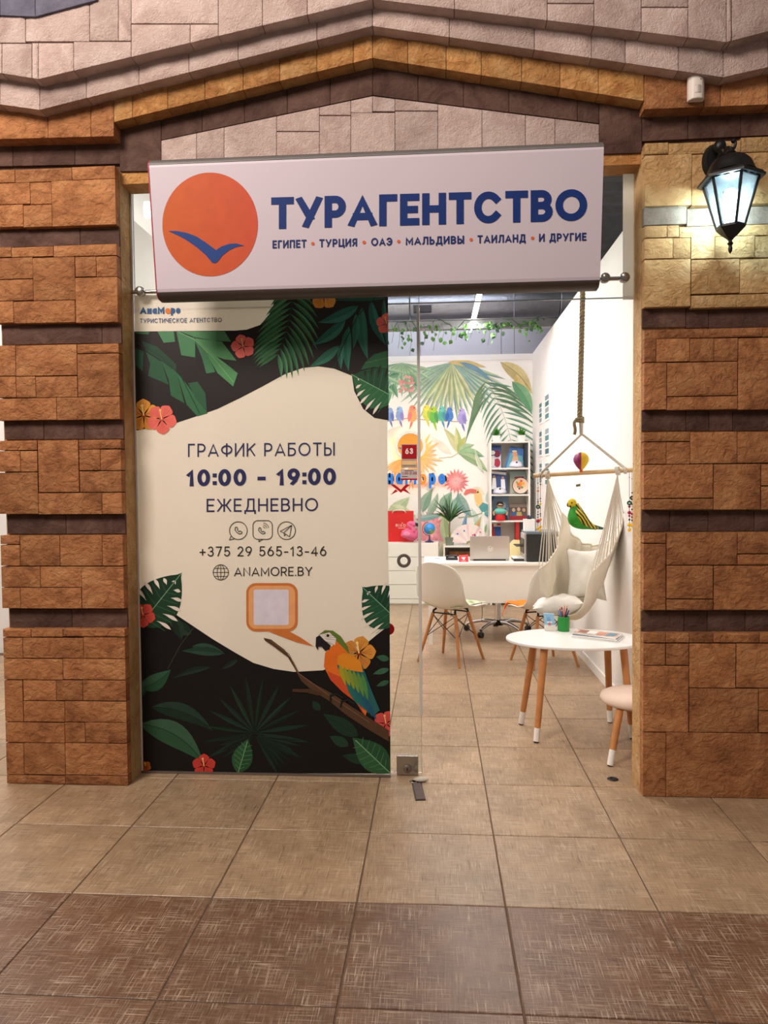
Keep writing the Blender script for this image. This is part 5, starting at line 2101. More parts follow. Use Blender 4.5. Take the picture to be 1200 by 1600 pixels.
brochure('travel_brochure', (796, 788, 826, 812.8), [(86, 70, 66), ('p', [(796, 788), (826, 788), (826, 793), (796, 793)], (150, 130, 120)), ('d', 803, 797, 2.6, 3, (206, 170, 140)), ('d', 811, 796, 2.6, 3, (216, 180, 150)), ('d', 819, 797, 2.6, 3, (196, 160, 130)), ('p', [(796, 806), (826, 806), (826, 812.8), (796, 812.8)], (150, 34, 44)), ('p', [(800, 800), (807, 800), (808, 806), (799, 806)], (60, 90, 140)), ('p', [(808, 800), (815, 800), (816, 806), (807, 806)], (180, 160, 90))],
         'low wide group-photo brochure on the third bookcase shelf', Y=8.74)
brochure('travel_brochure', (765.6, 816, 783, 848), [(214, 208, 202), ('p', [(772, 822), (783, 822), (783, 848), (772, 848)], (40, 76, 140)), ('p', [(766, 848), (767, 818), (771, 817), (776, 848)], (170, 40, 30)), ('p', [(777, 817), (782.5, 817), (782.5, 820), (777, 820)], (206, 60, 46))],
         'white, red and blue brochure in the lowest visible bookcase bay', Y=8.72)


def book(px, c, label, Y=8.66):
    x0, y0, x1, y1 = px
    A, B = onY(x0, y1, Y), onY(x1, y0, Y)
    A.z += sit(A)
    t_ = thing('book', ((A.x+B.x)/2, Y+.08, A.z), label, 'book', 'books in the bookcase')
    m_ = mat('book_'+label[:14], c, .5, noise=.1, nscale=20)
    MB().box((A.x, Y, A.z), (A.x+.003, Y+.16, B.z)).build('cover', m_, t_)
    MB().box((B.x-.003, Y, A.z), (B.x, Y+.16, B.z)).build('cover', m_, t_)
    MB().box((A.x, Y-.001, A.z), (B.x, Y+.003, B.z)).build('spine', m_, t_)
    MB().box((A.x+.003, Y+.003, A.z+.004), (B.x-.003, Y+.155, B.z-.004)).build('pages', 'white_paint', t_)


book((819.6, 694, 822.6, 730.2), (40, 44, 52), 'charcoal book upright, left of the pair at the top right of the bookcase')
book((822.9, 692, 825.8, 730.2), (64, 74, 84), 'slate book upright, right of the pair at the top right of the bookcase')
book((806, 815, 811.5, 848), (186, 46, 40), 'red book upright in the lowest visible bookcase bay')
book((811.8, 815, 817, 848), (44, 40, 44), 'black book upright beside the red one in the bookcase')


def cap(cx, yb, w, label, Y=8.64):
    b = onY(cx, yb, Y)
    b.z += sit(b)
    k = Y/1137.2
    t_ = thing('baseball_cap', b, label, 'cap', 'white caps in the bookcase')
    r = w*k*.40
    pr_ = [(r*math.cos(PI/2*i/7), r*.82*math.sin(PI/2*i/7)) for i in range(8)]
    pr_[-1] = (0, r*.82)
    MB().lathe(pr_, (b.x, Y+r*.9, b.z+.018), 20).build('crown', mat('cap_white', (224, 222, 232), .8, noise=.03, nscale=20), t_, smooth=True)
    vz = []
    n_ = 14
    rim = [Vector((b.x+w*k*.5*math.cos(PI+PI*i/n_), Y+r*.55+w*k*.36*math.sin(PI+PI*i/n_)-.0, b.z+.012-.012*abs(math.cos(PI*i/n_)))) for i in range(n_+1)]
    MB().prism(rim, (0, 0, .005)).build('visor', 'cap_white', t_)
    pp = Print(lambda x, y, l: onY(x, y, Y-.004)+Vector((0, -l, 0)), .0005)
    e = onY(cx, yb-8, Y)
    MB().ball((e.x, Y+.005, e.z), .011, 10, 6, (1, .35, 1)).build('badge', 'black_plastic', t_)


cap(807.5, 730.4, 28, 'white baseball cap with dark badge in the top bookcase bay')
cap(781.5, 771.8, 27, 'white baseball cap with dark badge in the second bookcase bay')
pc = onY(813.5, 757.5, 8.70)
pc.z = shz[2]+.1015
pt_ = thing('decor_plate', (pc.x, 8.72, pc.z-.095), 'round souvenir plate with orange floral picture in the second bookcase bay', 'plate')
MB().lathe([(0, .0), (.072, .0), (.096, -.012), (.098, -.006), (.074, .008), (0, .008)], (pc.x, 8.715, pc.z), 32, 'y').build('dish', mat('plate_cream', (236, 206, 186), .3, noise=.04), pt_, smooth=True)
MB().lathe([(.092, -.013), (.1, -.013), (.1, -.004), (.092, -.004), (.092, -.013)], (pc.x, 8.715, pc.z), 32, 'y', caps=False).build('rim', mat('plate_rim', (62, 52, 50), .4, noise=.05), pt_)
pp = Print(lambda x, y, l: onY(x, y, 8.713)+Vector((0, -l, 0)), .0006)
for (dx, dy, r, c) in ((0, -2, 3.4, (236, 150, 60)), (-4, -1, 2.4, (226, 120, 60)), (4, -2, 2.6, (240, 176, 90)), (-1, 3, 2.6, (226, 130, 110)), (2, 4, 2, (110, 150, 90)), (-4, 3, 1.8, (120, 160, 100)), (1, -6, 1.8, (206, 90, 70)), (-6, -4, 1.6, (150, 176, 110)), (6, 2, 1.8, (236, 206, 120)), (-2, 6, 1.5, (80, 70, 66))):
    pp.disc(813.5+dx, 757.5+dy, r, r, c, 12)
pp.build('picture', 'item_print', pt_)
# little doll with sunglasses and a red skirt
dp = onY(781.5, 812.6, 8.66)
dp.z += sit(dp)
dl = thing('souvenir_doll', dp, 'small souvenir doll with dark hair, teal top and red skirt in the bookcase', 'doll')
MB().lathe([(0, 0), (.058, 0), (.062, .01), (.056, .055), (.045, .075), (0, .075)], dp, 18).build('skirt', mat('doll_red', (206, 30, 36), .7, noise=.06, nscale=30), dl, smooth=40)
MB().lathe([(.045, .072), (.068, .085), (.074, .11), (.055, .135), (.03, .145), (0, .146)], dp, 18).build('top', mat('doll_teal', (110, 186, 172), .8, noise=.15, nscale=40), dl, smooth=True)
MB().ball(dp+Vector((0, 0, .172)), .036, 16, 10).build('head', mat('doll_skin', (206, 160, 122), .6, noise=.04), dl, smooth=True)
MB().ball(dp+Vector((0, .010, .186)), .041, 16, 10, (1, .9, .95)).build('hair', 'black_plastic', dl, smooth=True)
MB().box(dp+Vector((-.03, -.04, .168)), dp+Vector((.03, -.03, .182))).build('sunglasses', 'black_plastic', dl)
MB().lathe([(.03, .128), (.05, .133), (.03, .142)], dp, 14).build('collar', mat('doll_yellow', (236, 206, 80), .7, noise=.06), dl, smooth=True)
for s_ in (-1, 1):
    MB().tube([dp+Vector((s_*.055, -.01, .12)), dp+Vector((s_*.08, -.015, .09)), dp+Vector((s_*.07, -.025, .065))], .012, 8).build('arm', 'doll_skin', dl, smooth=True)

mat('leaf_bright', (70, 140, 40), .5, noise=.3, nscale=24)
# potted plants on the bookcase
rp = random.Random(9)
for i, (x, lab) in enumerate(((775.3, 'small green tuft in a white square pot, left one on the bookcase'), (814.5, 'small green tuft in a white square pot, right one on the bookcase'))):
    b = onY(x, 689, 8.72)
    b.z = bzt
    t_ = thing('potted_plant', b, lab, 'plant', 'plants on the bookcase')
    w1, w0 = .046, .038
    MB().add([b+Vector((sx*w0, sy*w0, 0)) for sx, sy in ((-1, -1), (1, -1), (1, 1), (-1, 1))]+[b+Vector((sx*w1, sy*w1, .075)) for sx, sy in ((-1, -1), (1, -1), (1, 1), (-1, 1))],
             [(0, 1, 2, 3), (4, 5, 6, 7), (0, 1, 5, 4), (1, 2, 6, 5), (2, 3, 7, 6), (3, 0, 4, 7)]).build('pot', 'white_paint', t_, mods=[bev(.003)])
    m_ = MB()
    for k in range(90):
        a, e = rp.uniform(0, 2*PI), rp.uniform(.15, 1.45)
        L = rp.uniform(.06, .115)
        d_ = Vector((math.cos(a)*math.cos(e), math.sin(a)*math.cos(e), math.sin(e)))
        s0 = b+Vector((0, 0, .074))
        q = Vector((-math.sin(a), math.cos(a), 0))*.008
        m_.add([s0+d_*.01, s0+d_*L*.6+q, s0+d_*L, s0+d_*L*.6-q], [(0, 1, 2, 3)])
    o = m_.build('foliage', 'leaf_bright', t_)
    o['kind'] = 'stuff'

# ---------------------------------------------------------------- drawer cabinet and what stands on it
cb = thing('drawer_cabinet', (-.45, 8.78, 0), 'long low white cabinet of drawers below the glowing letters', 'cabinet')
cx0, cx1, cy0, cy1 = -1.0, .042, 8.62, 8.93
MB().box((cx0, cy0+.016, .0), (cx1, cy1, .742)).build('body', 'white_laminate', cb)
dz = [.742]+[onY(640, y, 8.62).z for y in (870.3, 892, 913.6, 936)]+[.012]
for a, b in zip(dz, dz[1:]):
    for (u0, u1) in ((cx0, -.66), (-.66, cx1)):
        MB().box((u0+.003, cy0, b+.003), (u1-.003, cy0+.016, a-.003)).build('drawer', 'white_laminate', cb, mods=[bev(.002, 1)])
CT = .742
# red paper bag
A = onY(606, 845, 8.72)
bgx0, bgx1 = onY(588, 840, 8.74).x, onY(646, 840, 8.74).x
bag = thing('paper_bag', ((bgx0+bgx1)/2, 8.83, CT), 'glossy red paper gift bag with rope handles on the drawer cabinet', 'bag')
zt_ = onY(630, 799, 8.72).z
MB().add([(bgx0, 8.775, CT), (bgx1, 8.775, CT), (bgx1, 8.90, CT), (bgx0, 8.90, CT), (bgx0, 8.80, zt_), (bgx1, 8.80, zt_), (bgx1, 8.88, zt_), (bgx0, 8.88, zt_)],
         [(0, 1, 2, 3), (0, 1, 5, 4), (1, 2, 6, 5), (2, 3, 7, 6), (3, 0, 4, 7)]).build('bag_body', mat('bag_red', (214, 30, 28), .35, noise=.05, nscale=6), bag)
for Y in (8.797, 8.884):
    hx = (bgx0+bgx1)/2+.05
    MB().tube(bez([(hx-.08, Y, zt_-.02), (hx-.07, Y-.02, zt_-.0), (hx-.03, Y-.03, zt_+.012), (hx+.03, Y-.03, zt_+.012), (hx+.07, Y-.02, zt_), (hx+.08, Y, zt_-.02)], 5), .006, 8).build('handle', 'cotton_cord', bag, smooth=True)


def put_bag(x, y, l):
    p = onY(x, y, 8.71)
    Y = 8.775+.025*(p.z-CT)/(zt_-CT)
    p = onY(x, y, Y-.0012-l)
    return p


pp = Print(put_bag, .0004)
write(pp, 'RIXOS', 618.5, 638, 823, 823, 818.8, .16, (240, 214, 206), gap=.4)
pp.poly([(622, 824.6), (634, 824.6), (634, 825.4), (622, 825.4)], (236, 196, 188))
pp.line([(627.6, 818), (628.6, 816.4), (629.6, 818)], .6, (240, 214, 206))
pp.build('bag_lettering', 'item_print', bag)
# plush flamingo
f0 = onY(641, 845, 8.66)
f0.z = CT
k = 8.66/1137.2
fl_ = thing('plush_flamingo', f0, 'pink plush flamingo sitting in front of the red bag', 'plush toy')
pk = mat('plush_pink', (236, 106, 150), .95, noise=.1, nscale=60, bump=.3, bscale=160)


def fp_(x, y, dy=0):
    p = onY(x, y, 8.66)
    return Vector((p.x, 8.66+dy, max(CT+.004, p.z)))


MB().tube([fp_(628, 838), fp_(631, 835), fp_(637, 834), fp_(644, 835), fp_(650, 837), fp_(653.5, 838)], [.02, .05, .072, .076, .06, .02], 16).build('body', pk, fl_, smooth=True)
MB().tube(bez([fp_(638, 833, -.04), fp_(646, 829, -.05), fp_(644, 824, -.05), fp_(639, 820, -.05), fp_(641, 817.5, -.05), fp_(645, 817.5, -.05)], 5), .026, 12).build('neck', pk, fl_, smooth=True)
MB().ball(fp_(646, 818.4, -.05), .034, 14, 10, (1.1, .9, .9)).build('head', pk, fl_, smooth=True)
MB().tube(bez([fp_(649, 818, -.055), fp_(652, 819, -.06), fp_(652.5, 822, -.06)], 5), [.018]*5+[.015]*5+[.006], 10).build('beak', 'black_plastic', fl_, smooth=True)
MB().ball(fp_(636, 834, -.062), .04, 14, 8, (1.2, .45, .75)).build('wing', mat('plush_wing', (244, 140, 176), .95, noise=.1, nscale=60), fl_, smooth=True)
# globe
g0 = onY(671, 844, 8.68)
g0.z = CT
gr = 9.2*8.68/1137.2
gb = thing('desk_globe', g0, 'small blue desk globe on the cabinet beside the flamingo', 'globe')
gc = onY(671, 826, 8.68)
globe_m = bpy.data.materials.new('globe_map')
globe_m.use_nodes = True
nt = globe_m.node_tree
nn = nt.nodes.new('ShaderNodeTexNoise')
nn.inputs['Scale'].default_value = 14
nn.inputs['Detail'].default_value = 3
cr = nt.nodes.new('ShaderNodeValToRGB')
cr.color_ramp.interpolation = 'CONSTANT'
cr.color_ramp.elements[0].color = lin((48, 140, 210))
cr.color_ramp.elements[1].color = lin((150, 176, 70))
cr.color_ramp.elements[1].position = .56
tcn = nt.nodes.new('ShaderNodeTexCoord')
nt.links.new(tcn.outputs['Object'], nn.inputs['Vector'])
nt.links.new(nn.outputs['Fac'], cr.inputs['Fac'])
nt.links.new(cr.outputs['Color'], nt.nodes['Principled BSDF'].inputs['Base Color'])
nt.nodes['Principled BSDF'].inputs['Roughness'].default_value = .35
MB().ball(gc, gr, 24, 16).build('sphere', globe_m, gb, smooth=True)
MB().tube([gc+Vector(((gr+.012)*math.cos(a), 0, (gr+.012)*math.sin(a))) for a in [math.radians(100+170*i/16) for i in range(17)]], .004, 8).build('meridian', 'black_plastic', gb, smooth=True)
MB().lathe([(0, 0), (.055, 0), (.055, .008), (.02, .02), (.010, .04), (.008, gc.z-gr-CT-.006)], g0, 20).build('stand', mat('globe_stand', (40, 48, 96), .4, noise=.05), gb, smooth=True)

# low open shelf with plant and fan
ls = thing('low_shelf_unit', (.36, 8.78, 0), 'low white open shelf unit behind the desk under the folding fan', 'shelf')
l0, l1 = .10, .52
ltz = onY(700, 853, 8.64).z
for X in (l0, l1-.018):
    MB().box((X, 8.64, 0), (X+.018, 8.93, ltz)).build('side_panel', 'white_laminate', ls)
for z in (ltz, ltz-.30, .09):
    MB().box((l0+.018, 8.64, z-.018), (l1-.018, 8.93, z)).build('shelf', 'white_laminate', ls)
MB().box((l0+.018, 8.925, 0), (l1-.018, 8.93, ltz-.02)).build('back_panel', 'white_laminate', ls)
a_ = onY(701, 869.5, 8.70)
bk_ = thing('framed_photo', (l0+.24, 8.74, ltz-.30), 'dark framed photograph with a golden glow in the low shelf', 'picture')
MB().box((l0+.05, 8.74, ltz-.299), (l0+.42, 8.76, ltz-.05)).build('frame', mat('frame_dark', (44, 34, 30), .4, noise=.1), bk_, mods=[bev(.003)])
MB().box((l0+.075, 8.737, ltz-.275), (l0+.395, 8.741, ltz-.075)).build('photo', mat('photo_gold', (120, 74, 36), .4, noise=.6, nscale=10), bk_)
# spiky plant in a grey pot
pp0 = onY(702.8, 852.6, 8.74)
pp0.z = ltz
pl_ = thing('potted_palm', pp0, 'spiky dracaena in a grey-green pot on the low shelf', 'plant')
MB().lathe([(0, 0), (.046, 0), (.060, .095), (.056, .097), (.052, .085), (0, .085)], pp0, 20).build('pot', mat('pot_grey', (118, 128, 112), .6, noise=.06), pl_, smooth=40)
MB().tube([pp0+Vector((0, 0, .08)), pp0+Vector((-.004, 0, .2)), pp0+Vector((.002, 0, .29))], [.011, .009, .008], 8).build('trunk', mat('bark', (128, 112, 88), .9, noise=.2, nscale=40), pl_, smooth=True)
for i in range(34):
    a = rp.uniform(0, 2*PI)
    e = rp.uniform(.35, 1.5)
    L = rp.uniform(.22, .42)
    s0 = pp0+Vector((0, 0, .27+.05*rp.random()))
    d_ = Vector((math.cos(a)*math.cos(e), math.sin(a)*math.cos(e)*.55, math.sin(e)))
    q = d_.cross(Vector((0, 1, .2))).normalized()*.008
    t1 = s0+d_*L*.5
    t2 = s0+d_*L+Vector((0, 0, -L*.14))
    MB().add([s0-q*.6, s0+q*.6, t1+q, t2, t1-q], [(0, 1, 2, 3, 4)]).build('leaf', ['leaf_dark', 'leaf_green'][i % 3 == 0], pl_)
# folding fan
fc = onY(733, 852.6, 8.70)
fc.z = ltz
fn = thing('folding_fan', fc, 'open pale folding fan with painted flowers standing on the low shelf', 'fan')
n_ = 18
for i in range(n_):
    a0, a1 = math.radians(6+168*i/n_), math.radians(6+168*(i+1)/n_)
    r0, r1 = .035, .235
    z0 = .02
    y0, y1 = 8.70, 8.70+.006*(1 if i % 2 else -1)
    q = [(fc.x+r0*math.cos(a0), 8.70, fc.z+z0+r0*math.sin(a0)), (fc.x+r1*math.cos(a0), 8.697+.004*(i % 2), fc.z+z0+r1*math.sin(a0)), (fc.x+r1*math.cos(a1), 8.697+.004*((i+1) % 2), fc.z+z0+r1*math.sin(a1)), (fc.x+r0*math.cos(a1), 8.70, fc.z+z0+r0*math.sin(a1))]
    MB().prism(q, (0, .002, 0)).build('fan_rib', mat(['fan_paper', 'fan_paper_pink'][i % 4 == 1], [(236, 222, 214), (230, 200, 200)][i % 4 == 1], .7, noise=.05, nscale=30), fn)
for i in range(9):
    a, r = math.radians(rp.uniform(20, 160)), rp.uniform(.11, .21)
    MB().lathe([(0, -.0012), (.010, -.001), (.011, 0)], (fc.x+r*math.cos(a), 8.696, fc.z+.02+r*math.sin(a)), 8, 'y').build('painted_flower', ['bag_red', 'plush_pink', 'letter_blue'][i % 3], fn)
MB().lathe([(0, -.006), (.012, -.006), (.012, .006), (0, .006)], (fc.x, 8.70, fc.z+.018), 12, 'y').build('pivot', 'pale_wood', fn)
# white post lamp
lp = onY(755.5, 852, 8.66)
wp_ = thing('white_stand', (lp.x, 8.66, ltz*0+.0), 'slim white upright stand beside the bookcase', 'stand')
MB().box((lp.x-.012, 8.65, 0), (lp.x+.012, 8.674, onY(755.5, 800, 8.66).z)).build('post', 'white_paint', wp_, mods=[bev(.003)])
MB().lathe([(0, 0), (.05, 0), (.05, .01), (0, .012)], (lp.x, 8.68, 0.0), 20).build('foot', 'white_paint', wp_)

# ---------------------------------------------------------------- desk
dk = thing('desk', (.45, 6.7, 0), 'long white office desk with a plain front panel', 'desk')
DT = .730
MB().box((-.10, 6.42, DT-.025), (1.10, 7.02, DT)).build('desk_top', 'white_laminate', dk, mods=[bev(.002)])
MB().box((-.02, 6.455, .37), (1.06, 6.472, DT-.025)).build('front_panel', 'white_laminate', dk)
for (X, Y) in ((-.06, 6.44), (-.06, 6.97), (1.03, 6.44), (1.03, 6.97)):
    MB().box((X, Y, 0), (X+.035, Y+.035, DT-.025)).build('leg', 'white_paint', dk)
# laptop
q0, q1 = onZ(734.5, 875.4, DT), onZ(797, 875.2, DT)
YLp = 6.62
lpx0, lpx1 = .316, .668
ltp = thing('laptop', ((lpx0+lpx1)/2, YLp, DT), 'open silver laptop seen from behind its lid on the desk', 'laptop')
mat('laptop_silver', (190, 184, 178), .35, .6, noise=.02, nscale=10)
MB().box((lpx0, YLp+.01, DT+.001), (lpx1, YLp+.24, DT+.016)).build('base', 'laptop_silver', ltp, mods=[bev(.003)])
hl = .212
tl = math.radians(-8)
lid = [Vector((lpx0, YLp, DT+.012)), Vector((lpx1, YLp, DT+.012)), Vector((lpx1, YLp-hl*math.sin(-tl), DT+.012+hl)), Vector((lpx0, YLp-hl*math.sin(-tl), DT+.012+hl))]
MB().prism(lid, (0, .006, 0)).build('lid', 'laptop_silver', ltp, mods=[bev(.003)])
MB().box((lpx0+.03, YLp-.004, DT+.002), (lpx1-.03, YLp+.012, DT+.014)).build('hinge', 'black_plastic', ltp)


def put_lid(x, y, l):
    Y = YLp-.015
    for _ in range(4):
        p = onY(x, y, Y)
        Y = YLp-(p.z-DT-.012)*math.sin(-tl)-.0008-l
    return onY(x, y, Y)


pp = Print(put_lid, .0004)
pp.ring(766, 857.4, 4.3, .5, (222, 222, 224), 24)
pp.line([(764.6, 854), (763.2, 860)], .6, (226, 226, 228))
pp.line([(764, 857.4), (765.4, 856.6), (764.8, 860)], .6, (226, 226, 228))
pp.line([(767.4, 856), (766.2, 861.4)], .6, (226, 226, 228))
pp.line([(767.4, 856.2), (768.8, 856.4), (768, 859.4), (766.8, 859.4)], .6, (226, 226, 228))
pp.build('lid_emblem', 'item_print', ltp)
# printer
pr0 = thing('printer', (.95, 6.66, DT), 'black office printer with silver lid at the right end of the desk', 'printer')
MB().box((.812, 6.50, DT), (1.085, 6.86, .975)).build('body', 'black_plastic', pr0, mods=[bev(.006)])
MB().box((.808, 6.495, .975), (1.089, 6.865, .998)).build('scanner_lid', mat('printer_lid', (96, 110, 122), .25, noise=.03), pr0, mods=[bev(.004)])
MB().box((.795, 6.54, DT+.005), (.813, 6.82, .975)).build('side_panel', mat('printer_grey', (176, 172, 166), .4, noise=.03), pr0, mods=[bev(.003)])
MB().box((.79, 6.55, .80), (.797, 6.80, .93)).build('output_slot', 'black_plastic', pr0)
MB().box((.725, 6.56, .862), (.80, 6.78, .870)).build('output_tray', 'black_plastic', pr0)
MB().box((.705, 6.56, DT+.002), (.80, 6.80, DT+.022)).build('paper_tray', 'black_plastic', pr0)
MB().box((.70, 6.57, DT+.022), (.80, 6.79, DT+.028)).build('paper', 'white_paint', pr0)
wbx = thing('white_box', (.85, 6.62, .998), 'small white carton standing on the printer', 'box')
zz = onY(826, 812, 6.6).z
MB().box((.80, 6.57, .9985), (.892, 6.67, zz)).build('carton', 'white_paint', wbx, mods=[bev(.002)])
MB().box((.798, 6.568, zz-.006), (.894, 6.672, zz+.004)).build('lid', 'white_paint', wbx)
orn = thing('dark_ornament', (.85, 6.62, zz+.0045), 'small dark ornament on top of the white carton', 'ornament')
MB().lathe([(0, 0), (.02, 0), (.024, .008), (.012, .016), (0, .018)], (.85, 6.62, zz+.0045), 12).build('base', 'black_plastic', orn)
for i in range(7):
    a = 2*PI*i/7
    MB().lathe([(0, 0), (.008, .006), (.004, .024), (0, .03)], (.85+.022*math.cos(a), 6.62+.022*math.sin(a), zz+.014), 6).build('petal', mat('orn_blue', (40, 44, 66), .5, noise=.1), orn)
fo = thing('folder', (.75, 6.84, DT), 'pale yellow folder standing between laptop and printer', 'folder')
MB().prism([(.70, 6.86, DT+.001), (.795, 6.86, DT+.001), (.795, 6.90, .895), (.735, 6.90, .90), (.70, 6.89, .86)], (0, .008, 0)).build('cover', mat('folder_yellow', (240, 220, 160), .6, noise=.04), fo)
MB().prism([(.704, 6.870, DT+.002), (.79, 6.870, DT+.002), (.79, 6.91, .885), (.735, 6.91, .885), (.704, 6.9, .85)], (0, .006, 0)).build('sheet', 'white_paint', fo)
# paper, phone, red card box on the desk
sp = thing('paper_sheet', onZ(684, 873, DT), 'printed sheet of paper at the left end of the desk', 'paper')
a_, b_, c2_, d2_ = onZ(673, 875.4, DT+.001), onZ(694, 875.4, DT+.001), onZ(692, 871.4, DT+.001), onZ(675, 871.4, DT+.001)
MB().prism([a_, b_, c2_, d2_], (0, 0, .004)).build('sheet', 'white_paint', sp)
mm = MB()
mm.cur = (150, 150, 156)
mm.add([v+Vector((0, 0, .0052)) for v in (a_.lerp(c2_, .3), b_.lerp(d2_, .3), c2_.lerp(a_, .3), d2_.lerp(b_, .3))], [(0, 1, 2, 3)])
mm.build('print', 'item_print', sp)
ph = thing('phone', onZ(705, 874.5, DT), 'black telephone lying on the desk beside the red card box', 'phone')
b = onZ(706, 875, DT)
MB().box((b.x-.055, b.y-.03, DT+.001), (b.x+.055, b.y+.06, DT+.022)).build('base', 'black_plastic', ph, mods=[bev(.006, 2)])
MB().tube(bez([(b.x-.055, b.y, DT+.03), (b.x-.03, b.y, DT+.036), (b.x+.02, b.y+.01, DT+.036), (b.x+.05, b.y+.01, DT+.03)], 4), [.012]*4+[.008]*5+[.012]*4, 10).build('handset', 'black_plastic', ph, smooth=True)
rb0 = onZ(724.5, 878.2, DT)
rb = thing('card_box', rb0, 'small red card holder with white arrow mark on the desk edge', 'card holder')
w_ = .042
MB().prism([(rb0.x-w_, rb0.y, DT+.001), (rb0.x+w_, rb0.y, DT+.001), (rb0.x+w_, rb0.y+.03, DT+.062), (rb0.x+w_*.2, rb0.y+.03, DT+.058), (rb0.x-w_, rb0.y+.03, DT+.056)], (0, .03, 0)).build('box', mat('card_red', (206, 34, 40), .45, noise=.04), rb)


def put_rb(x, y, l):
    p = onY(x, y, rb0.y+.01)
    return onY(x, y, rb0.y+.03*(p.z-DT)/.06-.0012-l)


pp = Print(put_rb, .0004)
pp.poly([(721, 870.6), (728, 870.6), (726.5, 872), (725, 872), (727, 873.6), (724, 875), (722, 872.4)], (240, 226, 222))
pp.poly([(721, 876), (728, 876), (728, 876.7), (721, 876.7)], (236, 206, 200))
pp.build('card_mark', 'item_print', rb)
# office chair behind the desk
ocx, ocy = .60, 7.0
oc = thing('office_chair', (ocx, ocy, 0), 'office chair with chrome five-star base on castors behind the desk', 'chair')
MB().lathe([(.028, .10), (.028, .40), (.02, .40), (.02, .44)], (ocx, ocy, 0), 18).build('column', 'chrome', oc, smooth=40)
MB().lathe([(0, .075), (.05, .075), (.055, .085), (.055, .115), (.04, .125), (0, .125)], (ocx, ocy, 0), 18).build('hub', 'black_plastic', oc, smooth=40)
for i in range(5):
    a = math.radians(18+72*i)
    d_ = Vector((math.cos(a), math.sin(a), 0))
    O = Vector((ocx, ocy, 0))
    rl = MB().tube(bez([O+d_*.04+Vector((0, 0, .105)), O+d_*.15+Vector((0, 0, .11)), O+d_*.27+Vector((0, 0, .085)), O+d_*.31+Vector((0, 0, .066))], 5), [.020]*6+[.016]*10, 10).build('base_arm', 'chrome', oc, smooth=True)
    q = Vector((-d_.y, d_.x, 0))
    ctr = O+d_*.31
    for s_ in (-1, 1):
        cw = MB()
        pts0 = []
        p_ = ctr+q*s_*.012+Vector((0, 0, .0265))
        cw.tube([p_-q*.009, p_+q*.009], .0262, 16)
        cw.build('castor', 'black_plastic', rl, smooth=40)
MB().lathe([(0, .44), (.20, .44), (.23, .455), (.235, .49), (.21, .515), (0, .52)], (ocx, ocy, 0), 28).build('seat', mat('seat_black', (36, 34, 36), .8, noise=.1, nscale=40), oc, smooth=True)

# ---------------------------------------------------------------- moulded chairs on wooden dowel legs


def make_chair():
    root = thing('shell_chair', (0, 0, 0))
    # profile from seat lip to top of back: (y, z, half width, side rise, side wrap)
    P = [(.225, .418, .185, .000, 0), (.205, .436, .205, .006, 0), (.12, .436, .222, .018, 0), (.0, .424, .228, .034, 0), (-.10, .428, .228, .05, .004), (-.165, .462, .226, .055, .02),
         (-.205, .53, .224, .045, .04), (-.23, .62, .218, .025, .055), (-.25, .71, .205, .008, .05), (-.266, .775, .178, -.006, .036), (-.275, .806, .135, -.012, .022), (-.279, .817, .07, -.006, .008)]

    def fn(u, v):
        k = v*(len(P)-1)
        i = min(len(P)-2, int(k))
        t = k-i
        a = [P[i][j]*(1-t)+P[i+1][j]*t for j in range(5)]
        x = (u*2-1)
        s = abs(x)**2.2
        return Vector((x*a[2], a[0]+a[4]*s, a[1]+a[3]*s))
    sh = MB().grid(fn, 14, 33).build('shell', mat('shell_white', (240, 236, 227), .38, noise=.01, nscale=4), root, smooth=True)
    md = sh.modifiers.new('thick', 'SOLIDIFY')
    md.thickness = .007
    md.offset = -1
    feet = {}
    for sx in (-1, 1):
        for sy in (-1, 1):
            top = Vector((sx*.105, sy*.095-.01, .392))
            ft = Vector((sx*.195, sy*.185-.01, 0))
            lg = MB().tube([ft, ft.lerp(top, .5), top], [.0105, .0135, .0145], 14).build('leg', 'beech', root, smooth=40)
            MB().tube([top, top+Vector((sx*-.004, 0, .02)), Vector((sx*.09, sy*.07-.01, .425))], .009, 8).build('leg_bracket', 'black_metal', lg, smooth=True)
            feet[(sx, sy)] = (ft, top)
    for (a, b) in (((-1, -1), (1, -1)), ((-1, 1), (1, 1)), ((-1, -1), (-1, 1)), ((1, -1), (1, 1))):
        for (p, q) in ((a, b), (b, a)):
            A = feet[p][0].lerp(feet[p][1], .52)
            B = feet[q][0].lerp(feet[q][1], .97)
            MB().tube([A, B], .0032, 6).build('brace', 'black_metal', root)
    MB().tube([(-.105, -.105, .395), (.105, -.105, .395)], .006, 6).build('crossbar', 'black_metal', root)
    MB().tube([(-.105, .085, .395), (.105, .085, .395)], .006, 6).build('crossbar', 'black_metal', root)
    return root


ch1 = make_chair()
ch2 = dup(ch1, (.85, 5.80, 0), math.atan2(.36, .93))
ch1.location = (.128, 5.87, 0)
ch1.rotation_euler = (0, 0, -math.atan2(.55, .83))
tag(ch1, 'white moulded shell chair with wooden legs and a green cushion, by the glass door', 'chair', 'shell chairs at the desk')
tag(ch2, 'white moulded shell chair with wooden legs behind the hanging chair', 'chair', 'shell chairs at the desk')


def at_chair(ch, p):
    a = ch.rotation_euler.z
    return Vector((ch.location.x+p[0]*math.cos(a)-p[1]*math.sin(a), ch.location.y+p[0]*math.sin(a)+p[1]*math.cos(a), p[2]))


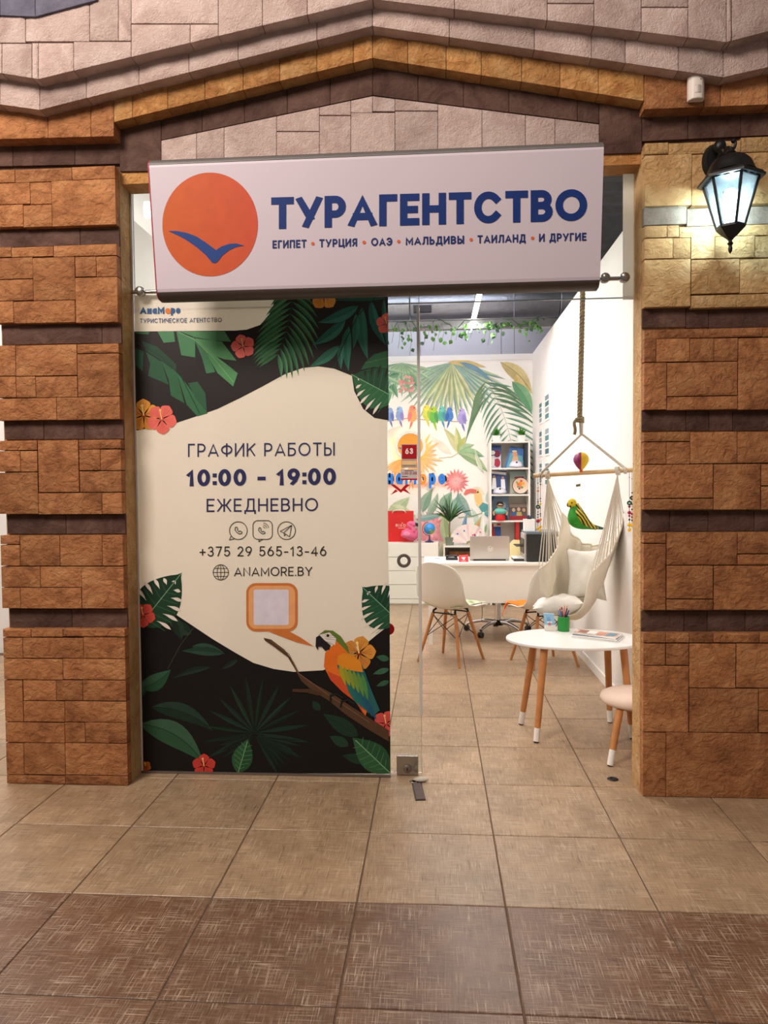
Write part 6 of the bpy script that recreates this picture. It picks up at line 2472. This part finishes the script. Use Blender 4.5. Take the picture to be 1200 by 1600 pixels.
def pillow(name, m, parent, c, ex, ey, h, ax, ay, az, n=16, pw=3.0, wr=.0, seed=1):
    """puffed rectangular cushion: centre c, half sizes ex, ey, half thickness h, axes ax, ay (in plane), az"""
    rr = random.Random(seed)
    ph = [rr.uniform(0, 6) for _ in range(8)]

    def f(sg):
        def g(u, v):
            x, y = u*2-1, v*2-1
            e = max(0, (1-abs(x)**pw)*(1-abs(y)**pw))**.5
            pin = 1-.10*(abs(x)*abs(y))**2*-1-.06*(1-abs(x)**2)*(abs(y)**6)-.06*(1-abs(y)**2)*(abs(x)**6)
            wv = wr*(math.sin(5*x+ph[0]+2*y)*math.sin(4*y+ph[1])+.6*math.sin(9*x+ph[2]-6*y))
            return c+ax*(x*ex*pin)+ay*(y*ey*pin)+az*(sg*h*e+wv*e*h)
        return g
    mb = MB().grid(f(1), n, n)
    mb.grid(f(-1), n, n)
    return mb.build(name, m, parent, smooth=True)


cush_m = bpy.data.materials.new('leafy_cloth')
cush_m.use_nodes = True
nt = cush_m.node_tree
vn = nt.nodes.new('ShaderNodeTexVoronoi')
vn.inputs['Scale'].default_value = 16
cr = nt.nodes.new('ShaderNodeValToRGB')
cr.color_ramp.elements[0].color = lin((80, 120, 46))
cr.color_ramp.elements[1].color = lin((220, 222, 186))
cr.color_ramp.elements[1].position = .8
tcn = nt.nodes.new('ShaderNodeTexCoord')
nt.links.new(tcn.outputs['Object'], vn.inputs['Vector'])
nt.links.new(vn.outputs['Distance'], cr.inputs['Fac'])
nt.links.new(cr.outputs['Color'], nt.nodes['Principled BSDF'].inputs['Base Color'])
nt.nodes['Principled BSDF'].inputs['Roughness'].default_value = .9
c0 = at_chair(ch1, (0, .03, .462))
a = ch1.rotation_euler.z
ax_, ay_ = Vector((math.cos(a), math.sin(a), 0)), Vector((-math.sin(a), math.cos(a), 0))
cu = thing('seat_cushion', at_chair(ch1, (0, .03, .44)), 'leaf-patterned green and white seat cushion on the chair by the glass door', 'cushion')
pillow('cushion_pad', cush_m, cu, c0, .17, .185, .02, ax_, ay_, Vector((0, 0, 1)))
for s_ in (-1, 1):
    p = at_chair(ch1, (s_*.15, .20, .462))
    MB().tube(bez([p, p+ay_*.03+Vector((0, 0, -.02)), p+ay_*.036+Vector((0, 0, -.10)), p+ay_*.03+Vector((0, 0, -.16))], 5), .004, 6).build('tie', mat('tie_cloth', (150, 150, 110), .9, noise=.1), cu)
c0 = at_chair(ch2, (-.04, .08, .465))
a = ch2.rotation_euler.z
ax_, ay_ = Vector((math.cos(a), math.sin(a), 0)), Vector((-math.sin(a), math.cos(a), 0))
oc_ = thing('orange_cloth', at_chair(ch2, (-.04, .08, .44)), 'bright orange cloth with ties on the chair behind the hanging chair', 'cloth')
mat('orange_fabric', (250, 118, 10), .85, noise=.08, nscale=30)
pillow('cloth_pad', 'orange_fabric', oc_, c0, .17, .15, .018, ax_, ay_, Vector((0, 0, 1)), wr=.35, seed=4)
for s_ in (-1, 0.2):
    p = at_chair(ch2, (s_*.19, .22, .462))
    MB().tube(bez([p, p+ay_*.03-ax_*.01+Vector((0, 0, -.03)), p+ay_*.03-ax_*.03+Vector((0, 0, -.08)), p+ay_*.02-ax_*.05+Vector((0, 0, -.11))], 5), [.008]*8+[.004]*8, 6).build('tie', 'orange_fabric', oc_)

# ---------------------------------------------------------------- children's table and stool
TZ = .53
tc_ = Vector((.795, 4.225, 0))
tb = thing('oval_table', tc_, 'low oval white table on wooden legs with white tips in the doorway', 'table')
n_ = 56
ea, eb = .388, .275
ring = [(math.cos(2*PI*i/n_), math.sin(2*PI*i/n_)) for i in range(n_)]
MB().prism([tc_+Vector((x*ea*1.0, y*eb, TZ-.018)) for x, y in ring], (0, 0, .018)).build('table_top', mat('table_white', (236, 236, 234), .28, noise=.01), tb, mods=[bev(.006, 3)])
for (fx, fy, tx, ty) in ((.499, 4.287, .575, 4.27), (.546, 3.985, .60, 4.05), (1.027, 4.345, 1.00, 4.30), (1.085, 4.07, 1.045, 4.12)):
    f_, t_ = Vector((fx, fy, 0)), Vector((tx, ty, TZ-.02))
    k0, k1 = f_.lerp(t_, .015), f_.lerp(t_, .155)
    lg = MB().tube([k1, t_], [.0170, .0215], 16).build('leg', 'beech', tb, smooth=40)
    MB().tube([k0, k1], [.0160, .0172], 16).build('leg_tip', 'white_paint', lg, smooth=40)
    MB().tube([f_, k0], .0135, 12).build('foot_pad', 'black_plastic', lg)
# stool
sc_ = Vector((1.035, 3.84, 0))
so = thing('stool', sc_, 'small round stool with cream upholstered seat beside the right stone pier', 'stool')
MB().lathe([(0, .268), (.150, .268), (.168, .276), (.176, .292), (.170, .312), (.14, .326), (.08, .333), (0, .335)], sc_, 36).build('seat', 'cream_velvet', so, smooth=True)
MB().lathe([(0, .258), (.13, .258), (.13, .268), (0, .268)], sc_, 30).build('seat_board', 'beech', so)
for (fx, fy) in ((.866, 3.665), (.968, 4.0), (1.16, 3.72), (1.13, 3.99)):
    f_ = Vector((fx, fy, 0))
    t_ = f_.lerp(sc_, .38)+Vector((0, 0, .262))
    t_.z = .262
    k0, k1 = f_.lerp(t_, .015), f_.lerp(t_, .29)
    lg = MB().tube([k1, t_], [.0165, .019], 16).build('leg', 'beech', so, smooth=40)
    MB().tube([k0, k1], [.0155, .0167], 16).build('leg_tip', 'white_paint', lg, smooth=40)
    MB().tube([f_, k0], .013, 12).build('foot_pad', 'black_plastic', lg)

# pencil cup
pcx = onZ(879, 984, TZ)
pcx = Vector((pcx.x, pcx.y-.035, TZ))
cupt = thing('pencil_cup', pcx, 'green cup holding coloured pencils on the oval table', 'pencil cup')
cr_ = .0345
MB().lathe([(0, .0), (cr_*.96, 0), (cr_, .004), (cr_, .086), (cr_-.003, .088), (cr_-.004, .08), (cr_-.004, .006), (0, .006)], pcx, 28).build('cup', mat('cup_green', (26, 138, 48), .4, noise=.03), cupt, smooth=35)
pcs = [(40, 36, 40), (236, 196, 40), (206, 40, 46), (60, 60, 66), (30, 90, 190), (224, 120, 120), (150, 30, 40), (90, 160, 220), (30, 110, 60), (232, 90, 130), (46, 40, 60), (200, 150, 90), (24, 60, 150)]
pcn = ['black', 'yellow', 'red', 'dark grey', 'bright blue', 'salmon pink', 'crimson', 'sky blue', 'dark green', 'rose pink', 'dark violet', 'tan', 'navy blue']
rq = random.Random(21)
for i, c in enumerate(pcs):
    a = 2*PI*i/len(pcs)+.3
    b0 = pcx+Vector((-.014*math.cos(a), -.014*math.sin(a), .008))
    lean = rq.uniform(.5, 1.1)
    top = pcx+Vector((math.cos(a)*.034*lean*1.35, math.sin(a)*.034*lean, rq.uniform(.135, .172)))
    rim = b0.lerp(top, .5)
    pen = thing('pencil', b0, pcn[i]+' pencil standing in the green cup on the oval table', 'pencil', 'pencils in the green cup')
    MB().tube([b0, b0.lerp(top, .9)], .0038, 6).build('barrel', mat('pencil_%d' % i, c, .4, noise=.04), pen)
    MB().tube([b0.lerp(top, .9), b0.lerp(top, .97)], [.0038, .0014], 6).build('sharpened_wood', 'pale_wood', pen)
    MB().tube([b0.lerp(top, .97), top], [.0014, .0003], 6).build('lead', 'pencil_%d' % i, pen)
# blue carton (leaflet holder)
bb0 = onZ(858.5, 984, TZ)
bb0 = Vector((bb0.x-.004, bb0.y-.03, TZ))
bh = thing('leaflet_holder', bb0, 'small clear holder of pale blue leaflets beside the green cup', 'leaflet holder')
q = [bb0+Vector(p) for p in ((-.026, .0, .001), (.034, -.006, .001), (.028, .012, .098), (-.034, .02, .100))]
MB().prism(q, (.003, .022, 0)).build('leaflets', mat('leaflet_blue', (150, 196, 226), .4, noise=.1, nscale=40), bh)
MB().prism([bb0+Vector(p) for p in ((-.030, -.004, .001), (.038, -.010, .001), (.036, -.006, .035), (-.030, 0, .035))], (.003, .034, 0)).build('holder', 'white_plastic', bh)
mm = MB()
for (dx, dz, w__, h_, c) in ((-.006, .070, .018, .018, (120, 160, 206)), (.0, .052, .03, .010, (236, 240, 246)), (-.002, .042, .012, .02, (206, 120, 110))):
    mm.cur = c
    yy = -.0018-.000*dz
    mm.add([bb0+Vector((dx-w__/2, yy+.0075+(dz-h_/2-.05)*.15-.006, dz-h_/2)), bb0+Vector((dx+w__/2, yy-.001+(dz-h_/2-.05)*.15, dz-h_/2)), bb0+Vector((dx+w__/2, yy-.001+(dz+h_/2-.05)*.15, dz+h_/2)), bb0+Vector((dx-w__/2, yy+.0015+(dz+h_/2-.05)*.15, dz+h_/2))], [(0, 1, 2, 3)])
mm.build('leaflet_print', 'item_print', bh)
# magazines
mg0 = onZ(933, 990, TZ)
for i, (pts, z, c, lab) in enumerate(((((893, 996.5), (966, 1004), (976, 995), (903, 989)), TZ+.0005, (196, 206, 216), 'pale blue magazine at the bottom of the pile on the oval table'),
                                      (((894, 994), (964, 1001.5), (973, 993), (902, 986.5)), TZ+.0105, (60, 84, 104), 'dark blue magazine in the middle of the pile on the oval table'),
                                      (((896, 990.5), (962, 999), (972, 992), (903, 984.5)), TZ+.0195, (214, 190, 176), 'glossy magazine with warm photo cover on top of the pile on the oval table'))):
    P = [onZ(x, y, z) for x, y in pts]
    th = .0085
    mt_ = thing('magazine', sum(P, Vector())/4, lab, 'magazine', 'magazines on the oval table')
    MB().prism(P, (0, 0, th-.0015)).build('pages', 'white_paint', mt_)
    MB().prism([p+Vector((0, 0, th-.0014)) for p in P], (0, 0, .001)).build('cover', mat('magazine_%d' % i, c, .25, noise=.3 if i == 2 else .1, nscale=24), mt_)
    if i == 2:
        mm = MB()
        cc = [(150, 110, 96), (236, 226, 220), (196, 140, 120), (110, 140, 160)]
        for k in range(4):
            mm.cur = cc[k]
            u0, u1 = .08+.22*k, .26+.22*k
            pt = lambda u, v: (P[0]*(1-u)+P[1]*u)*(1-v)+(P[3]*(1-u)+P[2]*u)*v+Vector((0, 0, th+.0004))
            mm.add([pt(u0, .15), pt(u1, .2), pt(u1+.04, .8), pt(u0, .85)], [(0, 1, 2, 3)])
        mm.build('cover_print', 'item_print', mt_)

# ---------------------------------------------------------------- hanging chair
hc = thing('hanging_chair', (.9, 4.5, .55), 'cream canvas hanging chair slung from a wooden bar on a hemp rope', 'hanging chair')
BL, BR_ = Vector((.622, 4.62, 1.468)), Vector((1.165, 4.34, 1.492))
apex = Vector((.889, 4.48, 1.715))
ropeb = Vector((.876, 4.48, 1.80))
ropet = Vector((.935, 4.48, 4.25))
# twisted rope: three strands
N_ = 320
for s_ in range(3):
    pts = []
    for i in range(N_+1):
        t = i/N_
        p = ropeb.lerp(ropet, t)
        a = 2*PI*(t*38+s_/3)
        pts.append(p+Vector((math.cos(a)*.0088, math.sin(a)*.0088, 0)))
    MB().tube(pts, .0088, 6).build('rope_strand', 'hemp', hc, smooth=True)
kn = []
for i in range(40):
    a = 2*PI*i/39*2.2
    kn.append(ropeb+Vector((.020*math.cos(a), .020*math.sin(a), .012-.028*i/39)))
MB().tube(kn, .009, 8).build('rope_knot', 'hemp', hc, smooth=True)
MB().tube(bez([ropeb+Vector((-.018, -.01, .005)), ropeb+Vector((-.036, -.02, -.02)), ropeb+Vector((-.030, -.02, -.06)), ropeb+Vector((-.034, -.015, -.09))], 6), .010, 8).build('rope_tail', 'hemp', hc, smooth=True)
MB().tube([ropeb+Vector((.004, -.004, .012)), ropeb+Vector((.008, -.006, -.03)), apex+Vector((-.004, 0, 0))], [.012, .014, .012], 12).build('webbing_loop', 'cotton_cord', hc, smooth=True)
bar = MB().tube([BL, BR_], .0132, 16).build('spreader_bar', 'pale_wood', hc, smooth=40)
dB = (BR_-BL).normalized()
aL, aR = BL+dB*.045, BR_-dB*.055
for o_ in (-.005, .005):
    MB().tube([apex+Vector((o_, o_, 0)), aL+Vector((o_, 0, .012))], .0045, 8).build('suspension_cord', 'cotton_cord', hc, smooth=True)
    MB().tube([apex+Vector((o_, o_, 0)), aR+Vector((o_, 0, .012))], .0050, 8).build('suspension_cord', 'cotton_cord', hc, smooth=True)
qB = dB.cross(Vector((0, 0, 1))).normalized()


def wraps(p, n, r, w_, off=0):
    pts = []
    for i in range(n*14+1):
        a = 2*PI*i/14
        pts.append(p+dB*(off+w_*i/(n*14))+(qB*math.cos(a)+Vector((0, 0, 1))*math.sin(a))*r)
    return pts


hL, hR = BL+dB*.088, BR_-dB*.098
for p in (aL, aR):
    MB().tube(wraps(p, 2, .0165, .018, -.009), .0055, 6).build('cord_wrap', 'cotton_cord', hc, smooth=True)
for p in (hL, hR):
    MB().tube(wraps(p, 2, .0195, .022, -.011), .0085, 8).build('loop_wrap', 'cotton_cord', hc, smooth=True)

# canvas: left edge, right edge and sagging middle, back top -> front lip
Lk_ = [(877, 801, 4.98), (872, 842, 4.92), (866, 862, 4.84), (856, 878, 4.74), (842, 890, 4.66)]
Rk = [(974, 803, 4.70), (966, 838, 4.66), (956, 862, 4.60), (940, 880, 4.54), (924, 894, 4.48)]
Ck = [(926, 852, 5.06), (920, 905, 5.04), (908, 946, 4.96), (896, 968, 4.82), (884, 962, 4.62)]


def crv(K):
    return bez([onY(x, y, Y) for x, y, Y in K], 6)


CL, CR_, CM = crv(Lk_), crv(Rk), crv(Ck)
NV = len(CL)-1


def cloth(u, v):
    k = v*NV
    i = min(NV-1, int(k))
    t = k-i
    l, r, m = CL[i].lerp(CL[i+1], t), CR_[i].lerp(CR_[i+1], t), CM[i].lerp(CM[i+1], t)
    # full, flat-bottomed sag
    p = l.lerp(r, u)+(m-(l+r)/2)*(1-abs(2*u-1)**2.9)
    fold = .010*math.sin(u*22+v*3)*(abs(u-.5)*2)**1.5+.006*math.sin(v*17+u*5)+.012*math.sin(u*34)*(1-v)**3
    return p+Vector((fold*.6, -fold, fold*.5))


cv = MB().grid(cloth, 40, 36).build('canvas', 'canvas', hc, smooth=True)
md = cv.modifiers.new('thick', 'SOLIDIFY')
md.thickness = .004
# hem rope along both edges and the side flaps
MB().tube([cloth(0, i/30) for i in range(31)], .007, 8).build('hem', 'canvas', hc, smooth=True)
MB().tube([cloth(1, i/30) for i in range(31)], .007, 8).build('hem', 'canvas', hc, smooth=True)
MB().tube([cloth(i/30, 0) for i in range(31)], .008, 8).build('hem', 'canvas', hc, smooth=True)


def flap(edge, width, drop):
    def g(u, v):
        e = edge(v)
        return e+Vector((width*u*(.7+.3*math.sin(v*9)), -.02*u, -drop*u*(.55+.45*math.sin(v*PI))))+Vector((.006*math.sin(v*26), .006*math.cos(v*21), .004*math.sin(v*31)))
    return g


fl1 = MB().grid(flap(lambda v: cloth(.0, .55+.45*v), .012, .24), 8, 18).build('side_flap', 'canvas', hc, smooth=True)
md = fl1.modifiers.new('thick', 'SOLIDIFY')
md.thickness = .003
for i in range(14):
    v = i/13
    for (uu, h) in ((0, hL), (1, hR)):
        e = cloth(uu, v)
        h2 = h+dB*(.010*(v-.5))+Vector((0, 0, -.03))
        mid = h2.lerp(e, .5)+Vector((0, 0, -.004))
        MB().tube([h+dB*(.010*(v-.5))+Vector((0, 0, -.015)), h2.lerp(h, .5)+qB*.004*(v-.5), mid, e], .0034, 6).build('cord', 'cotton_cord', hc)
# two loose cushions
pc1 = thing('back_cushion', onY(924, 905, 4.72), 'cream cushion leaning against the back of the hanging chair', 'cushion', 'cushions in the hanging chair')
ayv = Vector((.05, .28, .95)).normalized()
axv = Vector((.93, -.30, .08))
axv = (axv-ayv*axv.dot(ayv)).normalized()
pillow('cushion_body', 'cushion_cloth', pc1, onY(916, 897, 4.80), .115, .160, .065, axv, ayv, axv.cross(ayv), 22, 3.2, .10, 2)
pc2 = thing('seat_pillow', onY(876, 955, 4.50), 'cream crumpled cushion on the seat of the hanging chair', 'cushion', 'cushions in the hanging chair')
axv = Vector((.90, -.10, .12)).normalized()
ayv = Vector((.12, .90, -.10))
ayv = (ayv-axv*ayv.dot(axv)).normalized()
pillow('cushion_body', 'cushion_cloth', pc2, onY(871, 945, 4.72), .145, .15, .06, axv, ayv, axv.cross(ayv), 22, 3.0, .12, 5)

# ---------------------------------------------------------------- toys hanging from the bar
YH = 4.478
bt = onY(908, 704, YH)
bal = thing('toy_balloon', onY(908, 738, YH), 'miniature magenta and yellow hot air balloon hanging above the wooden bar', 'toy')
kk = YH/1137.2
bc_ = onY(908, 718.5, YH)
R0 = 12.2*kk
prf = [(0, R0), (R0*.45, R0*.88), (R0*.8, R0*.58), (R0*.98, R0*.15), (R0*.95, -R0*.2), (R0*.72, -R0*.65), (R0*.42, -R0*1.05), (R0*.2, -R0*1.25)]
gc_ = [(150, 40, 96), (150, 40, 96), (206, 60, 60), (238, 196, 30), (238, 196, 30), (110, 130, 110)]
for g in range(12):
    a0, a1 = 2*PI*g/12+.35, 2*PI*(g+1)/12+.35
    vs, fs = [], []
    for (r, h) in prf:
        for a in (a0, (a0+a1)/2, a1):
            vs.append(bc_+Vector((r*math.cos(a), r*math.sin(a), h)))
    for i in range(len(prf)-1):
        for j in range(2):
            fs.append((i*3+j, i*3+j+1, (i+1)*3+j+1, (i+1)*3+j))
    am = math.degrees((a0+a1)/2) % 360
    c = (150, 40, 100) if 185 < am < 262 else ((238, 196, 30) if 262 <= am < 345 else ((130, 140, 126) if am < 185 and am > 120 else (214, 70, 50)))
    MB().add(vs, fs).build('gore', mat('gore_%d_%d_%d' % c, c, .35, noise=.03), bal, smooth=True)
bk0 = onY(908, 735, YH)
MB().lathe([(0, -.012), (.009, -.012), (.011, .008), (.012, .02), (0, .02)], bk0, 12).build('basket', mat('basket_orange', (222, 96, 30), .6, noise=.1), bal)
MB().tube([bc_+Vector((0, 0, R0)), apex+Vector((.004, 0, -.004))], .0009, 5).build('string', 'cotton_cord', bal)
barc = BL.lerp(BR_, .50)
bd = thing('toy_parakeet', onY(915, 831, YH), 'green and yellow toy parakeet hanging from the wooden bar', 'toy bird')


def bpnt(x, y, dy=0):
    return onY(x, y, YH)+Vector((0, dy, 0))


gm = mat('parakeet_green', (46, 148, 36), .7, noise=.15, nscale=40)
MB().tube(bez([bpnt(897, 791), bpnt(898, 801), bpnt(901, 812), bpnt(909, 819), bpnt(921, 822.5), bpnt(932, 825)], 5), [kk*r for r in (5.6, 6.2, 7, 8, 9, 10, 11, 11.8, 12.4, 12.8, 12.6, 12.0, 11.2, 10.2, 9.2, 8.2, 7.4, 6.6, 5.8, 5.2, 4.6, 4.2, 3.8, 3.4, 3.2, 3.0)], 16).build('body', gm, bd, smooth=True)
hd_ = MB().ball(bpnt(893.8, 786.5), 7*kk, 16, 12, (1, .95, 1.06)).build('head', mat('parakeet_yellow', (226, 196, 34), .7, noise=.1, nscale=40), bd, smooth=True)
MB().tube(bez([bpnt(888.2, 786), bpnt(887.2, 789.5), bpnt(888.6, 792.5)], 4), [.008, .008, .0075, .007, .0065, .006, .005, .003, .001], 8).build('beak', mat('beak_horn', (96, 84, 60), .5, noise=.05), hd_, smooth=True)
MB().ball(bpnt(892.2, 785.4, -6.3*kk), .0046, 8, 6).build('eye', 'black_plastic', hd_, smooth=True)
MB().ball(bpnt(890.5, 791, -4.6*kk), .006, 8, 6, (1, .5, 1.2)).build('throat_spot', 'black_plastic', hd_, smooth=True)
wm = bpy.data.materials.new('parakeet_wing')
wm.use_nodes = True
nt = wm.node_tree
wv = nt.nodes.new('ShaderNodeTexWave')
wv.inputs['Scale'].default_value = 17
wv.inputs['Distortion'].default_value = 4
wv.inputs['Detail'].default_value = 1.5
cr = nt.nodes.new('ShaderNodeValToRGB')
cr.color_ramp.elements[0].color = lin((22, 22, 16))
cr.color_ramp.elements[0].position = .35
cr.color_ramp.elements[1].color = lin((206, 186, 40))
cr.color_ramp.elements[1].position = .5
tcn = nt.nodes.new('ShaderNodeTexCoord')
mp = nt.nodes.new('ShaderNodeMapping')
mp.inputs['Rotation'].default_value = (0, .6, 0)
nt.links.new(tcn.outputs['Object'], mp.inputs['Vector'])
nt.links.new(mp.outputs['Vector'], wv.inputs['Vector'])
nt.links.new(wv.outputs['Fac'], cr.inputs['Fac'])
nt.links.new(cr.outputs['Color'], nt.nodes['Principled BSDF'].inputs['Base Color'])
for s_ in (-1, 1):
    MB().tube(bez([bpnt(899, 797, s_*5*kk), bpnt(906, 805, s_*8.2*kk), bpnt(914, 815, s_*8.4*kk), bpnt(925, 822, s_*5.5*kk), bpnt(934, 825.5, s_*3*kk)], 5),
              [kk*r for r in (3, 4.6, 5.6, 6.4, 6.9, 7.2, 7.2, 7, 6.8, 6.4, 5.9, 5.4, 4.9, 4.3, 3.8, 3.4, 3, 2.6, 2.2, 1.8, 1.2)], 12).build('wing', wm, bd, smooth=True)
MB().tube(bez([bpnt(899, 787.5, .0), bpnt(902, 795), bpnt(908, 805), bpnt(918, 815)], 5), [kk*r for r in (4.5, 4.8, 5, 5.2, 5.5, 6, 6.4, 6.6, 6.8, 6.8, 6.4, 6, 5.2, 4.6, 4, 3)], 12).build('back_feathers', wm, bd, smooth=True)
MB().tube([bpnt(926, 822.5), bpnt(936, 824.8), bpnt(946, 826.4)], [kk*3.4, kk*2.6, kk*1.2], 10).build('tail', mat('parakeet_tail', (26, 84, 70), .6, noise=.15, nscale=40), bd, smooth=True)
MB().tube([bpnt(907, 806), Vector((onY(907, 740, YH).x, YH, BL.lerp(BR_, .5).z))], .0009, 5).build('string', 'cotton_cord', bd)
tg = onY(903.5, 758.5, YH)
MB().prism([tg+Vector((-.014, 0, .006)), tg+Vector((.012, 0, .010)), tg+Vector((.013, 0, -.005)), tg+Vector((-.012, 0, -.009))], (0, .002, 0)).build('tag', mat('tag_olive', (120, 116, 84), .7, noise=.08), bd)

# bead strings at both ends of the bar
BC = {'k': (24, 20, 22), 'y': (240, 190, 30), 'g': (20, 90, 70), 'm': (176, 30, 80), 'o': (222, 140, 50), 'r': (150, 30, 40), 'w': (214, 190, 150)}


def beads(label, x, ytop, Y, items):
    t0 = onY(x, ytop, Y)
    last = onY(x, items[-1][1], Y)
    t_ = thing('bead_string', last, label, 'bead string', 'bead strings on the bar')
    MB().tube([t0, last], .0012, 5).build('thread', 'black_plastic', t_)
    for c, y, r in items:
        p = onY(x, y, Y)
        m_ = mat('bead_'+c, BC[c], .35, noise=.06, nscale=60)
        if r > 3.2:
            MB().lathe([(r*kk*.35, -.004), (r*kk, -.003), (r*kk, .003), (r*kk*.35, .004), (r*kk*.35, -.004)], p, 16, 'y', caps=False).build('ring_bead', m_, t_, smooth=40)
        else:
            MB().ball(p, r*kk, 10, 7).build('bead', m_, t_, smooth=True)


beads('bead string with green ring and crimson star at the left end of the bar', 840.6, 743, 4.60, [('k', 755, 1), ('w', 762, 1.6), ('o', 767, 1.8), ('k', 781, 1), ('k', 784, 1.3), ('k', 787, 1), ('g', 792, 3.4), ('k', 800, 1), ('k', 804, 1.3), ('k', 808, 1), ('m', 814, 3.2), ('y', 826, 2.6)])
beads('bead string of yellow and black beads second from the left end of the bar', 844.4, 743, 4.58, [('k', 748, .8), ('k', 757, 1), ('k', 779, 1.2), ('k', 783, 1), ('y', 787.5, 1.8), ('k', 794, 1), ('k', 803, 1.2), ('k', 806, 1), ('o', 812, 2.2), ('y', 823, 2.2), ('y', 829, 2.2)])
beads('bead string with dark green bead at the right end of the bar', 983.4, 735, 4.38, [('k', 746, .8), ('g', 786, 3.6), ('r', 791.5, 2), ('m', 801, 2.8), ('m', 806, 1.8), ('k', 812, 1.6), ('y', 820, 3.1), ('y', 828, 2.8)])
beads('bead string with black ring nearest the right stone pier', 987.6, 735, 4.36, [('k', 748, .8), ('k', 770, 1.2), ('k', 778, 3.3), ('k', 788, 1.2), ('k', 796, 1.3), ('r', 803, 2), ('r', 808, 1.6), ('k', 813, 1.4), ('y', 821, 2.6)])
